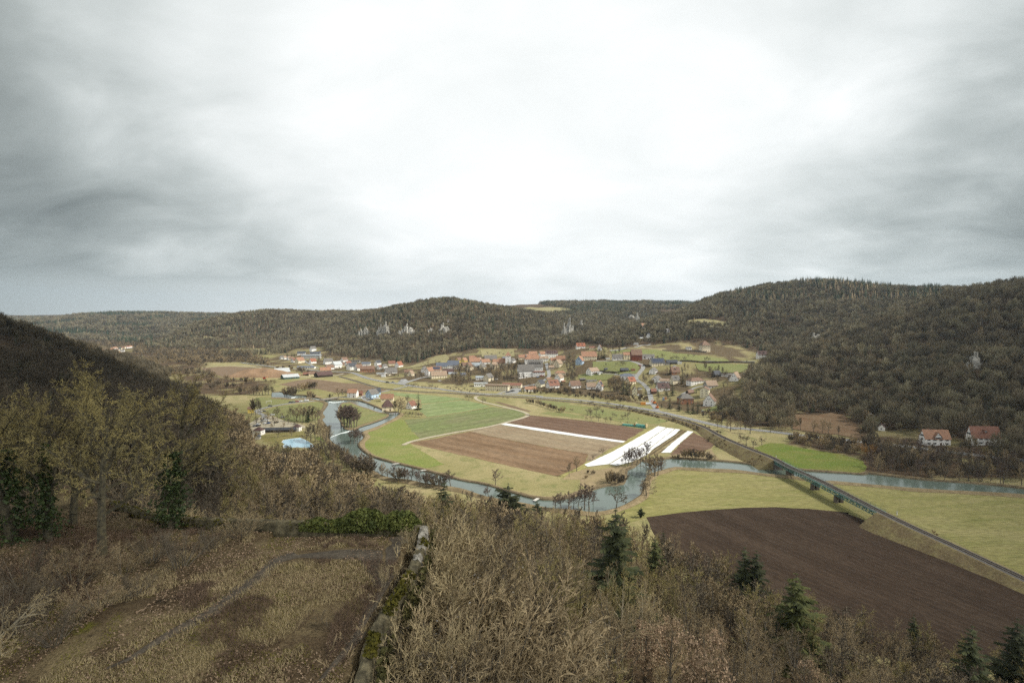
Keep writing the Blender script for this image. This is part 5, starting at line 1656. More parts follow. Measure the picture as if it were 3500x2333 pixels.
house('r2', 1985, 792, 130, 56, 44, 10, 3, 'white', 'rust', 'low hotel extension with rust-red bands and flat roof', 'flat', True, 'hotel_extension', 'hotel', 2, 0, gapw=2.4)
house('r2', 1320, 912, 145, 62, 34, 8, 6, 'white', 'pale', 'modern flat-roofed white house left of the long factory', 'flat', True, 'modern_house', 'house', 1, 0, gapw=2.6)
house('r2', 1512, 962, 255, 84, 50, 14, -14, 'cream', 'tan', 'long two-storey cream factory building with flat tan roof', 'flat', True, 'factory', 'factory', 2, 0, gapw=2.2)
house('r2', 1682, 927, 205, 105, 30, 20, -10, 'cream', 'rust', 'cream warehouse with shallow rust-red roof and grey gate', 'gable', True, 'warehouse', 'hall', 1, 0, gapw=6)
house('r1', 2098, 1192, 118, 100, 46, 72, 14, 'cream', 'plum', 'old cream mill with huge dark plum hipped roof on the river', 'hip', True, 'mill', 'mill', 2, 0, gapw=4.2, ws=.8)
house('r1', 530, 1212, 60, 52, 42, 22, 20, 'yellow', 'brown', 'yellow house at the left edge of parking lot behind trees', 'gable', True, 'house', 'house')
house('r1', 622, 1467, 92, 84, 50, 34, -6, 'white', 'plum', 'white pavilion with dark hipped roof at the bathhouse left end', 'hip', True, 'bathhouse_pavilion', 'pavilion', 1, 0)
house('r1', 1062, 1422, 70, 62, 46, 28, -6, 'white', 'plum', 'white pavilion with hipped roof at the bathhouse right end', 'hip', True, 'bathhouse_pavilion', 'pavilion', 2, 0)
house('r1', 848, 1437, 360, 44, 26, 22, 6, 'dark', 'slate', 'long low bathhouse wing with dark slate roof between pavilions', 'gable', False, 'bathhouse_wing', 'bathhouse', chim=0)
house('r1', 612, 1515, 60, 46, 26, 14, 100, 'grey', 'slate', 'narrow dark-roofed annex in front of the left pavilion', 'gable', False, 'bathhouse_annex', 'annex', chim=0)
house('r5', 1322, 742, 258, 110, 76, 86, -6, 'white', 'orange', 'white house with orange roof and half-timbered cross gable at right', 'gable', True, 'gabled_house', 'house', 2, 3, 0, .4, shut=True)
house('r5', 1878, 738, 290, 100, 84, 112, -6, 'white', 'rust', 'large white house with rust-red roof and dormer at right edge', 'gable', True, 'country_house', 'house', 2, 1, 1, .4, shut=True)
# the far village down the valley
for i, (x, y) in enumerate([(905, 520), (930, 526), (955, 515), (985, 522), (1005, 514), (1028, 505), (1050, 520), (1075, 510), (1095, 527), (1062, 545), (1105, 500), (1140, 495), (1035, 552), (1010, 538), (1088, 552), (1165, 492)]):
    wl, rf = random.choice(['white', 'cream', 'white']), random.choice(['rust', 'brown', 'grey', 'slate', 'orange'])
    house('a1', x, y, random.uniform(22, 34), 16, 10, 9, random.choice([0, 20, 60, 75]), wl, rf, 'tiny pale house of the far village at the valley bend', 'gable', False, 'distant_house', 'house', chim=0, group='houses of the far village')

# cross gable with timber framing on the orange-roofed house at right
for o in list(C.objects):
    if o.name == 'gabled_house':
        s = .2979 * o.location.y / F
        hd, hw, hr = 55 * s, 76 * s, 86 * s
        w2, g0, g1 = 40 * s, hw + 18 * s, hw + 70 * s
        y0 = -hd - .35
        m = MB()
        m.add([(-w2, y0, hw - .4), (w2, y0, hw - .4), (w2, y0, g0), (0, y0, g1), (-w2, y0, g0), (-w2, 0, hw), (w2, 0, hw), (w2, 0, g0), (0, 0, g1), (-w2, 0, g0)], [(0, 1, 2, 3, 4), (1, 6, 7, 2), (5, 0, 4, 9)])
        cg = m.build('cross_gable', WALLS['white'], o)
        m = MB()
        for zz, ww in ((hw - .1, 2 * w2), (g0, 2 * w2), ((g0 + hw) / 2, 2 * w2), (g0 + (g1 - g0) * .45, w2)):
            m.box((0, y0 - .04, zz), (ww, .1, .28))
        for xx in (-w2, -w2 * .5, 0, w2 * .5, w2):
            m.box((xx, y0 - .05, (hw + g0) / 2), (.26, .1, g0 - hw))
        for sx in (-1, 1):
            m.tube((sx * w2, y0 - .06, hw), (sx * w2 * .5, y0 - .06, g0), .13, .13, 4)
            m.tube((sx * w2 * 1.15, y0 - .1, g0 - .3), (0, y0 - .1, g1 + .1), .22, .22, 4)
        m.build('timber_framing', M_BEAM, cg)
        c = link('window', WIN_ME, cg)
        c.location = (0, y0 - .004, (hw + g0) / 2 + .2)
        c.rotation_euler = (0, 0, math.pi)
        c.scale = (1.7, 1, .8)
        m = MB()
        for sx in (-1, 1):
            a = [(sx * w2 * 1.2, y0 - .5, g0 - .5), (0, y0 - .5, g1 + .15), (0, .3, g1 + .15), (sx * w2 * 1.2, .3, g0 - .5)]
            m.add([(p[0], p[1], p[2] + .25) for p in a] + a, [(0, 1, 2, 3), (7, 6, 5, 4), (0, 4, 5, 1), (0, 3, 7, 4)])
        m.build('gable_roof', ROOFS['orange'], cg)

# ------------------------------------------------------------------ rocks
def rock(reg, x, yb, yt, w, label, lean=0.0, seed=0, split=1):
    w, yt = w * 1.35, yb + (yt - yb) * 1.25
    px, py = R(reg, (x, yb))
    _, pt = R(reg, (x, yt))
    wpx = w * REG[reg][2]
    bx, by, bz = T(px, py)
    hh = (py - pt) * by / F
    ww = wpx * by / F
    CLEAR.append((bx, by, ww * .5 + 3, wpx * .5, pt, py - .12 * (py - pt)))
    rk = random.Random(seed * 13 + 5)
    m = MB()
    n = max(4, int(6 + ww / 4))
    for c in range(n):
        u = (c + .5) / n * 2 - 1
        env = (1 - .55 * abs(u) ** 1.5) * rk.uniform(.55, 1.05)
        if c == n // 2:
            env = 1.0
        cx_, cy_, r0 = u * ww * .5, rk.uniform(-.18, .18) * ww, ww * rk.uniform(.55, .95) / n * 1.6
        k = rk.randint(6, 8)
        rings = 7
        offs = [rk.uniform(.7, 1.25) for _ in range(k)]
        vs = []
        for q in range(rings + 1):
            f = q / rings
            sh = (1.15 - .45 * f ** 1.5) * rk.uniform(.86, 1.12)
            for a in range(k):
                t_ = 6.283 * a / k
                rr_ = r0 * offs[a] * sh * rk.uniform(.88, 1.12)
                vs.append((cx_ + math.cos(t_) * rr_ + lean * f, cy_ + math.sin(t_) * rr_ * 1.1, -2 + (hh * env + 2) * f + rk.uniform(-.03, .03) * hh))
        fs = [(q * k + a, q * k + (a + 1) % k, (q + 1) * k + (a + 1) % k, (q + 1) * k + a) for q in range(rings) for a in range(k)] + [tuple(range(rings * k, rings * k + k))]
        m.add(vs, fs)
    me = m.mesh('limestone_crag', [M_LIME])
    o = link('limestone_crag', me)
    o.location = (bx, by, bz - .5)
    tag(o, label, 'rock')


rock('r1', 1792, 322, 262, 46, 'pale limestone cliff farthest left on the middle hill', 0, 1)
rock('r1', 1850, 335, 245, 56, 'white limestone cliff second from left on the middle hill', 0, 2)
rock('r2', 168, 332, 218, 60, 'left half of the tallest grey crag on the middle hill', 0, 3)
rock('r2', 225, 318, 192, 66, 'right higher half of the tallest grey crag on middle hill', 0, 4)
rock('r2', 478, 312, 235, 140, 'broad layered grey limestone outcrop with overhang', 0, 5)
rock('r2', 470, 240, 195, 40, 'small rock knob on top of the layered outcrop', 0, 6)
rock('r2', 742, 275, 238, 56, 'small low crag between the layered outcrop and white crag', 0, 7)
rock('r2', 885, 295, 200, 66, 'ragged white crag below the small white pavilion', 0, 8)
rock('r2', 930, 280, 228, 60, 'lower right shoulder of the ragged white crag', 0, 9)
rock('r2', 2280, 358, 212, 46, 'slender left limestone pinnacle above the hotel', 0, 10)
rock('r2', 2338, 330, 160, 66, 'taller right limestone pinnacle above the hotel', 0, 11)
rock('r3', 628, 238, 165, 30, 'thin rock needle right of the twin pinnacles', 0, 12)
rock('r3', 576, 312, 262, 36, 'small rock among trees below the thin needle', 0, 13)
rock('r3', 1270, 190, 88, 40, 'narrow pale cliff rib in the gorge', 0, 14)
rock('r3', 1200, 125, 92, 70, 'small cliff band left of the pale gorge rib', 0, 15)
rock('r4', 1960, 215, 140, 120, 'grey scree-like rock face on the right hill slope', 0, 16)
rock('p', 3333, 1260, 1212, 30, 'dim grey rock tower in the dark wood at right', 0, 17)
house('r2', 945, 172, 18, 18, 20, 12, 20, 'white', 'grey', 'tiny white lookout pavilion on top of the middle hill crag', 'hip', False, 'lookout_pavilion', 'pavilion', chim=0)
def keep_clear(x, y, px, py_top, front=70, dens=1.0):
    """False for trees that would stand in a building or rock, or right in front of one"""
    ok = np.ones(np.shape(x), bool)
    for cx, cy, rad, hw, top, bot in CLEAR:
        d = np.hypot(x - cx, y - cy)
        ok &= d > rad
        infront = (np.abs(px - (CX + F * cx / cy)) < hw) & (y < cy) & (y > cy - front) & (py_top < bot - .25 * (bot - top))
        ok &= ~infront
    return ok
# line up to which the wood on the castle slope hides the valley, in photograph pixels
TLX = [-900, 0, 190, 300, 390, 500, 620, 720, 800, 850, 862, 905, 960, 1010, 1050, 1100, 1190, 1240, 1290, 1330, 1400, 1470, 1540, 1600, 1640, 1740, 1800, 1850, 1900, 2000, 2060, 2100, 2140, 2190, 2250, 2300, 2380, 2440, 2480, 2520, 2600, 2700, 2800, 2900, 3000, 3100, 3200, 3300, 3400, 3600]
TLY = [900, 1050, 1118, 1178, 1228, 1275, 1304, 1338, 1395, 1440, 1520, 1545, 1550, 1530, 1535, 1550, 1590, 1630, 1650, 1640, 1652, 1672, 1690, 1680, 1688, 1718, 1724, 1730, 1735, 1735, 1752, 1748, 1745, 1765, 1772, 1768, 1785, 1840, 1880, 1950, 1960, 2000, 2030, 2060, 2090, 2110, 2150, 2150, 2180, 2250]


def max_height(x, y, z):
    """the tallest a tree may stand here without rising over the tree line of the photograph"""
    px, _, d = project(x, y, z)
    lim = np.interp(px, TLX, TLY)
    cp, sp = math.cos(PITCH), math.sin(PITCH)
    # py of height h: solve by projecting two heights
    q = (CY - lim) / F
    # dz*cp + y*sp = q*(y*cp - dz*sp)
    dz = (q * y * cp - y * sp) / (cp + q * sp)
    return (H + dz) - z, px


def hidden(x, y, ztop):
    """True where the hill hides the top of a tree from the camera"""
    x, y, ztop = map(np.asarray, (x, y, ztop))
    hid = np.zeros(x.shape, bool)
    for t in np.linspace(.05, .985, 60):
        hid |= (H + (ztop - H) * t) < ZH(x * t, y * t) - .5
    return hid


def poisson(x0, x1, y0, y1, gap):
    """jittered grid points about gap apart"""
    xs = np.arange(x0, x1, gap)
    ys = np.arange(y0, y1, gap)
    gx, gy = np.meshgrid(xs, ys)
    gx = gx + (np.arange(len(ys)) % 2)[:, None] * gap / 2
    return (gx + rng.uniform(-.38, .38, gx.shape) * gap).ravel(), (gy + rng.uniform(-.38, .38, gy.shape) * gap).ravel()


wx, wy = poisson(-330, 190, 22, 470, 5.0)
wz = ZH(wx, wy)
ok = (wz > .4) & ~inpoly(wx, wy, TERRACE) & (wy > 22)
ok &= ~((wx < -10) & (wy < 62)) | (wx < -112)
ok &= seg_dist(wx, wy, TERRACE) > 1.1
mh, wpx = max_height(wx, wy, wz)
ok &= (mh > 3.2) & (wpx > -420) & (wpx < 3900)
# keep the sight line over the terrace wall open: low growth close to it
near_wall = (seg_dist(wx, wy, TERRACE) < 14) & (wx > -70)
# the field below the wood
ok &= ~inpoly(wx, wy, [G(*p)[:2] for p in R('a5', [(-540, 300), (-250, 262), (0, 240), (450, 222), (970, 262), (1500, 490), (2352, 862), (3000, 1300), (2352, 1290), (1400, 1240), (700, 1100), (0, 760), (-400, 560)])])
hid = hidden(wx, wy, wz + np.minimum(mh, 12))
ok &= ~hid
wx, wy, wz, mh, wpx, near_wall = (a[ok] for a in (wx, wy, wz, mh, wpx, near_wall))
dist = np.hypot(wx, wy)
order = np.argsort(dist)
print('slope trees', len(order))
N_THINGS = 300
stuff_pts = []
_n_named = {}
for rank, i in enumerate(order):
    x, y, z, m_, d_, px_ = wx[i], wy[i], wz[i], mh[i], dist[i], wpx[i]
    nz = float(vnoise(np.array([x]), np.array([y]), 22, 11)[0])
    r = random.random()
    hmax = (9.5 if y < 150 else 11.5) + 6 * random.random()
    right = px_ > 2450
    left = x < -60
    if near_wall[i] and x > -14:
        hmax = max(2.4, min(ZT + 1.6 - z, 8)) * random.uniform(.8, 1.15)
        key = random.choice(['vine0', 'vine1', 'vine2', 'hazel0', 'hazel1', 'hazel2'])
    elif near_wall[i] or (y < 150 and x < -8 and 600 < px_ < 1600):
        hmax = 8 + 3 * random.random()
        key = random.choice(['hazel1', 'hazel1', 'hazel2', 'hazel2', 'hazel0', 'ash0'])
    elif left:
        key = random.choice(['horn2', 'horn2', 'horn0', 'beech0', 'horn2'] if px_ < 760 else ['beech0', 'beech1', 'horn0', 'horn1', 'horn2', 'lichen0', 'hazel0'])  # far-left trees picked darker, the shade of that side put into twig colour
    else:
        key = random.choice(['beech0', 'ash1', 'ash2', 'horn0', 'horn1'] + (['leafy0', 'leafy1', 'leafy2', 'ash1'] if nz > .62 else ['ash0', 'ash1', 'ash2', 'lichen0', 'lichen1', 'lichen2']) + ['vine0', 'hazel1', 'hazel2', 'hazel1', 'vine2'])
        if right and r < .6:
            key = random.choice(['horn2', 'beech0', 'horn0'])
    if key.startswith(('vine', 'hazel')) and not near_wall[i]:
        hmax = min(hmax, 9.0)
    h = min(hmax, m_ * random.uniform(.9, 1.04))
    if h < 2:
        continue
    kind = 'shrub' if key.startswith(('hazel', 'vine')) else 'bare_tree'
    if _n_named.get(kind, 0) >= (170 if kind == 'shrub' else 240):
        stuff_pts.append((x, y, z, h, key))
        continue
    _n_named[kind] = _n_named.get(kind, 0) + 1
    zone = 'on the slope right of the stone terrace wall' if x > -10 else ('on the slope behind the terrace wall' if y < 150 and x > -95 else 'on the wooded slope left of the river')
    if right:
        zone = 'in the wood below the dark ploughed field'
    desc = {'beech': 'brown twiggy bare beech', 'horn': 'dark upright bare tree', 'leafy': 'tree still holding pinkish brown dead leaves', 'ash': 'pale grey bare ash', 'lichen': 'yellowish lichen-tinted bare tree',
            'hazel': 'many-stemmed grey hazel thicket shrub', 'vine': 'low shrub dotted with white seed heads'}[key[:-1]]
    plant(kind, key, x, y, h, f'{desc} {zone}', 'shrub' if kind == 'shrub' else 'tree', f'{desc}s {zone}')


# ------------------------------------------------------------------ woods: one body of many trees each
def far_mesh(name, seed, kind):
    """small meshes for trees seen from afar, about 1 unit = 1 m"""
    r = random.Random(seed)
    m = MB()
    if kind == 'round':
        m.tube((0, 0, -1), (0, 0, 7), .22, .12, 3, 1)
        for _ in range(150):
            a, b = r.uniform(0, 6.28), math.acos(r.uniform(-.55, 1))
            q = r.uniform(.55, 1) ** .5
            c = Vector((4.3 * q * math.sin(b) * math.cos(a), 4.3 * q * math.sin(b) * math.sin(a), 8.2 + 5.4 * q * math.cos(b)))
            base = Vector((c.x * .45, c.y * .45, max(2.5, c.z - 2.6)))
            d = (c - base).normalized()
            w = d.cross(Vector((r.gauss(0, 1), r.gauss(0, 1), r.gauss(0, 1)))).normalized() * r.uniform(.16, .36)
            m.add([c - d * 1.7 - w, c - d * 1.5 + w, c + d * .9 + w * .3, c + d * 1.0 - w * .3], [(0, 1, 2, 3)])
    elif kind == 'dome':
        m.tube((0, 0, -1), (0, 0, 7), .24, .14, 3, 1)
        for _ in range(330):
            a, b = r.uniform(0, 6.28), math.acos(r.uniform(-.15, 1))
            lump = 1 + .22 * math.sin(3 * a + seed) * math.sin(2.2 * b) + .14 * math.sin(5 * a + 2 * seed)
            q = r.uniform(.45, 1) ** .33 * lump
            c = Vector((5.3 * q * math.sin(b) * math.cos(a), 5.3 * q * math.sin(b) * math.sin(a), 6.6 + 6.6 * q * math.cos(b)))
            d = Vector((c.x * .75, c.y * .75, max(.8, c.z - 5.0))).normalized()
            w = d.cross(Vector((r.gauss(0, 1), r.gauss(0, 1), r.gauss(0, 1)))).normalized() * r.uniform(.10, .24)
            m.add([c - d * 1.8 - w, c - d * 1.6 + w, c + d * .55 + w * .4, c + d * .6 - w * .4], [(0, 1, 2, 3)])
    elif kind == 'tall':
        m.tube((0, 0, -1), (0, 0, 11), .2, .1, 3, 1)
        for _ in range(120):
            a = r.uniform(0, 6.28)
            z = 5 + 10 * r.random()
            q = r.uniform(.4, 1) * 2.7 * math.sin(max(.12, (z - 4) / 12) * math.pi) ** .6
            c = Vector((q * math.cos(a), q * math.sin(a), z))
            d = Vector((math.cos(a) * .5, math.sin(a) * .5, 1)).normalized()
            w = d.cross(Vector((r.gauss(0, 1), r.gauss(0, 1), r.gauss(0, 1)))).normalized() * r.uniform(.12, .30)
            m.add([c - d * 1.4 - w, c - d * 1.2 + w, c + d * .9 + w * .3, c + d * 1.0 - w * .3], [(0, 1, 2, 3)])
    else:
        wide = 2.6 if kind == 'spruce' else 2.3
        top = 16.0
        for L in range(9):
            f = L / 8
            z = 1.6 + (top - 2.2) * f
            R_ = wide * (1 - f) ** .85 + .25
            n = 7
            a0 = r.uniform(0, 6.28)
            for k in range(n):
                a = a0 + 6.283 * k / n + r.uniform(-.3, .3)
                rr = R_ * r.uniform(.7, 1.2)
                w = .5 * rr + .1
                dx, dy = math.cos(a), math.sin(a)
                m.add([(0, 0, z + .9), (dx * rr - dy * w, dy * rr + dx * w, z - .5 * rr), (dx * rr * 1.1, dy * rr * 1.1, z - .25 * rr), (dx * rr + dy * w, dy * rr - dx * w, z - .5 * rr)], [(0, 1, 2), (0, 2, 3)])
        m.tube((0, 0, -1), (0, 0, 4), .25, .2, 3, 1)
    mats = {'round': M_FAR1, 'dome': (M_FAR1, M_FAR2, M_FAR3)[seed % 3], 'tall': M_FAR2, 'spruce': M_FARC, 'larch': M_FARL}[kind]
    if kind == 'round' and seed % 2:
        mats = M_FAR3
    return m.mesh(name, [mats, M_FARTRUNK])


M_FAR1 = surf('wood_crowns_brown', (.208, .172, .108), (.140, .116, .074), .02, .95, random=.75)
M_FAR2 = surf('wood_crowns_grey', (.245, .218, .136), (.165, .146, .092), .02, .95, random=.7)
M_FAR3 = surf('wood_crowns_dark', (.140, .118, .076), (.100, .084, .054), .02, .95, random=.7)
M_FARC = surf('wood_conifers', (0.041, 0.055, 0.029), (0.029, 0.038, 0.022), .02, .95, random=.9)
M_FARL = surf('wood_larches', (0.322, 0.252, 0.147), (0.231, 0.182, 0.112), .02, .95, random=.5)
M_FARTRUNK = surf('wood_trunks', (.19, .17, .14), (.10, .09, .075), .05, .95, random=.8)

SRC = bpy.data.collections.new('wood_sources')     # never linked to the scene: only the woods refer to it
SRC_NAMES = []


def source(name, me):
    o = bpy.data.objects.new(name, me)
    SRC.objects.link(o)
    SRC_NAMES.append(name)
    return len(SRC_NAMES) - 1


# the collection gives its objects to the node in alphabetical order
FARKEYS = {}
_lst = [('round', 200), ('round', 201), ('round', 202), ('round', 203), ('tall', 210), ('tall', 211), ('spruce', 220), ('spruce', 221), ('larch', 230), ('dome', 240), ('dome', 241), ('dome', 242), ('dome', 243), ('dome', 244)]
for i, (k, s_) in enumerate(_lst):
    FARKEYS.setdefault(k, []).append(source(f'wood_{i:02d}_{k}', far_mesh('wood_tree', s_, k)))


def join_proto(key):
    """trunk and crown of a tree as one mesh with its materials, for use inside a wood"""
    d, hh, ww = PROTO[key]
    vs, fs, mi, mats = [], [], [], []
    for n, me in d:
        k = len(vs)
        vs += [tuple(v.co) for v in me.vertices]
        fs += [tuple(i + k for i in p.vertices) for p in me.polygons]
        mi += [len(mats)] * len(me.polygons)
        mats.append(me.materials[0])
    me = bpy.data.meshes.new('wood_tree')
    me.from_pydata(vs, [], fs)
    for m in mats:
        me.materials.append(m)
    me.polygons.foreach_set('material_index', mi)
    return me


for key in ('mid0', 'mid1', 'mid2', 'midup0', 'midup1', 'midup2', 'bush0', 'bush1', 'fir0', 'leafy0', 'beech0', 'horn1', 'lichen1', 'horn2'):
    FARKEYS[key] = [source(f'wood_{len(SRC_NAMES):02d}_{key}', join_proto(key))]


def wood(name, pts, label):
    """one body of woodland; pts rows: x, y, z, scale, index into the sources"""
    pts = np.array(pts, float)
    me = bpy.data.meshes.new(name)
    me.from_pydata(pts[:, :3].tolist(), [], [])
    a = me.attributes.new('tree_scale', 'FLOAT', 'POINT')
    a.data.foreach_set('value', pts[:, 3].astype(np.float32))
    a = me.attributes.new('tree_kind', 'INT', 'POINT')
    a.data.foreach_set('value', pts[:, 4].astype(np.int32))
    a = me.attributes.new('tree_turn', 'FLOAT', 'POINT')
    a.data.foreach_set('value', rng.uniform(0, 6.28, len(pts)).astype(np.float32))
    o = link(name, me)
    o['kind'] = 'stuff'
    o['label'] = label
    ng = bpy.data.node_groups.new(name, 'GeometryNodeTree')
    ng.interface.new_socket('Geometry', in_out='INPUT', socket_type='NodeSocketGeometry')
    ng.interface.new_socket('Geometry', in_out='OUTPUT', socket_type='NodeSocketGeometry')
    N, L = ng.nodes, ng.links
    gi, go = N.new('NodeGroupInput'), N.new('NodeGroupOutput')
    iop = N.new('GeometryNodeInstanceOnPoints')
    ci = N.new('GeometryNodeCollectionInfo')
    ci.inputs['Collection'].default_value = SRC
    ci.inputs['Separate Children'].default_value = True
    ci.inputs['Reset Children'].default_value = True
    iop.inputs['Pick Instance'].default_value = True

    def attr(n, typ):
        nd = N.new('GeometryNodeInputNamedAttribute')
        nd.data_type = typ
        nd.inputs['Name'].default_value = n
        return nd.outputs['Attribute']
    m2p = N.new('GeometryNodeMeshToPoints')
    L.new(gi.outputs[0], m2p.inputs[0])
    L.new(m2p.outputs[0], iop.inputs['Points'])
    L.new(ci.outputs[0], iop.inputs['Instance'])
    L.new(attr('tree_kind', 'INT'), iop.inputs['Instance Index'])
    cx = N.new('ShaderNodeCombineXYZ')
    L.new(attr('tree_turn', 'FLOAT'), cx.inputs[2])
    er = N.new('FunctionNodeEulerToRotation')
    L.new(cx.outputs[0], er.inputs[0])
    L.new(er.outputs[0], iop.inputs['Rotation'])
    L.new(attr('tree_scale', 'FLOAT'), iop.inputs['Scale'])
    L.new(iop.outputs[0], go.inputs[0])
    md = o.modifiers.new('trees', 'NODES')
    md.node_group = ng
    return o


if stuff_pts:
    rows = []
    for x, y, z, h, key in stuff_pts:
        left_ = project(x, y, z)[0] < 760  # left side draws on the dark kinds, shade kept in their colour
        k2 = random.choice(['mid0', 'midup0', 'midup1', 'horn2', 'mid0', 'fir0' if random.random() < .35 else 'mid0'] if left_ else ['mid0', 'mid1', 'mid2', 'midup0', 'midup1', 'bush0'] if y > 190 else ['beech0', 'horn1', 'lichen1', 'mid0', 'mid1'])
        rows.append((x, y, z - .2, h / PROTO[k2][1], FARKEYS[k2][0]))
    print('slope stuff', len(rows))
    wood('castle_slope_wood', rows, 'dense bare brown wood on the slope below the castle')

# clearings and other open ground among the hills, in photograph pixels
OPEN_PX = VILLAGE_PX + [R('r2', [(1720, 0), (1950, -10), (2200, 0), (2370, 25), (2370, 62), (1950, 85), (1730, 30)]), R('r3', [(1815, 165), (2020, 130), (2310, 165), (2310, 240), (1815, 215)]),
                        R('a1', [(1800, 385), (1980, 408), (2090, 428), (1900, 425), (1810, 412)]), R('r2', [(380, 712), (560, 655), (740, 595), (800, 555), (920, 535), (970, 575), (930, 640), (560, 700)]),
                        R('r2', [(1320, 482), (1450, 470), (1710, 485), (1715, 572), (1500, 580), (1325, 575)]), R('r5', [(-300, 390), (130, 365), (290, 400), (570, 590), (500, 690), (-300, 620)]),
                        R('r5', [(620, 560), (780, 560), (900, 590), (1160, 600), (1180, 700), (1480, 720), (1730, 690), (2040, 720), (2100, 770), (1900, 830), (1000, 770), (640, 690)]),
                        R('a1', [(890, 480), (1190, 480), (1190, 560), (890, 560)])]


def hill(x0, x1, y0, y1, gap, cond, chooser, scale=1.0, zmin=2.2):
    x, y = poisson(x0, x1, y0, y1, gap)
    z = ZH(x, y)
    px, py, d = project(x, y, z)
    ok = (z > zmin) & (d > 0) & (px > -350) & (px < 3850)
    ok &= cond(x, y, z, px, py)
    for poly in OPEN_PX:
        ok &= ~inpoly(px, py, poly)
    ok &= ~hidden(x, y, z + 16)
    ok &= keep_clear(x, y, px, project(x, y, z + 12)[1], 60)
    x, y, z, px, py = (a[ok] for a in (x, y, z, px, py))
    n1 = vnoise(x, y, 130, 21)
    n2 = vnoise(x, y, 45, 22)
    rows = []
    for i in range(len(x)):
        k, s = chooser(x[i], y[i], z[i], px[i], py[i], n1[i], n2[i])
        rows.append((x[i], y[i], z[i] - .3, s * scale * random.uniform(.8, 1.18), random.choice(FARKEYS[k])))
    return rows


def pick(con=.1, tall=.3, larch=0.0, key='n1'):
    def f(x, y, z, px, py, n1, n2):
        r = random.random()
        c = con * (3.2 if n1 > .62 else .35)
        if 2480 < px < 3220 and py < 1035 and y > 900:        # spruce and larch belts under the summit
            belt = vnoise(np.array([px]), np.array([py * 3]), 60, 5)[0]
            if belt > .45:
                return ('larch', .85) if r < .42 else (('spruce', 1.15) if r < .8 else ('dome', .85))
            return ('spruce', 1.0) if r < .22 else ('dome', .9)
        if r < c:
            return ('spruce', random.uniform(.75, 1.05))
        if r < c + larch:
            return ('larch', .85)
        if r < c + larch + tall * (1.7 if n2 > .55 else .5):
            return ('tall', .85)
        return ('dome', random.choice([.75, .9, 1.0, 1.1])) if r < .93 else ('round', 1.0)
    return f


rows = hill(-1100, 500, 1020, 2350, 8.8, lambda x, y, z, px, py: (px > 330) & (px < 2420) & ~((px > 1750) & (y < 1150) & (py > 1190)), pick(.10, .35, .03))
wood('hillside_wood', rows, 'bare grey brown wood covering the hill behind the village')
n_ = len(rows)
rows = hill(-3600, 150, 1500, 3400, 14, lambda x, y, z, px, py: (px < 900) & (y > 1480) & ~((px > 520) & (y < 2100)), pick(.30, .15, .05), 1.35)
wood('distant_wood', rows, 'far bluish wooded ridge beyond the valley')
n_ += len(rows)
rows = hill(150, 900, 1900, 3000, 14, lambda x, y, z, px, py: (px > 1740) & (px < 2450) & (y > 1950), pick(.55, .15, .0), 1.25)
if rows:
    wood('plateau_wood', rows, 'dark conifer belt along the plateau skyline')
n_ += len(rows)
rows = hill(150, 1350, 640, 1560, 8.4, lambda x, y, z, px, py: (px > 1900) & (y > 860 - (px - 2600) * .15) & ~((px < 2250) & (y > 1500)), pick(.10, .35, .0))
wood('summit_wood', rows, 'mixed wood of larch and spruce on the broad hill right of the village')
n_ += len(rows)


def pick_near(x, y, z, px, py, n1, n2):
    r = random.random()
    if r < (.20 if n1 > .60 else .03):
        return ('fir0', random.uniform(.7, 1.05))
    if r < .80:
        return ('dome', random.choice([.7, .85, 1.0, 1.1, 1.2]))
    return (random.choice(['mid0', 'mid1', 'mid2', 'midup0', 'midup1', 'midup2']), random.uniform(.9, 1.2))


rows = hill(180, 900, 330, 900, 7.4, lambda x, y, z, px, py: (px > 2540) & (y <= 860 - (px - 2600) * .15), pick_near, .95)
rows += hill(150, 700, 320, 640, 6.6, lambda x, y, z, px, py: (z <= 2.2) & inpoly(px, py, SCRUB_PX[0]), pick_near, .8, -1)
wood('right_hill_wood', rows, 'dark bare wood on the steep hill at right above the road')
n_ += len(rows)
def pick_scrub(x, y, z, px, py, n1, n2):
    return (random.choice(['bush0', 'bush1', 'mid0', 'mid1', 'bush0']), random.uniform(.6, 1.15))


rows_s = hill(-1500, -250, 650, 2400, 9.0, lambda x, y, z, px, py: (inpoly(px, py, SCRUB_PX[1]) | inpoly(px, py, SCRUB_PX[3])) & (vnoise(x, y, 40, 61) > .38), pick_scrub, 1.0, -1)
wood('valley_scrub', rows_s, 'brown scrub along the foot of the hills in the upper valley')
FARKEYS['dome_shade'] = [FARKEYS['dome'][2]]  # left hill takes only the dark crowns, its shade carried by their colour


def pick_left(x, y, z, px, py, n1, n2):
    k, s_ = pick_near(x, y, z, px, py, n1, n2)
    return ('dome_shade' if k == 'dome' else k), s_


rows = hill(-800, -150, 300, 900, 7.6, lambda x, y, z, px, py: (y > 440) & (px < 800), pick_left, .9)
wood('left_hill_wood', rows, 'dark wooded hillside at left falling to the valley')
n_ += len(rows)
print('wood trees', n_)

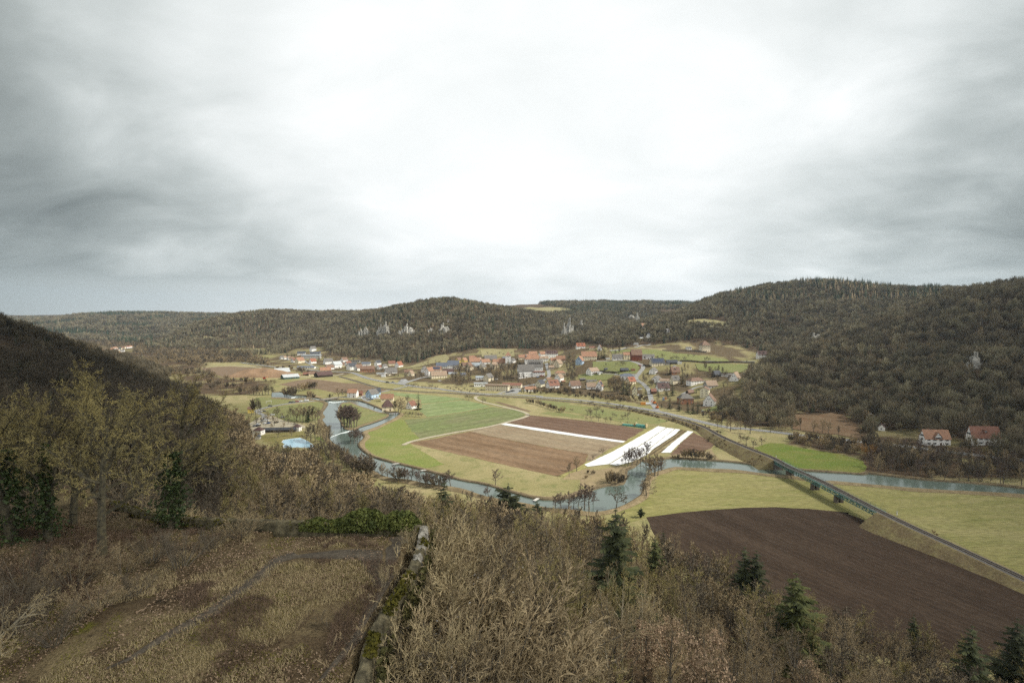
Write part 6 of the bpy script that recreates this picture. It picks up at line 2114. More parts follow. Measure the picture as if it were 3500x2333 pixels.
# dry brambles on both banks of the railway
rows = []
for i in range(4, len(RAIL) - 1):
    x0, y0, z0 = RAIL[i]
    if i0 - 2 < i < i1 + 2 or y0 > 560 or y0 < 60:
        continue
    dd = RAIL[i + 1] - RAIL[i - 1]
    dd = dd / np.linalg.norm(dd[:2])
    for k in range(7):
        s_ = random.choice([-1, -1, 1]) * random.uniform(3.6, 3.4 + z0 * 1.6)
        if vnoise(np.array([x0]), np.array([y0 + s_]), 16, 91)[0] < .42:
            continue
        q = random.uniform(0, 5)
        zz = max(.1, z0 * (1 - (abs(s_) - 2.6) / (z0 * 1.7 + .6)) - .3)
        rows.append((x0 + dd[0] * q - dd[1] * s_, y0 + dd[1] * q + dd[0] * s_, zz - .1, random.uniform(.16, .36), random.choice(FARKEYS['bush0'] + FARKEYS['bush1'])))
wood('brambles', rows, 'dry reddish brambles along the railway embankment')
# ------------------------------------------------------------------ castle terrace: walls, path, litter, old trees
M_WALL = surf('ruin_masonry', (.40, .375, .32), (.17, .155, .125), 1.6, .95, contrast=(.36, .60), bump=.25)
M_WALLD = surf('overgrown_masonry', (.185, .160, .095), (.060, .052, .032), 1.3, .95, contrast=(.36, .62), bump=.3)
M_MOSS = surf('moss', (.110, .095, .012), (.060, .058, .012), 1.5, .95)
M_IVYH = surf('ivy_hedge_leaves', (.150, .165, .042), (.050, .066, .018), 1.0, .7, random=.2)
M_IVYD = surf('dull_ivy', (.115, .105, .035), (.055, .055, .022), 1.1, .9)
M_PATH = ground('trodden_path', (.068, .058, .045), (.090, .074, .055), (.140, .118, .088), 6, 1.2, .25)


def masonry(name, line, thick, top, bottom_out, jag, label, cat, step=.35):
    """a rough stone wall along a line, capped with uneven stones; the low ground lies on its right-hand side"""
    P = polyline_smooth(np.array(line, float), step)
    tan = np.gradient(P[:, :2], axis=0)
    tan /= np.linalg.norm(tan, axis=1)[:, None]
    nrm = np.column_stack([-tan[:, 1], tan[:, 0]])
    vs, fs = [], []
    for i in range(len(P)):
        tz = top[0] + (top[1] - top[0]) * i / (len(P) - 1)
        j1, j2, j3, j4 = rng.uniform(-1, 1, 4) * jag
        prof = [(-thick / 2 - .05 + j1 * .3, -1.4), (-thick / 2 + j1 * .5, -.35 + j2 * .5), (-thick / 2 + .08 + j3 * .4, tz + j2), (-thick * .15 + j4 * .4, tz + .08 + j3), (thick * .2 + j1 * .4, tz + .05 + j4), (thick / 2 - .05 + j2 * .4, tz - .12 + j1), (thick / 2 + .1 + j3 * .5, -.6), (thick / 2 + .25 + j4 * .4, -2.5), (thick / 2 + .6, bottom_out)]
        for s, h in prof:
            q = P[i, :2] + nrm[i] * -s * (-1)
            vs.append((q[0], q[1], ZT + h))
    k = 9
    for i in range(len(P) - 1):
        for j in range(k - 1):
            a = i * k + j
            fs.append((a, a + 1, a + k + 1, a + k))
    fs.append(tuple(range(k)))
    fs.append(tuple(range(len(vs) - 1, len(vs) - 1 - k, -1)))
    me = bpy.data.meshes.new(name)
    me.from_pydata(vs, [], fs)
    me.materials.append(M_WALL)
    me.materials.append(M_WALLD)
    for f_ in me.polygons:
        f_.material_index = int(name == 'terrace_wall' and f_.center.y + 2.5 * math.sin(f_.center.y * 2.1) < 51.5)
    bm = bmesh.new()
    bm.from_mesh(me)
    bmesh.ops.recalc_face_normals(bm, faces=bm.faces)
    bm.to_mesh(me)
    bm.free()
    o = link(name, me)
    return tag(o, label, cat), P, nrm


def tuft(mb, p, size, r):
    a = Vector((r.gauss(0, 1), r.gauss(0, 1), r.gauss(0, 1) + .6)).normalized()
    b = a.orthogonal().normalized() * size * .5
    c = a.cross(b).normalized() * size * .5
    mb.add([p - b - c, p + b - c, p + b + c, p - b + c], [(0, 1, 2, 3)])


rr = random.Random(5)
# side wall runs from the camera's foot to the corner; the drop is on its right (+X): offset sign +1 -> left, so run it from far to near
wallA, PA, NA = masonry('terrace_wall', [(WALLX, WALLY + .2, 0), (-9.3, 54.5, 0), (-9.3, 49.5, 0), (-10.0, 43, 0), (-10.3, 39, 0), (-9.7, 33, 0), (-9.3, 27, 0)], 1.0, (.85, .35), -5.5, .17, 'broken limestone side wall of the castle terrace running toward the camera', 'wall')
M_WALL = M_WALLD
wallB, PB, NB = masonry('terrace_wall', [(-60, 74.2, 0), (-48, 66.2, 0), (-40, 62.6, 0), (-34, 61.6, 0), (-20, 60.3, 0), (WALLX - .3, WALLY + .3, 0)], .95, (.55, .95), -6.5, .10, 'low mossy end wall of the castle terrace under an ivy hedge', 'wall')
m = MB()
for i in range(2600):
    t = rr.random()
    q = PA[int(t * (len(PA) - 1))]
    n = NA[int(t * (len(PA) - 1))]
    if vnoise(np.array([q[1]]), np.array([3.]), 2.5, 9)[0] < (.36 if q[1] < 52 else .62):
        continue
    s = rr.uniform(-.2, .65)
    tuft(m, Vector((q[0] + n[0] * s, q[1] + n[1] * s, ZT + .95 + rr.uniform(-.35, .1) - max(0, s - .4) * 1.2)), rr.uniform(.12, .28), rr)
m.build('moss_clumps', M_MOSS, wallA)
m = MB()
for i in range(5200):
    q = PA[int(rr.random() * (len(PA) - 1))]
    dz = rr.random() ** .7 * 3.6
    if vnoise(np.array([q[1] + dz]), np.array([dz * 2 + 5]), 2.2, 19)[0] < .36 + .18 * (dz < .5):
        continue
    tuft(m, Vector((q[0] + .75 + .15 * dz + rr.uniform(-.1, .35), q[1] + rr.uniform(-.3, .3), ZT + .85 - dz)), rr.uniform(.14, .3), rr)
m.build('ivy_leaves', M_IVYD, wallA)
m = MB()
for i in range(2600):
    q = PB[int(rr.random() ** .8 * (len(PB) - 1))]
    if vnoise(np.array([q[0]]), np.array([7.]), 3.5, 9)[0] < .34:
        continue
    tuft(m, Vector((q[0] + rr.uniform(-.3, .3), q[1] + rr.uniform(-.62, .4), ZT + .75 + rr.uniform(-.9, .15))), rr.uniform(.12, .26), rr)
m.build('moss_clumps', M_MOSS, wallB)
# the ivy hedge grown over the end wall, with a mound of leaves at its right end
m = MB()
for i in range(6500):
    f = rr.random() ** .75
    x = -23.5 + 13.2 * f
    yb = np.interp(x, [-34, -20, -10.3], [61.6, 60.3, 59.8])
    amp = .35 + 1.25 * min(1, f * 1.5) * (1 - max(0, f - .93) * 8)
    amp *= .45 + 1.0 * float(vnoise(np.array([x]), np.array([1.]), 1.3, 3)[0])
    a = rr.uniform(0, 3.14)
    q = rr.uniform(.55, 1) ** .5
    tuft(m, Vector((x, yb + .15 + math.cos(a) * .95 * amp * q - .1, ZT + .55 + math.sin(a) * 1.05 * amp * q)), rr.uniform(.14, .27), rr)
for i in range(1500):
    x = rr.uniform(-24, -11.2)
    yb = np.interp(x, [-34, -20, -10.3], [61.6, 60.3, 59.8])
    tuft(m, Vector((x, yb - .55 - rr.random() * .2, ZT + rr.random() ** 1.6 * 1.0)), rr.uniform(.12, .22), rr)
tag(m.build('ivy_hedge', M_IVYH), 'bright green ivy hedge spilling over the end wall of the terrace', 'ivy')

PATH_LINES = []
tp = [T(*p) for p in R('a3', [(1660, 360), (1480, 425), (1200, 420), (900, 415), (620, 430), (420, 455)])]
PATH_LINES.append(tp)
struct(ribbon('path', tp, 3.4, M_PATH, .05, step=1.2, cross=[(-1.9, -.03), (-1, .0), (0, .02), (1, 0), (1.9, -.03)]))
tp = [T(*p) for p in R('a3', [(560, 425), (400, 470), (270, 560), (170, 660), (60, 740), (-60, 820)])] + [T(*p) for p in R('a2', [(1620, 1020), (1450, 1110), (1300, 1190), (1000, 1380), (820, 1460)])]
PATH_LINES.append(tp)
struct(ribbon('path', tp, 1.5, M_PATH, .055, step=1.2, cross=[(-.8, -.03), (0, .02), (.8, -.03)]))
tp = [T(*p) for p in R('a3', [(1480, 600), (1330, 790), (1230, 950), (1130, 1110), (1000, 1280), (850, 1450), (760, 1560)])]
PATH_LINES.append(tp)
struct(ribbon('path', tp, 1.3, M_PATH, .06, step=1.2, cross=[(-.8, -.03), (0, .02), (.8, -.03)]))

# litter: fallen leaves, dead grass, low brush: uncountable
lx = rng.uniform(-75, -11.2, 90000)
ly = rng.uniform(26, 72, 90000)
okl = inpoly(lx, ly, TERRACE) & (vnoise(lx, ly, 3.0, 31) + .45 * vnoise(lx, ly, 9, 32) > .62)
lx, ly = lx[okl][:42000], ly[okl][:42000]
lz = ZH(lx, ly)


def litter(name, x, y, z, size, mat, label, up=.6, zoff=.05):
    n = len(x)
    a = rng.normal(size=(n, 3))
    a[:, 2] = np.abs(a[:, 2]) + up
    a /= np.linalg.norm(a, axis=1)[:, None]
    b = np.cross(a, rng.normal(size=(n, 3)))
    b /= np.linalg.norm(b, axis=1)[:, None]
    c = np.cross(a, b)
    s = (size * rng.uniform(.6, 1.3, n))[:, None] * .5
    p = np.stack([x, y, z + zoff], 1)
    v = np.stack([p - b * s - c * s * .7, p + b * s - c * s * .7, p + b * s + c * s * .7, p - b * s + c * s * .7], 1).reshape(-1, 3)
    me = bpy.data.meshes.new(name)
    me.from_pydata(v.tolist(), [], np.arange(4 * n).reshape(n, 4).tolist())
    me.materials.append(mat)
    o = link(name, me)
    o['kind'] = 'stuff'
    o['label'] = label
    return o


M_LEAFL = surf('fallen_leaves', (.34, .25, .165), (.13, .085, .052), 7.0, .9, contrast=(.42, .58))
litter('leaf_litter', lx, ly, lz, .13, M_LEAFL, 'scattered brown fallen leaves on the terrace ground')


def blades(name, x, y, z, h, w, mat, label, lean=.5):
    n = len(x)
    a = rng.uniform(0, 6.28, n)
    d = np.stack([np.cos(a), np.sin(a), np.zeros(n)], 1) * (w * .5)
    t = np.stack([rng.normal(0, lean, n), rng.normal(0, lean, n), np.ones(n)], 1)
    t *= (h * rng.uniform(.5, 1.25, n) / np.linalg.norm(t, axis=1))[:, None]
    p = np.stack([x, y, z - .03], 1)
    v = np.stack([p - d, p + d, p + t], 1).reshape(-1, 3)
    me = bpy.data.meshes.new(name)
    me.from_pydata(v.tolist(), [], np.arange(3 * n).reshape(n, 3).tolist())
    me.materials.append(mat)
    o = link(name, me)
    o['kind'] = 'stuff'
    o['label'] = label
    return o


M_DEADG = surf('dead_grass', (.45, .365, .205), (.27, .215, .115), 1.2, .95)
M_BRUSH = surf('dry_brush', (.17, .115, .078), (.10, .07, .05), 1.2, .95)
M_MOSSG = surf('green_moss_grass', (.215, .200, .030), (.110, .108, .018), 1.2, .95)
gx = rng.uniform(-60, -11.3, 110000)
gy = rng.uniform(26, 60, 110000)
wq = 4.5 * (vnoise(gx, gy, 3.1, 47) - .5)
ux, uy = gx * .8 - gy * .6 + wq, gx * .6 + gy * .8 - wq
n1 = .7 * vnoise(ux, uy, 6.0, 41) + .3 * vnoise(ux, uy, 1.7, 44)
n2 = .7 * vnoise(ux, uy, 6.5, 42) + .3 * vnoise(ux, uy, 1.5, 45)
PATHS = [np.array([q[:2] for q in l]) for l in PATH_LINES]
base = inpoly(gx, gy, TERRACE) & (seg_dist(gx, gy, TERRACE) > .7)
for l, w_ in zip(PATHS, (1.4, .3, .25)):
    base &= seg_dist(gx, gy, l, False) > w_
k1 = base & (n1 > .54) & (gx > -34)
blades('dead_grass', gx[k1], gy[k1], ZH(gx[k1], gy[k1]), .42, .05, M_DEADG, 'tan dead grass tufts on the terrace')
k2 = base & ((n2 > .56) | (gx < -38) & (n2 > .40)) & ~k1
blades('dry_brush', gx[k2], gy[k2], ZH(gx[k2], gy[k2]), .7, .045, M_BRUSH, 'low dark dry bramble on the terrace', .6)
k3 = base & (.7 * vnoise(ux, uy, 4.5, 43) + .3 * vnoise(ux, uy, 1.3, 46) > .53)
blades('green_moss', gx[k3], gy[k3], ZH(gx[k3], gy[k3]), .16, .07, M_MOSSG, 'yellow green moss and grass patches on the terrace', .8)

# old trees on the left of the terrace
M_TWIGO2 = surf('oak_twigs', (.380, .315, .125), (.170, .145, .070), .5, .95, random=.3, obj=True)
M_BARKO = bark('oak_bark', (.120, .105, .062), (.050, .045, .034))
for px, n_ in ((0, 64),):
    for i in range(n_):
        yy = 33 + (WALLY + 3 - 33) * (i + random.random()) / n_
        xx = float(np.interp(yy, [27, 39, 43, 49.5, WALLY], [-9.3, -10.3, -10.0, -9.3, WALLX])) + random.choice([1.2, 1.6, 2.4, 3.4, 4.6]) + random.uniform(0, .5)
        zz = float(ZH(xx, yy))
        k_ = random.choice(['vine0', 'brush1', 'brush0', 'hazel0', 'hazel1', 'hazel2'])
        plant('wall_shrub', k_, xx, yy, max(1.8, ZT + random.uniform(.5, 1.9) - zz), 'bare bramble shrub crowding the outer face of the broken terrace wall', 'shrub', 'shrubs against the terrace wall', sx=1.2)
t_ = tree_oak(300, 19)
ivy_on(t_, 10.5, .8, 2600, .24)
proto('oakivy0', t_, (M_BARKO, M_TWIGO2, M_IVY), 'ivy_leaves')
t_ = tree_oak(301, 18)
ivy_on(t_, 9, 1.1, 3000, .24)
proto('oakivy1', t_, (M_BARKO, M_TWIGO2, M_IVY), 'ivy_leaves')
proto('oak0', tree_oak(302, 19), (M_BARKO, M_TWIGO2))
proto('oak1', tree_oak(303, 18), (M_BARKO, M_TWIGO2))


def plant_px(name, key, px, py, ptop, label, cat, group=None, sx=1.0, rz=None):
    x, y, z = T(px, py)
    h = (py - ptop) * y / F
    return plant(name, key, x, y, h, label, cat, group, rz=rz, sx=sx)


plant_px('old_tree', 'oakivy1', 45, 1850, 1190, 'thick ivy-clad trunk at the far left edge of terrace', 'tree', None, 1.1)
plant_px('old_tree', 'oakivy0', 165, 1845, 1205, 'second ivy-covered old tree from the left edge', 'tree', None, 1.05)
plant_px('old_tree', 'oak0', 352, 1900, 1245, 'tall bare lichen-covered oak with slender grey trunk', 'tree', None, 1.0)
plant_px('old_tree', 'oakivy1', 590, 1805, 1262, 'wide-crowned oak with green ivy round its trunk', 'tree', None, 1.15)
plant_px('old_tree', 'oak1', 250, 1790, 1280, 'bare grey tree behind the slender oak', 'tree', None, 1.1)
plant_px('old_tree', 'oak0', 470, 1760, 1300, 'bare yellowish tree between the slender and the ivied oak', 'tree', None, 1.1)
plant_px('old_tree', 'oak1', -70, 1800, 1230, 'bare tree at left edge with only its branches in view', 'tree')
plant_px('old_tree', 'oak1', 700, 1730, 1390, 'smaller bare oak right of the ivied oak', 'tree', None, 1.2)
plant_px('old_tree', 'oak0', 110, 1760, 1330, 'bare lichen tree behind the two ivied trunks', 'tree', None, 1.1)
for px, py, pt, sx, lab in [(615, 1940, 1785, 1.3, 'tangled bare hazel on the terrace left of the path'), (520, 1920, 1800, 1.2, 'low tangled brush at the foot of slender oak'), (720, 1880, 1790, 1.2, 'small hazel bush near the bend of path'),
                            (420, 1960, 1850, 1.2, 'dark brush below the slender oak'), (250, 2000, 1840, 1.3, 'dark thicket under the ivied trunks'), (330, 2080, 1960, 1.4, 'dark tangle of brush left of the narrow path'), (130, 2110, 1960, 1.4, 'dark tangle near the left edge of the terrace'), (460, 2040, 1940, 1.2, 'low dark brush beside the narrow path'), (90, 2020, 1850, 1.3, 'dark thicket at the far left edge'), (1400, 1925, 1795, 1.0, 'pale bare bush in the corner of terrace walls'),
                            (1310, 2010, 1920, .9, 'small pale sapling on the broken side wall'), (820, 1835, 1750, 1.3, 'brush on the mossy end of low wall'), (20, 2170, 1960, 1.4, 'dark brush in the lower left corner'), (190, 2200, 2040, 1.3, 'low dark brush at lower left')]:
    plant_px('shrub', random.choice(['brush0', 'brush1', 'brush0']) if 1.05 < sx else 'hazel2', px, py, pt, lab, 'shrub', None, sx)
o = plant_px('sapling', 'ash1', -60, 2230, 1830, 'pale sapling leaning in from the lower left corner', 'tree')
o.rotation_euler = (0, math.radians(48), math.radians(-14))
o = plant_px('sapling', 'ash2', -100, 2290, 1950, 'second pale sapling leaning lower in the left corner', 'tree')
o.rotation_euler = (0, math.radians(60), math.radians(-22))


def plant_top(name, key, px, ptop, h, label, cat, group=None, y0=60, y1=420, sx=1.0):
    """stand a tree of height h on the slope so that its tip shows at this pixel"""
    best = None
    for y in np.arange(y0, y1, 1.5):
        p = D(px, ptop, y)
        e = abs(p[2] - h - float(ZH(p[0], p[1])))
        if best is None or e < best[0]:
            best = (e, p)
    return plant(name, key, best[1][0], best[1][1], h, label, cat, group, sx=sx)


for px, pt, h, key, lab, sx in [(2105, 1742, 25, 'spruce1', 'large dark spruce standing alone in the middle of the slope wood', 1.4), (2240, 1832, 17, 'spruce0', 'small bright green spruce right of the large one', 1.15), (2268, 1810, 17, 'spruce2', 'dark spruce tip just behind the bright green one', .8),
                                (2546, 1868, 21, 'spruce2', 'left spruce of the pair at the field edge', 1.2), (2586, 1880, 21, 'spruce1', 'right spruce of the pair at the field edge', 1.2), (2722, 1958, 22, 'spruce0', 'yellow-green spruce with wide skirts at the field corner', 1.45),
                                (3124, 2097, 15, 'spruce1', 'dim small spruce below the ploughed field', .9), (3325, 2140, 19, 'spruce2', 'dark spruce near the lower right corner', 1.2), (3480, 2112, 21, 'spruce1', 'black-looking spruce in the lower right corner', 1.3),
                                (1738, 1650, 21, 'pine0', 'spreading dark green pine against the river', 1.15), (1517, 1640, 20, 'spruce2', 'dark spruce left of the spreading pine', 1.3), (1835, 1712, 8, 'pine0', 'low green pine top beside the river bend', .8), (1062, 1553, 9, 'spruce1', 'small dark conifer below the swimming pool', 1.0)]:
    plant_top('spruce' if key != 'pine0' else 'pine', key, px, pt, h, lab, 'tree', None, 70, 330, sx)
plant_px('pine', 'pine0', 2190, 1768, 1730, 'little lone pine at the edge of the yellow pasture', 'tree', None, .9)
# ------------------------------------------------------------------ trees of the valley floor and the village
def trees(name, cat, reg, lst, keys, label, group):
    for i, (x, yb, yt) in enumerate(lst):
        px, py = R(reg, (x, yb))
        _, pt = R(reg, (x, yt))
        plant_px(name, keys[i % len(keys)], px, py, pt, label, cat, group, 1.45 if name in ('alder', 'riverside_tree') else 1.1)


AL = ['alder0', 'alder1', 'alder2']
MID = ['mid0', 'midup1', 'mid1', 'mid2', 'midup0']
BU = ['bush0', 'bush1', 'bush2']
trees('alder', 'tree', 'r6', [(1225, 505, 300), (1232, 528, 285), (1262, 540, 275), (1292, 548, 280), (1322, 552, 272), (1352, 550, 285), (1382, 545, 295), (1405, 535, 320), (1252, 495, 290), (1338, 510, 276), (1300, 505, 280), (1380, 500, 300)], AL, 'purple-brown alder in the clump at the tip of river island', 'alders on the river island')
trees('alder', 'tree', 'r6', [(1335, 722, 560), (1375, 728, 545), (1412, 718, 540), (1440, 692, 560), (1395, 700, 550)], AL, 'alder on the bank where the two river arms join', 'alders at the river junction')
trees('bare_tree', 'tree', 'r6', [(650, 425, 285), (690, 445, 320), (755, 452, 268), (820, 470, 262), (905, 472, 275), (962, 455, 300), (780, 500, 300), (720, 470, 300), (930, 480, 330)], MID, 'bare tree of the park between parking lot and river', 'park trees by the river')
plant_px('bare_tree', 'ivied0', *R('r6', (850, 482)), R('r6', (850, 275))[1], 'tall park tree with dark ivy on its trunk', 'tree')
trees('bare_tree', 'tree', 'r6', [(880, 690, 480), (930, 706, 470), (1000, 722, 480), (1052, 700, 480), (1092, 672, 500), (860, 640, 490), (960, 660, 470), (1020, 650, 480), (830, 700, 560), (1100, 720, 580)], MID, 'bare tree in the thicket left of the river weir', 'trees by the weir')
trees('parking_tree', 'tree', 'r6', [(255, 503, 402), (320, 492, 402), (388, 484, 345), (462, 515, 392), (495, 442, 292), (575, 472, 372), (432, 558, 482), (570, 553, 472), (627, 498, 422), (505, 652, 545), (660, 637, 520), (302, 550, 512), (700, 560, 470)], ['mid0', 'orchard1', 'mid1', 'mid2'], 'small bare tree standing in or beside the gravel parking lot', 'parking lot trees')
trees('bare_tree', 'tree', 'r6', [(225, 385, 200), (250, 398, 195), (275, 402, 190), (300, 384, 215), (200, 400, 230)], ['midup0', 'midup1', 'midup2'], 'tall slim bare tree beside the yellow house', 'tall trees by the yellow house')
trees('bare_tree', 'tree', 'r6', [(1200, 196, 75), (1240, 197, 90), (1282, 188, 98)], ['mid2', 'midup2', 'mid0'], 'bare tree at the right end of the stone road bridge', 'trees at the road bridge')
trees('bush', 'shrub', 'r6', [(590, 182, 70), (640, 196, 60), (690, 180, 55), (740, 140, 30), (800, 118, 10), (860, 104, 0), (920, 96, 5), (950, 92, 20), (870, 190, 110), (910, 200, 140), (1100, 200, 150)], BU + ['mid1'], 'rounded dark willow scrub beside the upper river pool', 'scrub by the upper pool')
trees('riverside_tree', 'tree', 'r1', [(560, 1002, 890), (590, 1005, 880), (625, 1002, 890), (660, 1006, 880), (695, 1003, 885), (730, 1005, 890), (765, 1003, 900), (510, 1000, 890), (470, 990, 900)], MID, 'bare tree in the row behind the football meadow', 'tree row behind the football meadow')
_far = [(100, 800, 740), (140, 812, 760), (60, 790, 730), (20, 770, 720), (470, 872, 790), (525, 872, 800), (800, 892, 820), (420, 845, 800), (360, 880, 820), (330, 850, 800), (250, 830, 770), (200, 880, 800), (150, 900, 820), (120, 860, 800), (260, 930, 850), (60, 880, 800),
        (300, 870, 810), (560, 850, 800), (620, 850, 815), (700, 850, 820), (760, 860, 825), (180, 960, 870), (90, 940, 850), (0, 900, 820), (330, 920, 860), (430, 900, 850), (-40, 860, 780), (-60, 930, 840), (380, 960, 890), (410, 990, 900)]
trees('bush', 'shrub', 'r1', _far, ['bush0', 'mid1', 'bush1', 'mid2', 'bush2'], 'bare scrub bush on the rough meadow by the upper river', 'scrub on the upper meadows')
trees('riverside_tree', 'tree', 'r6', [(1320, 1042, 850), (1382, 1045, 850), (1450, 1045, 860), (1500, 1052, 820), (1560, 1064, 900), (1622, 1082, 905), (1700, 1104, 960), (1762, 1112, 1000), (1832, 1112, 960), (1902, 1155, 985), (1962, 1166, 980), (2032, 1166, 990), (2102, 1176, 1020), (2222, 1206, 1060),
                                       (2282, 1214, 1050), (2342, 1224, 1060), (1290, 1000, 830), (1240, 940, 800)], ['alder0', 'mid1', 'alder2', 'bush1', 'alder1', 'midup0'], 'bare alder on the near bank of the lower river reach', 'near bank riverside trees')
trees('riverside_tree', 'tree', 'a6', [(120, 780, 592), (60, 770, 620), (570, 768, 582), (500, 880, 762), (470, 870, 780), (1170, 1010, 842), (1232, 1010, 822), (1300, 1018, 812), (1352, 990, 830), (1400, 970, 790), (1462, 1000, 735), (1512, 1004, 730), (1550, 950, 800)], AL, 'bare alder standing alone or in a small group on the river bend', 'alders on the river bend')
trees('orchard_tree', 'tree', 'a6', [(1310, 672, 522), (1386, 618, 462), (1547, 506, 447), (1652, 452, 372)], ['midup1', 'mid1', 'orchard0', 'orchard2'], 'bare tree on the grass track at the end of brown field', 'trees at the end of the brown field')
trees('riverside_tree', 'tree', 'a6', [(1900, 565, 382), (1945, 575, 362), (1990, 562, 370), (2080, 505, 305), (1842, 545, 480), (2030, 540, 380), (1870, 560, 420)], AL, 'dark alder in front of the white plastic sheets', 'alders by the plastic sheets')
trees('riverside_tree', 'tree', 'a6', [(2170, 672, 432), (2200, 662, 452), (2140, 652, 470), (2242, 605, 452), (2110, 640, 450), (2085, 872, 682), (2122, 720, 600), (2060, 860, 720), (2120, 760, 640)], ['mid1', 'alder1', 'mid2'], 'bare bankside tree at the tip of the yellow pasture', 'trees at the pasture tip')
trees('bush', 'shrub', 'a6', [(1720, 742, 620), (1790, 750, 615), (1850, 740, 640), (1760, 720, 600), (1550, 650, 600), (1500, 640, 600), (1480, 690, 650)], BU, 'round willow bush on the reedy river bank', 'willow bushes on the reeds')
plant_px('leaning_tree', 'orchard2', *R('a6', (1780, 1005)), R('a6', (1780, 770))[1], 'pale leaning dead tree over the river bend', 'tree', None, .9)
trees('bush', 'shrub', 'a7', [(640, 347, 290), (690, 345, 260), (725, 344, 230), (770, 348, 250), (805, 350, 232), (845, 352, 250), (885, 354, 240), (925, 358, 270), (960, 362, 285), (1010, 366, 300), (600, 345, 300)], ['bush1', 'mid1', 'bush0', 'alder0'], 'dark bush on the far bank below the ploughed corner', 'far bank bushes')
trees('orchard_tree', 'tree', 'a7', [(1272, 178, 90), (1325, 200, 100), (1395, 228, 142), (1482, 206, 118)], ['orchard0', 'orchard1', 'orchard2'], 'old fruit tree between railway and lush meadow', 'fruit trees by the railway')
trees('roadside_tree', 'tree', 'r4', [(850, 1215, 1120), (895, 1215, 1120), (955, 1235, 1140), (995, 1252, 1050), (1165, 1250, 1150), (1222, 1282, 1080), (1452, 1265, 1060), (1700, 1240, 1100), (2120, 1290, 1130), (2230, 1310, 1180), (905, 1000, 840), (948, 972, 860), (860, 1020, 900), (1110, 1240, 1120), (1330, 1230, 1100),
                                        (1550, 1230, 1080), (1800, 1240, 1090), (1950, 1260, 1120), (2050, 1270, 1100)], MID, 'bare roadside tree along the country road', 'trees along the country road')
plant_px('birch', 'ash1', *R('r4', (1040, 972)), R('r4', (1040, 765))[1], 'whitish bare birch beside the village meadow', 'tree')
plant_px('golden_willow', 'willow0', *R('r5', (562, 885)), R('r5', (562, 702))[1], 'round golden orange willow at the end of lush meadow', 'tree', None, 1.15)


def fill(name, cat, reg, poly, gap, hmin, hmax, keys, label, group, off=0.0, chk=True, dens=1.0):
    poly = R(reg, poly)
    g = np.array([T(*p)[:2] for p in poly])
    x, y = poisson(g[:, 0].min(), g[:, 0].max(), g[:, 1].min(), g[:, 1].max(), gap)
    ok = inpoly(x, y, g)
    x, y = x[ok], y[ok]
    z = ZH(x, y)
    px, py, _ = project(x, y, z)
    pt = project(x, y, z + hmin)[1]
    if chk:
        ok = keep_clear(x, y, px, pt, 25)
        x, y = x[ok], y[ok]
    for a, b in zip(x, y):
        if random.random() < dens:
            plant(name, random.choice(keys), a, b, random.uniform(hmin, hmax), label, cat, group)


fill('riverside_tree', 'tree', 'r5', [(570, 1062), (900, 1105), (1300, 1146), (1700, 1172), (2100, 1200), (2360, 1235), (2360, 960), (1600, 880), (1100, 800), (700, 745), (560, 780), (520, 900)], 6.6, 7, 12, ['mid1', 'mid2', 'alder0', 'alder1', 'mid0', 'bush1', 'midup0'], 'dark bare tree in the belt between road and green river', 'tree belt above the green river')
fill('thicket_tree', 'tree', 'r6', [(420, 850), (930, 835), (1080, 790), (1200, 840), (1310, 945), (1260, 1020), (900, 950), (420, 930)], 4.8, 6, 10, ['mid0', 'mid1', 'beech0', 'horn0', 'bush1', 'lichen0'], 'bare tree in the thicket between swimming pool and river', 'thicket below the swimming pool')
fill('bank_tree', 'tree', 'r6', [(1290, 960), (1350, 985), (1550, 1040), (1750, 1100), (2000, 1158), (2340, 1212), (2340, 1245), (2150, 1235), (1900, 1180), (1700, 1125), (1500, 1075), (1320, 1055)], 5.0, 6, 11, ['alder0', 'mid1', 'alder1', 'mid2', 'bush1', 'alder2'], 'bare alder or willow lining the near bank of the lower river reach', 'trees lining the near bank')
_bank = R('a6', [(0, 745), (210, 835), (500, 915), (900, 990), (1350, 1050), (1690, 1060), (1690, 1130), (1200, 1130), (600, 1060), (0, 920)])
_g = np.array([G(*p)[:2] for p in _bank])
_x, _y = poisson(_g[:, 0].min(), _g[:, 0].max(), _g[:, 1].min(), _g[:, 1].max(), 5.5)
_ok = inpoly(_x, _y, _g)
for a, b in zip(_x[_ok], _y[_ok]):
    mh_ = float(max_height(np.array([a]), np.array([b]), np.array([0.]))[0][0])
    plant('foot_tree', random.choice(['mid0', 'mid1', 'beech0', 'horn0', 'hazel1', 'midup1']), a, b, max(3.5, min(mh_ + 1.0, 10)) * random.uniform(.85, 1.05), 'bare tree at the foot of the wooded slope beside the river', 'tree', 'trees at the foot of the slope')
fill('bush', 'shrub', 'r5', [(-340, 640), (0, 672), (450, 712), (470, 790), (440, 880), (300, 850), (0, 798), (-330, 730)], 6.5, 4, 7, ['bush0', 'bush1', 'bush2', 'mid1'], 'dark scrub along the upper edge of lush meadow', 'scrub above the lush meadow')
fill('roadside_scrub', 'shrub', 'r3', [(0, 965), (560, 945), (600, 1005), (1000, 1030), (1380, 1035), (1400, 1082), (1100, 1088), (700, 1052), (300, 1002), (0, 998)], 7, 3, 6, BU, 'dark scrub on the bank between village and main road', 'scrub along the main road')
fill('bush', 'shrub', 'r3', [(1960, 1230), (2100, 1190), (2350, 1250), (2350, 1340), (2150, 1320)], 7, 4, 8, BU + ['mid1'], 'scrub beside the main road right of the white gable house', 'scrub by the big white gable house')
fill('village_tree', 'tree', 'r2', [(1000, 730), (1110, 690), (1200, 760), (1210, 880), (1130, 925), (960, 880)], 9, 9, 14, MID, 'tall bare tree in the clump in front of old village', 'tree clump before the old village')
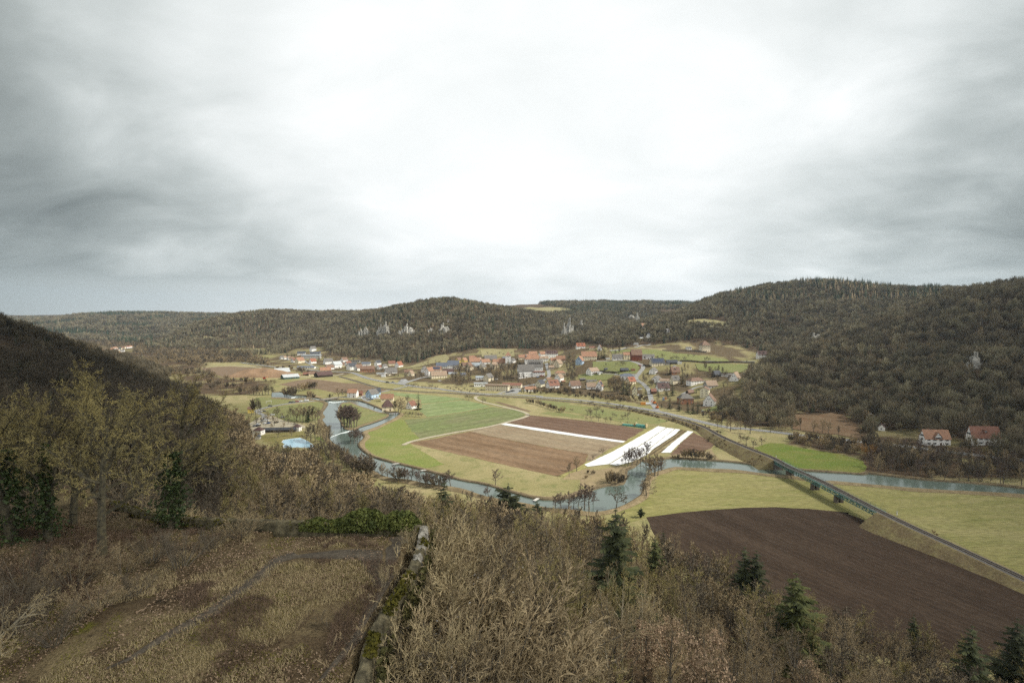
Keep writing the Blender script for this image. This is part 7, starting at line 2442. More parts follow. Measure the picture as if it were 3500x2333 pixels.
fill('village_tree', 'tree', 'r2', [(1230, 730), (1500, 700), (1720, 690), (1730, 800), (1900, 850), (1880, 885), (1480, 865), (1300, 770)], 9.5, 8, 14, MID, 'bare tree in the park below church and hotel', 'trees below church and hotel')
fill('garden_tree', 'tree', 'r3', [(450, 650), (570, 640), (590, 900), (460, 910)], 9, 8, 13, MID, 'bare tree in the central clump of the village', 'central village trees')
fill('garden_tree', 'tree', 'r3', [(900, 860), (1060, 850), (1210, 920), (1200, 1010), (950, 1010)], 9, 7, 11, MID + ['bush0'], 'bare garden tree left of the village street', 'garden trees left of the street')
fill('garden_tree', 'tree', 'r3', [(1300, 800), (1420, 790), (1450, 930), (1380, 910)], 8, 6, 10, MID + ['bush0'], 'bare garden tree right of the village street', 'garden trees right of the street')
fill('garden_tree', 'tree', 'r3', [(1560, 700), (1900, 690), (1980, 800), (1960, 860), (1800, 860), (1620, 800)], 12, 6, 11, MID, 'bare tree among the gardens under the slope meadow', 'garden trees under the meadow')
fill('garden_tree', 'tree', 'r3', [(2000, 690), (2300, 780), (2340, 1000), (2230, 1030), (2190, 850), (2080, 830)], 9, 7, 12, MID, 'bare tree between the last houses and the hill wood', 'trees at the wood edge')
fill('garden_tree', 'tree', 'r3', [(680, 500), (960, 470), (1200, 500), (1080, 540), (940, 560), (800, 540)], 11, 7, 11, MID, 'bare tree above the manor and farm', 'trees above the manor')
fill('village_tree', 'tree', 'r2', [(420, 800), (620, 780), (700, 820), (500, 850)], 11, 5, 8, MID + ['orchard0'], 'bare tree at the road junction', 'trees at the junction')
fill('village_tree', 'tree', 'r1', [(1240, 600), (1400, 560), (1640, 570), (1900, 600), (2300, 610), (2340, 660), (1900, 640), (1640, 620), (1420, 600), (1300, 640)], 15, 7, 12, MID, 'bare tree behind the left part of village', 'trees behind the village')
fill('village_tree', 'tree', 'r1', [(1300, 700), (1700, 690), (2000, 730), (2300, 780), (2250, 820), (1900, 770), (1500, 730)], 17, 4, 8, MID + ['orchard1'], 'small bare garden tree in the left part of village', 'garden trees left of the junction')
fill('village_tree', 'tree', 'r2', [(600, 640), (1200, 640), (1700, 660), (1700, 720), (1300, 700), (700, 720)], 17, 6, 10, MID, 'bare tree between the roofs of the old village', 'trees in the old village')
fill('garden_tree', 'tree', 'r3', [(0, 900), (700, 900), (880, 930), (880, 1000), (560, 980), (0, 960)], 13, 5, 8, MID + ['bush0', 'bush1'], 'bare garden tree above the roadside scrub', 'garden trees above the roadside scrub')
fill('village_tree', 'tree', 'r4', [(150, 900), (420, 840), (560, 900), (560, 1050), (300, 1050), (150, 990)], 13, 5, 9, MID, 'bare tree around the unfinished house', 'trees round the unfinished house')
fill('bush', 'shrub', 'r1', [(800, 700), (1000, 690), (1100, 720), (1300, 760), (1100, 760), (900, 740)], 12, 4, 8, BU + ['mid1'], 'bare bush around the timber yard', 'bushes round the timber yard')
fill('valley_bush', 'shrub', 'r1', [(-400, 640), (200, 640), (420, 640), (800, 690), (780, 640), (500, 600), (200, 590), (-400, 590)], 12, 6, 10, BU + ['mid1', 'mid2'], 'bare scrub along the upper valley road', 'scrub by the upper valley road')
fill('reed_bush', 'shrub', 'a6', [(0, 655), (220, 705), (450, 745), (700, 815), (940, 882), (1100, 900), (1100, 892), (940, 872), (700, 800), (450, 730), (220, 690), (0, 640)], 8, 1, 2, BU, 'low reed bush along the river edge of the hay meadow', 'reed bushes of the hay meadow', 0, False, .5)
trees('orchard_tree', 'tree', 'r3', [(622, 1112, 1066), (722, 1128, 1070), (766, 1114, 1070), (932, 1140, 1072), (1082, 1175, 1102), (1182, 1186, 1132), (1256, 1196, 1150), (520, 1202, 1152), (700, 1242, 1150), (735, 1235, 1150), (800, 1222, 1120), (872, 1232, 1160), (822, 1308, 1222), (740, 1298, 1232), (676, 1292, 1242), (905, 1312, 1252),
                                     (966, 1322, 1252), (986, 1262, 1202), (1030, 1262, 1222), (1100, 1282, 1222), (1165, 1282, 1182), (1280, 1292, 1262), (1520, 1312, 1280), (1162, 1338, 1306), (1076, 1322, 1300), (1606, 1322, 1290)], ['orchard0', 'orchard1', 'orchard2'], 'bare old fruit tree in the orchard below the main road', 'fruit trees below the main road')
trees('hedge_bush', 'shrub', 'r3', [(15, 1092, 1040), (45, 1098, 1050), (75, 1104, 1050), (105, 1112, 1055), (135, 1116, 1060), (165, 1128, 1075), (195, 1138, 1085), (220, 1146, 1090), (250, 1158, 1100), (280, 1164, 1100), (315, 1180, 1115), (345, 1192, 1120), (410, 1204, 1130), (375, 1196, 1150)], BU + ['mid1'], 'dark bush of the hedge crossing the strip fields', 'hedge across the strip fields')
trees('orchard_tree', 'tree', 'r2', [(478, 918, 860), (540, 922, 865), (575, 915, 860), (650, 930, 890), (685, 930, 890), (715, 932, 895), (755, 942, 870), (805, 944, 890), (605, 920, 880)], ['orchard0', 'orchard1', 'orchard2'], 'small fruit tree by the road junction', 'fruit trees at the junction')
trees('orchard_tree', 'tree', 'r2', [(940 + 32 * i, 935 + 3 * i + (i % 3) * 12, 895 + 3 * i + (i % 3) * 12) for i in range(13)], ['orchard0', 'orchard1', 'orchard2'], 'small fruit tree in the orchard rows beside the main road', 'orchard rows by the main road')
trees('orchard_tree', 'tree', 'r2', [(1182, 1065, 992), (1222, 1068, 1000), (1340, 1104, 1030), (1150, 1050, 1000), (1410, 1035, 1010), (1580, 1050, 1010), (1630, 1062, 1020)], ['orchard0', 'mid1', 'orchard2'], 'bare tree near the loop of the farm track', 'trees at the farm track loop')
trees('orchard_tree', 'tree', 'r2', [(490, 1252, 1196), (530, 1252, 1190), (570, 1256, 1196), (612, 1256, 1200), (642, 1258, 1206), (455, 1245, 1190)], ['orchard0', 'orchard1', 'orchard2'], 'small fruit tree behind the mill garden', 'fruit trees of the mill garden')
trees('bare_tree', 'tree', 'r2', [(370, 1222, 1010), (345, 1230, 1060), (480, 1105, 1000), (400, 1215, 1050), (95, 1200, 1130)], ['mid2', 'midup1', 'mid0'], 'bare tree overhanging the old mill', 'trees by the mill')
trees('orchard_tree', 'tree', 'r3', [(1080, 655, 618), (1100, 668, 620), (1130, 666, 625), (1025, 668, 630), (910, 670, 635), (1505, 590, 545), (1560, 590, 525), (1655, 600, 560), (1680, 605, 560), (1715, 605, 545), (1740, 600, 560), (1800, 610, 555), (1855, 575, 535), (1920, 570, 535), (2060, 620, 560), (2090, 620, 570), (2055, 700, 670), (2085, 705, 670), (2100, 700, 672)], ['orchard0', 'orchard1', 'orchard2'], 'small bare fruit tree on the slope meadows above the village', 'fruit trees on the slope meadows')
trees('orchard_tree', 'tree', 'r2', [(1400 + 45 * i, 540 + (i % 3) * 14, 505 + (i % 3) * 14) for i in range(7)], ['orchard0', 'orchard1'], 'small bare fruit tree on the hay meadow behind the village', 'fruit trees on the hay meadow')
FS = ['fir0', 'fir1', 'fir2']
CON = [('r3', 490, 625, 500, 'dark fir at the edge of the wood left of the manor'), ('r3', 822, 592, 460, 'left dark fir beside the yellow manor'), ('r3', 890, 585, 445, 'right taller dark fir beside the yellow manor'), ('r3', 860, 588, 470, 'middle dark fir beside the manor'),
       ('r3', 1108, 995, 830, 'tall dark fir left of the village street'), ('r3', 1152, 1005, 855, 'second tall dark fir left of the street'), ('r3', 1365, 1002, 905, 'single fir close to the village street'), ('r3', 1505, 1012, 900, 'left fir of the group by the plum roof'),
       ('r3', 1602, 1002, 880, 'middle fir of the group by the plum roof'), ('r3', 1672, 1012, 850, 'tallest fir of the group by the plum roof'), ('r3', 1640, 1162, 1030, 'blue-grey fir standing alone by the building site'), ('r3', 1550, 1152, 1080, 'small fir by the building site'),
       ('r3', 1752, 1192, 1045, 'leftmost fir before the unfinished house'), ('r3', 1852, 1205, 1080, 'small fir before the unfinished house'), ('r3', 1910, 1222, 1040, 'left one of two dark firs right of the unfinished house'), ('r3', 1965, 1222, 1050, 'right one of two dark firs next to white gable house'),
       ('r3', 2242, 762, 690, 'dark fir next to the timber chalet'), ('r3', 1640, 772, 700, 'small fir behind the brown shingled house'), ('r3', 1790, 880, 720, 'ivy-dark fir above the white villa'), ('r3', 1452, 350, 275, 'dark green fir beside the pointed white house'),
       ('r2', 185, 717, 620, 'dark fir between the white houses left of village'), ('r2', 970, 624, 568, 'dark fir above the blue-roofed hall'), ('r2', 330, 785, 735, 'dark evergreen clump before the big grey roof'), ('r2', 375, 790, 740, 'second dark evergreen before the big grey roof'), ('r2', 1636, 692, 580, 'tall dark spruce before the church tower'),
       ('r2', 1745, 642, 570, 'dark fir left of the orange-roofed inn'), ('r2', 1768, 650, 580, 'second dark fir left of the inn'), ('r2', 1860, 622, 580, 'round dark evergreen at the inn'), ('r2', 605, 1172, 965, 'tall lone dark fir beside the green wheat field'), ('r2', 2320, 600, 540, 'dark fir above the castle lane'),
       ('r1', 945, 562, 500, 'dark fir alone at the foot of the middle hill'), ('r1', 1000, 560, 500, 'left fir of the pair at the hill foot'), ('r1', 1025, 562, 508, 'right fir of the pair at the hill foot'), ('r1', 1862, 990, 950, 'dark conifer bush left of the blue house'), ('r4', 1095, 600, 562, 'round dark evergreen above the forest-edge house'), ('r4', 1185, 450, 410, 'dark evergreen below the lone white house'),
       ('r4', 1380, 445, 400, 'dark evergreen at the lone white house'), ('r3', 1945, 980, 930, 'small dark fir under the white villa terrace'), ('r5', 1715, 700, 620, 'dark conifer left of the large country house')]
for i, (reg, x, yb, yt, lab) in enumerate(CON):
    px, py = R(reg, (x, yb))
    plant_px('fir', FS[i % 3], px, py, R(reg, (x, yt))[1], lab, 'tree', None, 1.1)
for reg, x, yb, yt, lab in [('r3', 990, 762, 716, 'dark columnar thuja in the orchard meadow'), ('r3', 1055, 772, 732, 'stout columnar thuja by the white villa'), ('r2', 1790, 977, 930, 'left dark columnar thuja by the bungalow'), ('r2', 1812, 977, 930, 'right dark columnar thuja by the bungalow'), ('r3', 790, 828, 805, 'tiny thuja on the lawn')]:
    px, py = R(reg, (x, yb))
    plant_px('thuja', 'column0', px, py, R(reg, (x, yt))[1], lab, 'tree')
print(COUNT)

# ------------------------------------------------------------------ row covers on the fields
M_FLEECE = surf('white_fleece', (.72, .73, .73), (.50, .51, .51), .22, .8, contrast=(.35, .85), detail=8, bump=.25)


def fleece(reg, px, label, ripple=.12):
    g = densify([G(*p)[:2] for p in R(reg, px)], 3, .12)
    me = sheet_mesh('row_cover', g, .12, M_FLEECE, inner=4)
    for v in me.vertices:
        v.co.z += float(vnoise(np.array([v.co.x]), np.array([v.co.y]), 3.0, 5)[0]) * ripple
    tag(link('row_cover', me), label, 'row cover')


fleece('a6', [(616, 147), (655, 132), (1000, 186), (1500, 262), (1876, 316), (1850, 331), (1400, 270), (1000, 210)], 'narrow white fleece strip lying across the brown field')
fleece('a7', [(440, 18), (522, 32), (330, 165), (-60, 400), (-270, 425), (-302, 405), (0, 265)], 'wide white plastic sheet nearest the brown field')
fleece('a7', [(527, 34), (606, 44), (430, 180), (180, 375), (20, 415), (-50, 402), (335, 167)], 'middle white plastic sheet of the three side by side')
fleece('a7', [(611, 45), (660, 51), (618, 97), (400, 240), (330, 305), (190, 376), (436, 180)], 'third white plastic sheet with ragged lower edge')
fleece('a7', [(735, 66), (795, 73), (690, 162), (560, 285), (470, 285), (580, 185)], 'separate white plastic sheet beside the small ploughed corner')

# ------------------------------------------------------------------ cars
def car_parts():
    b, g, w = MB(), MB(), MB()
    prof = [(-2.1, .35), (-2.15, .75), (-2.0, .95), (-1.75, 1.0), (.75, .98), (1.9, .85), (2.15, .65), (2.1, .35)]
    n = len(prof)
    b.add([(x, -.86, z) for x, z in prof] + [(x, .86, z) for x, z in prof], [tuple(range(n)), tuple(range(2 * n - 1, n - 1, -1))] + [(i, (i + 1) % n + 0, n + (i + 1) % n, n + i) for i in range(n)])
    roof = [(-1.45, 1.42), (.05, 1.45)]
    b.add([(-1.45, -.62, 1.40), (.05, -.62, 1.42), (.05, .62, 1.42), (-1.45, .62, 1.40), (-1.45, -.62, 1.46), (.05, -.62, 1.48), (.05, .62, 1.48), (-1.45, .62, 1.46)], [(0, 3, 2, 1), (4, 5, 6, 7), (0, 1, 5, 4), (1, 2, 6, 5), (2, 3, 7, 6), (3, 0, 4, 7)])
    g.add([(-1.95, -.8, .96), (.85, -.8, .96), (.85, .8, .96), (-1.95, .8, .96), (-1.45, -.62, 1.41), (.05, -.62, 1.43), (.05, .62, 1.43), (-1.45, .62, 1.41)], [(0, 1, 5, 4), (1, 2, 6, 5), (2, 3, 7, 6), (3, 0, 4, 7)])
    w.tube((0, -.1, 0), (0, .1, 0), .32, .32, 10, cap=True)
    return b, g, w


_b, _g, _w = car_parts()
M_TYRE = plain('tyre', (.02, .02, .02), .9)
CARP = {n: surf('car_paint_' + n, c, tuple(q * .9 for q in c), 1, .3, spec=.5) for n, c in {'white': (.75, .75, .74), 'silver': (.42, .43, .44), 'black': (.02, .02, .022), 'blue': (.04, .08, .20), 'red': (.32, .03, .025), 'grey': (.15, .155, .16)}.items()}
CAR_G = _g.mesh('windows', [M_GLASS])
CAR_W = _w.mesh('wheel', [M_TYRE])
CAR_B = {n: _b.mesh('body', [m]) for n, m in CARP.items()}


def car(reg, x, y, col, rz, label, van=False, group=None):
    bx, by, bz = T(*R(reg, (x, y)))
    o = empty('parked_van' if van else 'parked_car', (bx, by, bz + .2), math.radians(rz), label, 'van' if van else 'car', group)
    k = 1.18 if van else 1.0
    for n, me in (('body', CAR_B[col]), ('windows', CAR_G)):
        c = link(n, me, o)
        c.scale = (k, k, 1.45 if van else 1)
    for sx in (-1.3, 1.35):
        for sy in (-.78, .78):
            c = link('wheel', CAR_W, o)
            c.location = (sx * k, sy * k, .32)


for reg, x, y, col, rz, lab, van in [
        ('r6', 415, 297, 'black', 20, 'black car driving alone on the road to the parking lot', 0), ('r6', 338, 358, 'black', 5, 'black car at the entrance of the parking lot', 0), ('r6', 650, 256, 'black', 15, 'leftmost dark car parked along the bridge road', 0), ('r6', 680, 253, 'grey', 15, 'second car in the row along the bridge road', 0),
        ('r6', 722, 248, 'red', 15, 'red car in the row along the bridge road', 0), ('r6', 748, 244, 'white', 15, 'white car between red car and van', 0), ('r6', 772, 240, 'white', 80, 'white car parked across, near the bridge road row end', 0), ('r6', 828, 236, 'white', 12, 'white van at the right end of the roadside row', 1),
        ('r6', 360, 498, 'white', 70, 'white car in the middle of parking lot', 0), ('r6', 400, 494, 'blue', 80, 'dark blue car right of the white one', 0), ('r6', 330, 470, 'silver', 70, 'silver car beside the white camper', 0), ('r6', 365, 468, 'white', 10, 'white camper van in the parking lot', 1), ('r6', 240, 528, 'grey', 80, 'grey car at the left edge of parking lot', 0),
        ('r6', 275, 510, 'white', 80, 'white car third from the left edge of lot', 0), ('r6', 280, 524, 'black', 80, 'black car in front of a white one', 0), ('r6', 485, 486, 'black', 70, 'black car under the tall parking tree', 0), ('r6', 560, 428, 'silver', 75, 'silver car at the back edge of parking lot', 0), ('r6', 438, 402, 'white', 10, 'white car at the back of the lot beside grass', 0), ('r6', 300, 362, 'white', 5, 'white car left of the black one at the entrance', 0),
        ('r6', 1445, 212, 'white', 5, 'white van on the forecourt by the balcony house', 1), ('r6', 1530, 212, 'silver', 20, 'silver car in front of the blue house', 0), ('r6', 1575, 220, 'blue', 20, 'blue car in front of the blue house', 0), ('r6', 1610, 216, 'white', 20, 'white car right of the blue house cars', 0), ('r6', 1650, 214, 'white', 20, 'white van right of the blue house', 1), ('r6', 1550, 226, 'grey', 20, 'grey car nearest the river by blue house', 0),
        ('r2', 1630, 976, 'black', 20, 'first black car left on the factory forecourt', 0), ('r2', 1650, 972, 'grey', 20, 'grey car between black ones on the factory forecourt', 0), ('r2', 1672, 968, 'black', 20, 'third dark car on the factory forecourt', 0), ('r2', 1692, 962, 'black', 20, 'rightmost dark car on the factory forecourt', 0), ('r2', 1772, 965, 'blue', 80, 'blue car beside the columnar thujas', 0),
        ('r2', 250, 866, 'black', 5, 'black van at the roadside left of the junction', 1), ('r2', 440, 848, 'white', 20, 'white camper at the junction lot', 1), ('r2', 400, 856, 'silver', 20, 'silver car at the junction lot', 0), ('r2', 315, 862, 'grey', -5, 'grey car driving on the main road at left', 0), ('r2', 850, 846, 'white', 20, 'white car on the meadow edge by the big cream house', 0),
        ('r3', 1292, 1018, 'white', 5, 'white van parked above the roadside scrub', 1), ('r3', 1302, 672, 'red', 30, 'red car at the bend of village street', 0), ('r3', 1352, 666, 'black', 5, 'black car at the bend of village street', 0), ('r2', 2020, 792, 'red', 10, 'red car at the hotel entrance', 0), ('r2', 1975, 805, 'blue', 30, 'blue car at the hotel entrance', 0), ('r2', 1500, 832, 'white', 10, 'white van beside the cream gabled house', 1), ('r2', 1940, 905, 'white', 30, 'white car on the junction street', 0),
        ('r3', 1700, 686, 'white', 5, 'white van in front of the brown shingled house', 1), ('r3', 855, 766, 'black', 10, 'black car beside the flat garage', 0), ('r4', 690, 1034, 'silver', -8, 'silver car below the big white gable house', 0), ('r3', 450 + 1000, 748, 'black', 20, 'dark car beside the chalet-like gable', 0)]:
    car(reg, x, y, col, rz, lab, van)

# ------------------------------------------------------------------ other things of the valley
M_TARP = surf('teal_tarpaulin', (.10, .29, .24), (.06, .20, .165), .9, .6)
M_STRAW = surf('straw', (.42, .35, .20), (.32, .26, .14), 1, .95)
for a, b, lab in (((1100, 1352), (1240, 1366), 'lower left teal tarpaulin-covered row of round bales'), ((1255, 1366), (1378, 1384), 'higher right teal tarpaulin-covered bale stack')):
    p, q = np.array(G(*R('r3', a))), np.array(G(*R('r3', b)))
    big = 1.0 if a[0] < 1200 else 1.5
    d = q - p
    L = float(np.hypot(d[0], d[1]))
    n = 40
    m = MB()
    vs, fs = [], []
    for i in range(n + 1):
        for k in range(9):
            t = math.pi * k / 8
            rr_ = 1.5 * big * (1 + .08 * math.sin(i * 1.9) + .06 * rng.normal())
            vs.append((L * i / n, math.cos(t) * rr_, max(.02, math.sin(t) * rr_ * 1.05)))
    for i in range(n):
        for k in range(8):
            e = i * 9 + k
            fs.append((e, e + 9, e + 10, e + 1))
    m.add(vs, fs)
    o = empty('bale_stack', (p[0], p[1], .05), math.atan2(d[1], d[0]), lab, 'bale stack')
    m.build('tarpaulin', M_TARP, o, True)
    m = MB()
    m.tube((-.1, 0, 1.25 * big), (.4, 0, 1.25 * big), 1.3 * big, 1.3 * big, 14, cap=True)
    m.tube((L - .4, 0, 1.25 * big), (L + .15, 0, 1.25 * big), 1.3 * big, 1.3 * big, 14, cap=True)
    m.build('straw_bale', M_STRAW, o)
# stone road bridge over the weir
p, q = np.array(G(*R('r6', (1195, 196)), 1.2)), np.array(G(*R('r6', (998, 226)), 1.2))
d = q - p
L = float(np.hypot(d[0], d[1]))
o = empty('road_bridge', (p[0], p[1], 0), math.atan2(d[1], d[0]), 'low stone road bridge on stubby piers over the upper river', 'bridge')
m = MB()
m.box((L / 2, 0, 1.15), (L, 5.2, .5))
m.build('deck', M_PIER, o)
for s in (-2.5, 2.5):
    m = MB()
    m.box((L / 2, s, 1.75), (L, .3, .7))
    m.build('parapet', surf('bridge_parapet', (.30, .28, .24), (.2, .19, .16), 1, .9), o)
for i in range(5):
    m = MB()
    m.box((L * (i + .5) / 5, 0, .45), (1.6, 4.8, 1.0))
    m.build('pier', M_PIER, o)
p, q = np.array(G(*R('r6', (1775, 382)), .8)), np.array(G(*R('r6', (1885, 376)), .8))
d = q - p
L = float(np.hypot(d[0], d[1]))
o = empty('footbridge', (p[0], p[1], 0), math.atan2(d[1], d[0]), 'small flat concrete footbridge over the mill stream', 'bridge')
m = MB()
m.box((L / 2, 0, 1.0), (L, 2.6, .35))
m.build('deck', surf('concrete', (.38, .37, .34), (.3, .29, .27), 1, .9), o)
for s in (-1.2, 1.2):
    m = MB()
    for i in range(7):
        m.box((L * i / 6, s, 1.6), (.08, .08, .9))
    m.box((L / 2, s, 2.0), (L, .08, .08))
    m.build('railing', M_BEAM, o)
# swimming pool
pp = [G(*p)[:2] for p in R('r6', [(545, 705), (562, 683), (650, 668), (755, 655), (810, 675), (865, 705), (930, 752), (905, 778), (800, 772), (690, 770), (570, 775)])]
po = link('swimming_pool', sheet_mesh('rim', densify(pp, 3), .14, surf('pool_rim', (.6, .62, .6), (.5, .52, .5), 1, .8)))
tag(po, 'light blue open-air swimming pool half hidden by bare trees', 'pool')
cxy = np.mean(np.array(pp), axis=0)
m_, t_n, b_n = new_mat('pool_water')
b_n.inputs['Base Color'].default_value = (.28, .45, .55, 1)
b_n.inputs['Roughness'].default_value = .15
link('water', sheet_mesh('pool_water', [cxy + (np.array(q) - cxy) * .94 for q in pp], .19, m_), po)
# football goal
bx, by, _ = G(*R('r6', (400, 262)))
o = empty('football_goal', (bx, by, 0), math.radians(70), 'white football goal on the village meadow', 'goal')
m = MB()
for s in (-3.7, 3.7):
    m.box((s, 0, 1.3), (.16, .16, 2.6))
m.box((0, 0, 2.6), (7.5, .16, .16))
m.build('goal_frame', M_FRAME, o)
# chip mound and machines at the timber yard
bx, by, _ = G(*R('r1', (645, 800)))
bm = bmesh.new()
bmesh.ops.create_grid(bm, x_segments=50, y_segments=24, size=1)
for v in bm.verts:
    x, y = v.co.x, v.co.y
    e = max(0, 1 - x * x) ** .6 * max(0, 1 - y * y) ** .7
    v.co = Vector((x * 52, y * 22, e * 9.5 * (.55 + .9 * float(vnoise(np.array([x * 52 + 90]), np.array([y * 22 + 50]), 14, 3)[0]))))
me = bpy.data.meshes.new('wood_chip_mound')
bm.to_mesh(me)
bm.free()
me.materials.append(surf('wood_chips', (.27, .18, .11), (.19, .12, .07), .5, .95, bump=.3))
o = link('wood_chip_mound', me)
o.location = (bx, by + 12, 0)
tag(o, 'long orange-brown mound of wood chips left of the orange barn', 'mound')


def machine(reg, x, y, rz, label, name='digger'):
    bx, by, bz = T(*R(reg, (x, y)))
    o = empty(name, (bx, by, bz + .1), math.radians(rz), label, name)
    m = MB()
    m.box((0, 0, 1.5), (3.4, 2.2, 1.3))
    m.box((-1.2, 0, 2.3), (1.3, 2.0, .6))
    m.build('body', plain('machine_paint', (.50, .16, .04) if name == 'digger' else (.40, .05, .03), .5), o)
    m = MB()
    m.box((.6, -.4, 2.7), (1.4, 1.2, 1.3))
    m.build('cab', M_GLASS, o)
    for s in (-.95, .95):
        m = MB()
        m.box((0, s, .45), (3.8, .55, .8))
        m.build('track', M_TYRE, o)
    m = MB()
    m.tube((1.4, .3, 2), (3.2, .3, 4.2), .25, .2, 5)
    m.tube((3.2, .3, 4.2), (4.8, .3, 2.2), .2, .16, 5)
    m.box((4.8, .3, 1.8), (.8, 1.0, .8))
    m.build('arm', plain('machine_paint_arm', (.50, .18, .05), .5), o)


machine('r3', 1465, 1108, 110, 'orange digger working on the village street')
machine('r3', 1497, 1162, 60, 'orange digger at the street junction with the main road')
machine('r1', 682, 822, 10, 'red loader in front of the wood chip mound', 'loader')


def crate(reg, x, y, L, Wd, h, rz, col, label, name, cat, lid):
    bx, by, bz = T(*R(reg, (x, y)))
    o = empty(name, (bx, by, bz + .1), math.radians(rz), label, cat)
    m = MB()
    m.box((0, 0, h / 2), (L, Wd, h))
    for i in range(int(L / .6)):
        m.box((-L / 2 + .3 + i * .6, -Wd / 2 - .03, h / 2), (.2, .06, h * .9))
    m.build('body', plain(name + '_paint', col, .6), o)
    m = MB()
    m.box((0, 0, h + .08), (L + .16, Wd + .16, .16))
    m.build('lid', plain(name + '_lid', lid, .6), o)


crate('r3', 1335, 1118, 5, 2.4, 2.5, 5, (.55, .25, .06), 'orange site container by the junction', 'site_container', 'container', (.45, .2, .05))
crate('r3', 1318, 1116, 1.4, 1.4, 2.4, 5, (.05, .16, .36), 'blue portable toilet left of the orange container', 'portable_toilet', 'toilet', (.5, .5, .5))
crate('r3', 1570, 1068, 1.6, 1.6, 3.0, 5, (.06, .24, .50), 'blue portable toilet on the building site', 'portable_toilet', 'toilet', (.4, .45, .5))
crate('r3', 1590, 1056, 3, 2, 2.2, 8, (.42, .20, .09), 'brown hut behind the blue portable toilet', 'site_hut', 'hut', (.25, .12, .06))
crate('r3', 1380, 1112, 7, 3, 1.4, 12, (.55, .57, .58), 'pale grey covered pile right of the orange container', 'covered_pile', 'pile', (.6, .62, .63))
# reflector posts along the main road
mp = MB()
mp.box((0, 0, .5), (.16, .12, 1.0))
POST_ME = mp.mesh('post', [M_FRAME])
mp = MB()
mp.box((0, 0, .82), (.17, .13, .18))
BAND_ME = mp.mesh('reflector_band', [plain('black_band', (.02, .02, .02))])
P = polyline_smooth(np.array(main_pts), 5)
for i in range(20, len(P) - 10, 10):
    dd = P[i + 1] - P[i - 1]
    dd /= np.linalg.norm(dd[:2])
    for s in (-4.4, 4.4):
        x, y = P[i, 0] - dd[1] * s, P[i, 1] + dd[0] * s
        if y < 330 or y > 900:
            continue
        o = empty('reflector_post', (x, y, float(ZH(x, y))), math.atan2(dd[1], dd[0]), 'white reflector post at the edge of the main road', 'post', 'reflector posts along the main road')
        link('post', POST_ME, o)
        link('reflector_band', BAND_ME, o)
for reg, px, z, lab in (('a5', (1795, 520), 4, 'white marker post beside the rails near the lower right'), ('a7', (1110, 142), 4, 'white marker post beside the rails above the bridge'), ('a5', (1380, 275), 5, 'white marker post at the near end of the bridge'), ('a7', (1625, 330), 6, 'white marker post at the far end of the bridge')):
    x, y, zz = G(*R(reg, px), z - 1.4)
    o = empty('track_marker', (x, y, z - 1.9), 0, lab, 'marker post')
    m = MB()
    m.box((0, 0, .9), (.3, .2, 1.8))
    m.build('post', M_FRAME, o)
    m = MB()
    m.box((0, 0, 1.85), (.36, .26, .1))
    m.build('cap', M_TYRE, o)
for reg, px, rz, lab in (('r6', (1870, 965), 20, 'first small white jetty on the far river bank'), ('r6', (2192, 1040), 20, 'second small white jetty on the far river bank'), ('a6', (982, 912), 60, 'third small white jetty right of the pine')):
    x, y, _ = G(*R(reg, px))
    o = empty('jetty', (x, y, 0), math.radians(rz), lab, 'jetty')
    m = MB()
    m.box((0, 0, .75), (5.2, 1.6, .14))
    m.build('deck', surf('jetty_boards', (.55, .53, .48), (.45, .43, .39), 1, .9), o)
    for sx in (-2.2, 2.2):
        for sy in (-.6, .6):
            m = MB()
            m.tube((sx, sy, -.1), (sx, sy, .68), .1, .1, 6, cap=True)
            m.build('pile', M_BEAM, o)
# log pile on the small meadow
x, y, _ = G(*R('r6', (1400, 1085)))
o = empty('log_pile', (x, y, 0), .2, 'small pile of cut logs on the meadow by the river', 'log pile')
for i in range(6):
    m = MB()
    m.tube((-3 + .5 * rr.random(), (i % 4) * .55, .3 + (i // 4) * .45), (2 + rr.random() * 1.5, (i % 4) * .55 + rr.uniform(-.4, .4), .3 + (i // 4) * .45), .26, .22, 8, cap=True)
    m.build('log', M_BARK, o)
# hedge wall along the slope meadow lane
for reg, pts, lab in (('r4', [(420, 455), (700, 468), (1000, 466), (1270, 470)], 'dark stone and hedge line under the meadow lane'), ('r3', [(1560, 500), (1800, 505), (2060, 520)], 'terraced dry stone wall below the tower house'), ('r3', [(840, 745), (960, 748), (1040, 755)], 'dark garden fence above the lawn')):
    P = polyline_smooth(np.array([T(*p) for p in R(reg, pts)]), 3)
    m = MB()
    for i in range(len(P) - 1):
        a, b = P[i], P[i + 1]
        m.box(((a[0] + b[0]) / 2, (a[1] + b[1]) / 2, float(ZH(*((a + b)[:2] / 2))) + .8), (float(np.hypot(*(b - a)[:2])) + .2, .8 + .3 * rr.random(), 2.2 + .5 * rr.random()), math.atan2(b[1] - a[1], b[0] - a[0]))
    tag(m.build('field_wall', surf('old_wall', (.12, .10, .075), (.07, .06, .045), .8, .95)), lab, 'wall')

# ------------------------------------------------------------------ banks added overhead, out of view, to shade the valley sides
M_SHADE_CLOUD = surf('shade_cloud_skin', (.75, .77, .79), (.55, .58, .60), .004, 1.0)


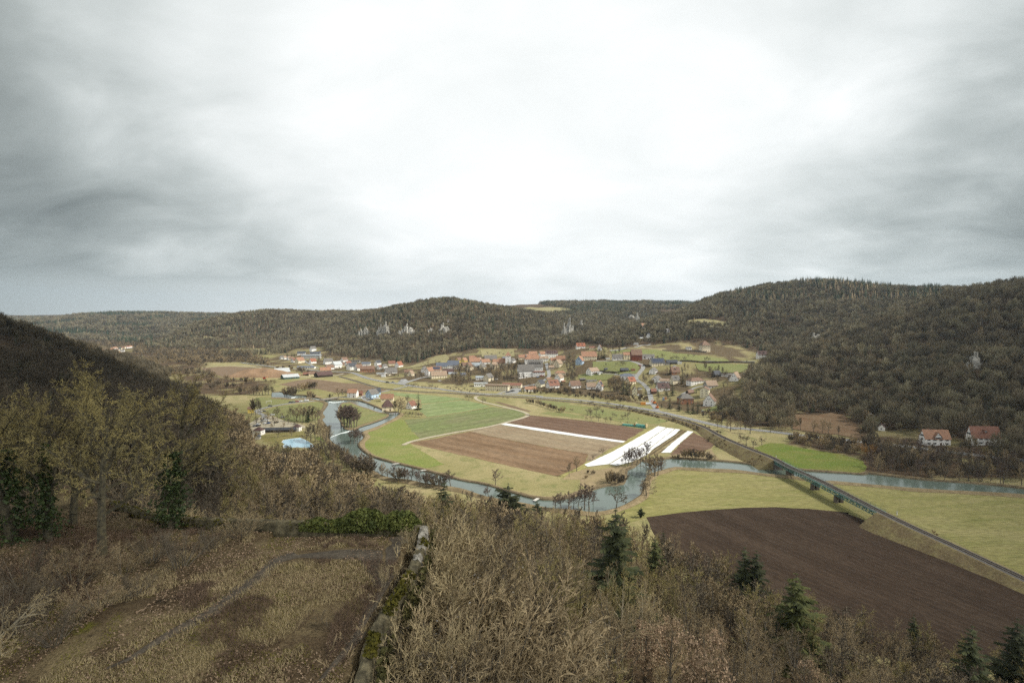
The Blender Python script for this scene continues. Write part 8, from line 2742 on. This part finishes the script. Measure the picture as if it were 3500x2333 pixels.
def shade_cloud(poly, alt, thick, label):
    """an added, unseen bank whose shadow falls on this ground outline"""
    k = alt / math.tan(SUN_EL)
    g = polyline_smooth([(x + math.sin(SUN_AZ) * k, y + math.cos(SUN_AZ) * k) for x, y in poly], 40, True)
    me = sheet_mesh('shade_cloud', g, 0, M_SHADE_CLOUD, inner=45)
    bm = bmesh.new()
    bm.from_mesh(me)
    d = {}
    for v in bm.verts:
        e = float(seg_dist(np.array([v.co.x]), np.array([v.co.y]), g)[0])
        n = float(vnoise(np.array([v.co.x]), np.array([v.co.y]), 120, 71)[0])
        d[v.index] = thick * min(1, (e / 160)) ** .6 * (.5 + n)
        v.co.z = alt + 30 * n
    r = bmesh.ops.extrude_face_region(bm, geom=list(bm.faces))
    top = [q for q in r['geom'] if isinstance(q, bmesh.types.BMVert)]
    for v in top:
        e = float(seg_dist(np.array([v.co.x]), np.array([v.co.y]), g)[0])
        n = float(vnoise(np.array([v.co.x]), np.array([v.co.y]), 90, 72)[0])
        v.co.z += 12 + thick * min(1, (e / 160)) ** .6 * (.4 + n)
    bmesh.ops.recalc_face_normals(bm, faces=bm.faces)
    bm.to_mesh(me)
    bm.free()
    o = link('shade_cloud', me)
    o['kind'] = 'stuff'
    o['label'] = label


shade_cloud([(-1200, 560), (-330, 560), (-220, 420), (-100, 180), (-42, 78), (-30, 30), (-30, -200), (-1200, -200)], 800, 110, 'unseen grey bank added to shade the left of the valley')
shade_cloud([(95, 95), (175, 170), (265, 330), (340, 470), (430, 620), (640, 880), (900, 1000), (1300, 700), (1200, -200), (130, -200)], 800, 110, 'unseen grey bank added to shade the right of the valley')

# ------------------------------------------------------------------ the air
HAZE_DENSITY = 0.00005
m = MB()
m.box((0, 1600, 240), (13000, 15600, 482))
hz = bpy.data.materials.new('haze')
hz.use_nodes = True
t = NT(hz.node_tree)
out = t.n('ShaderNodeOutputMaterial')
pv = t.n('ShaderNodeVolumePrincipled')
pv.inputs['Color'].default_value = (.60, .74, .88, 1)
pv.inputs['Density'].default_value = HAZE_DENSITY
pv.inputs['Anisotropy'].default_value = .2
t.t.links.new(pv.outputs[0], out.inputs['Volume'])
hzo = m.build('haze', hz)
hzo['kind'] = 'stuff'
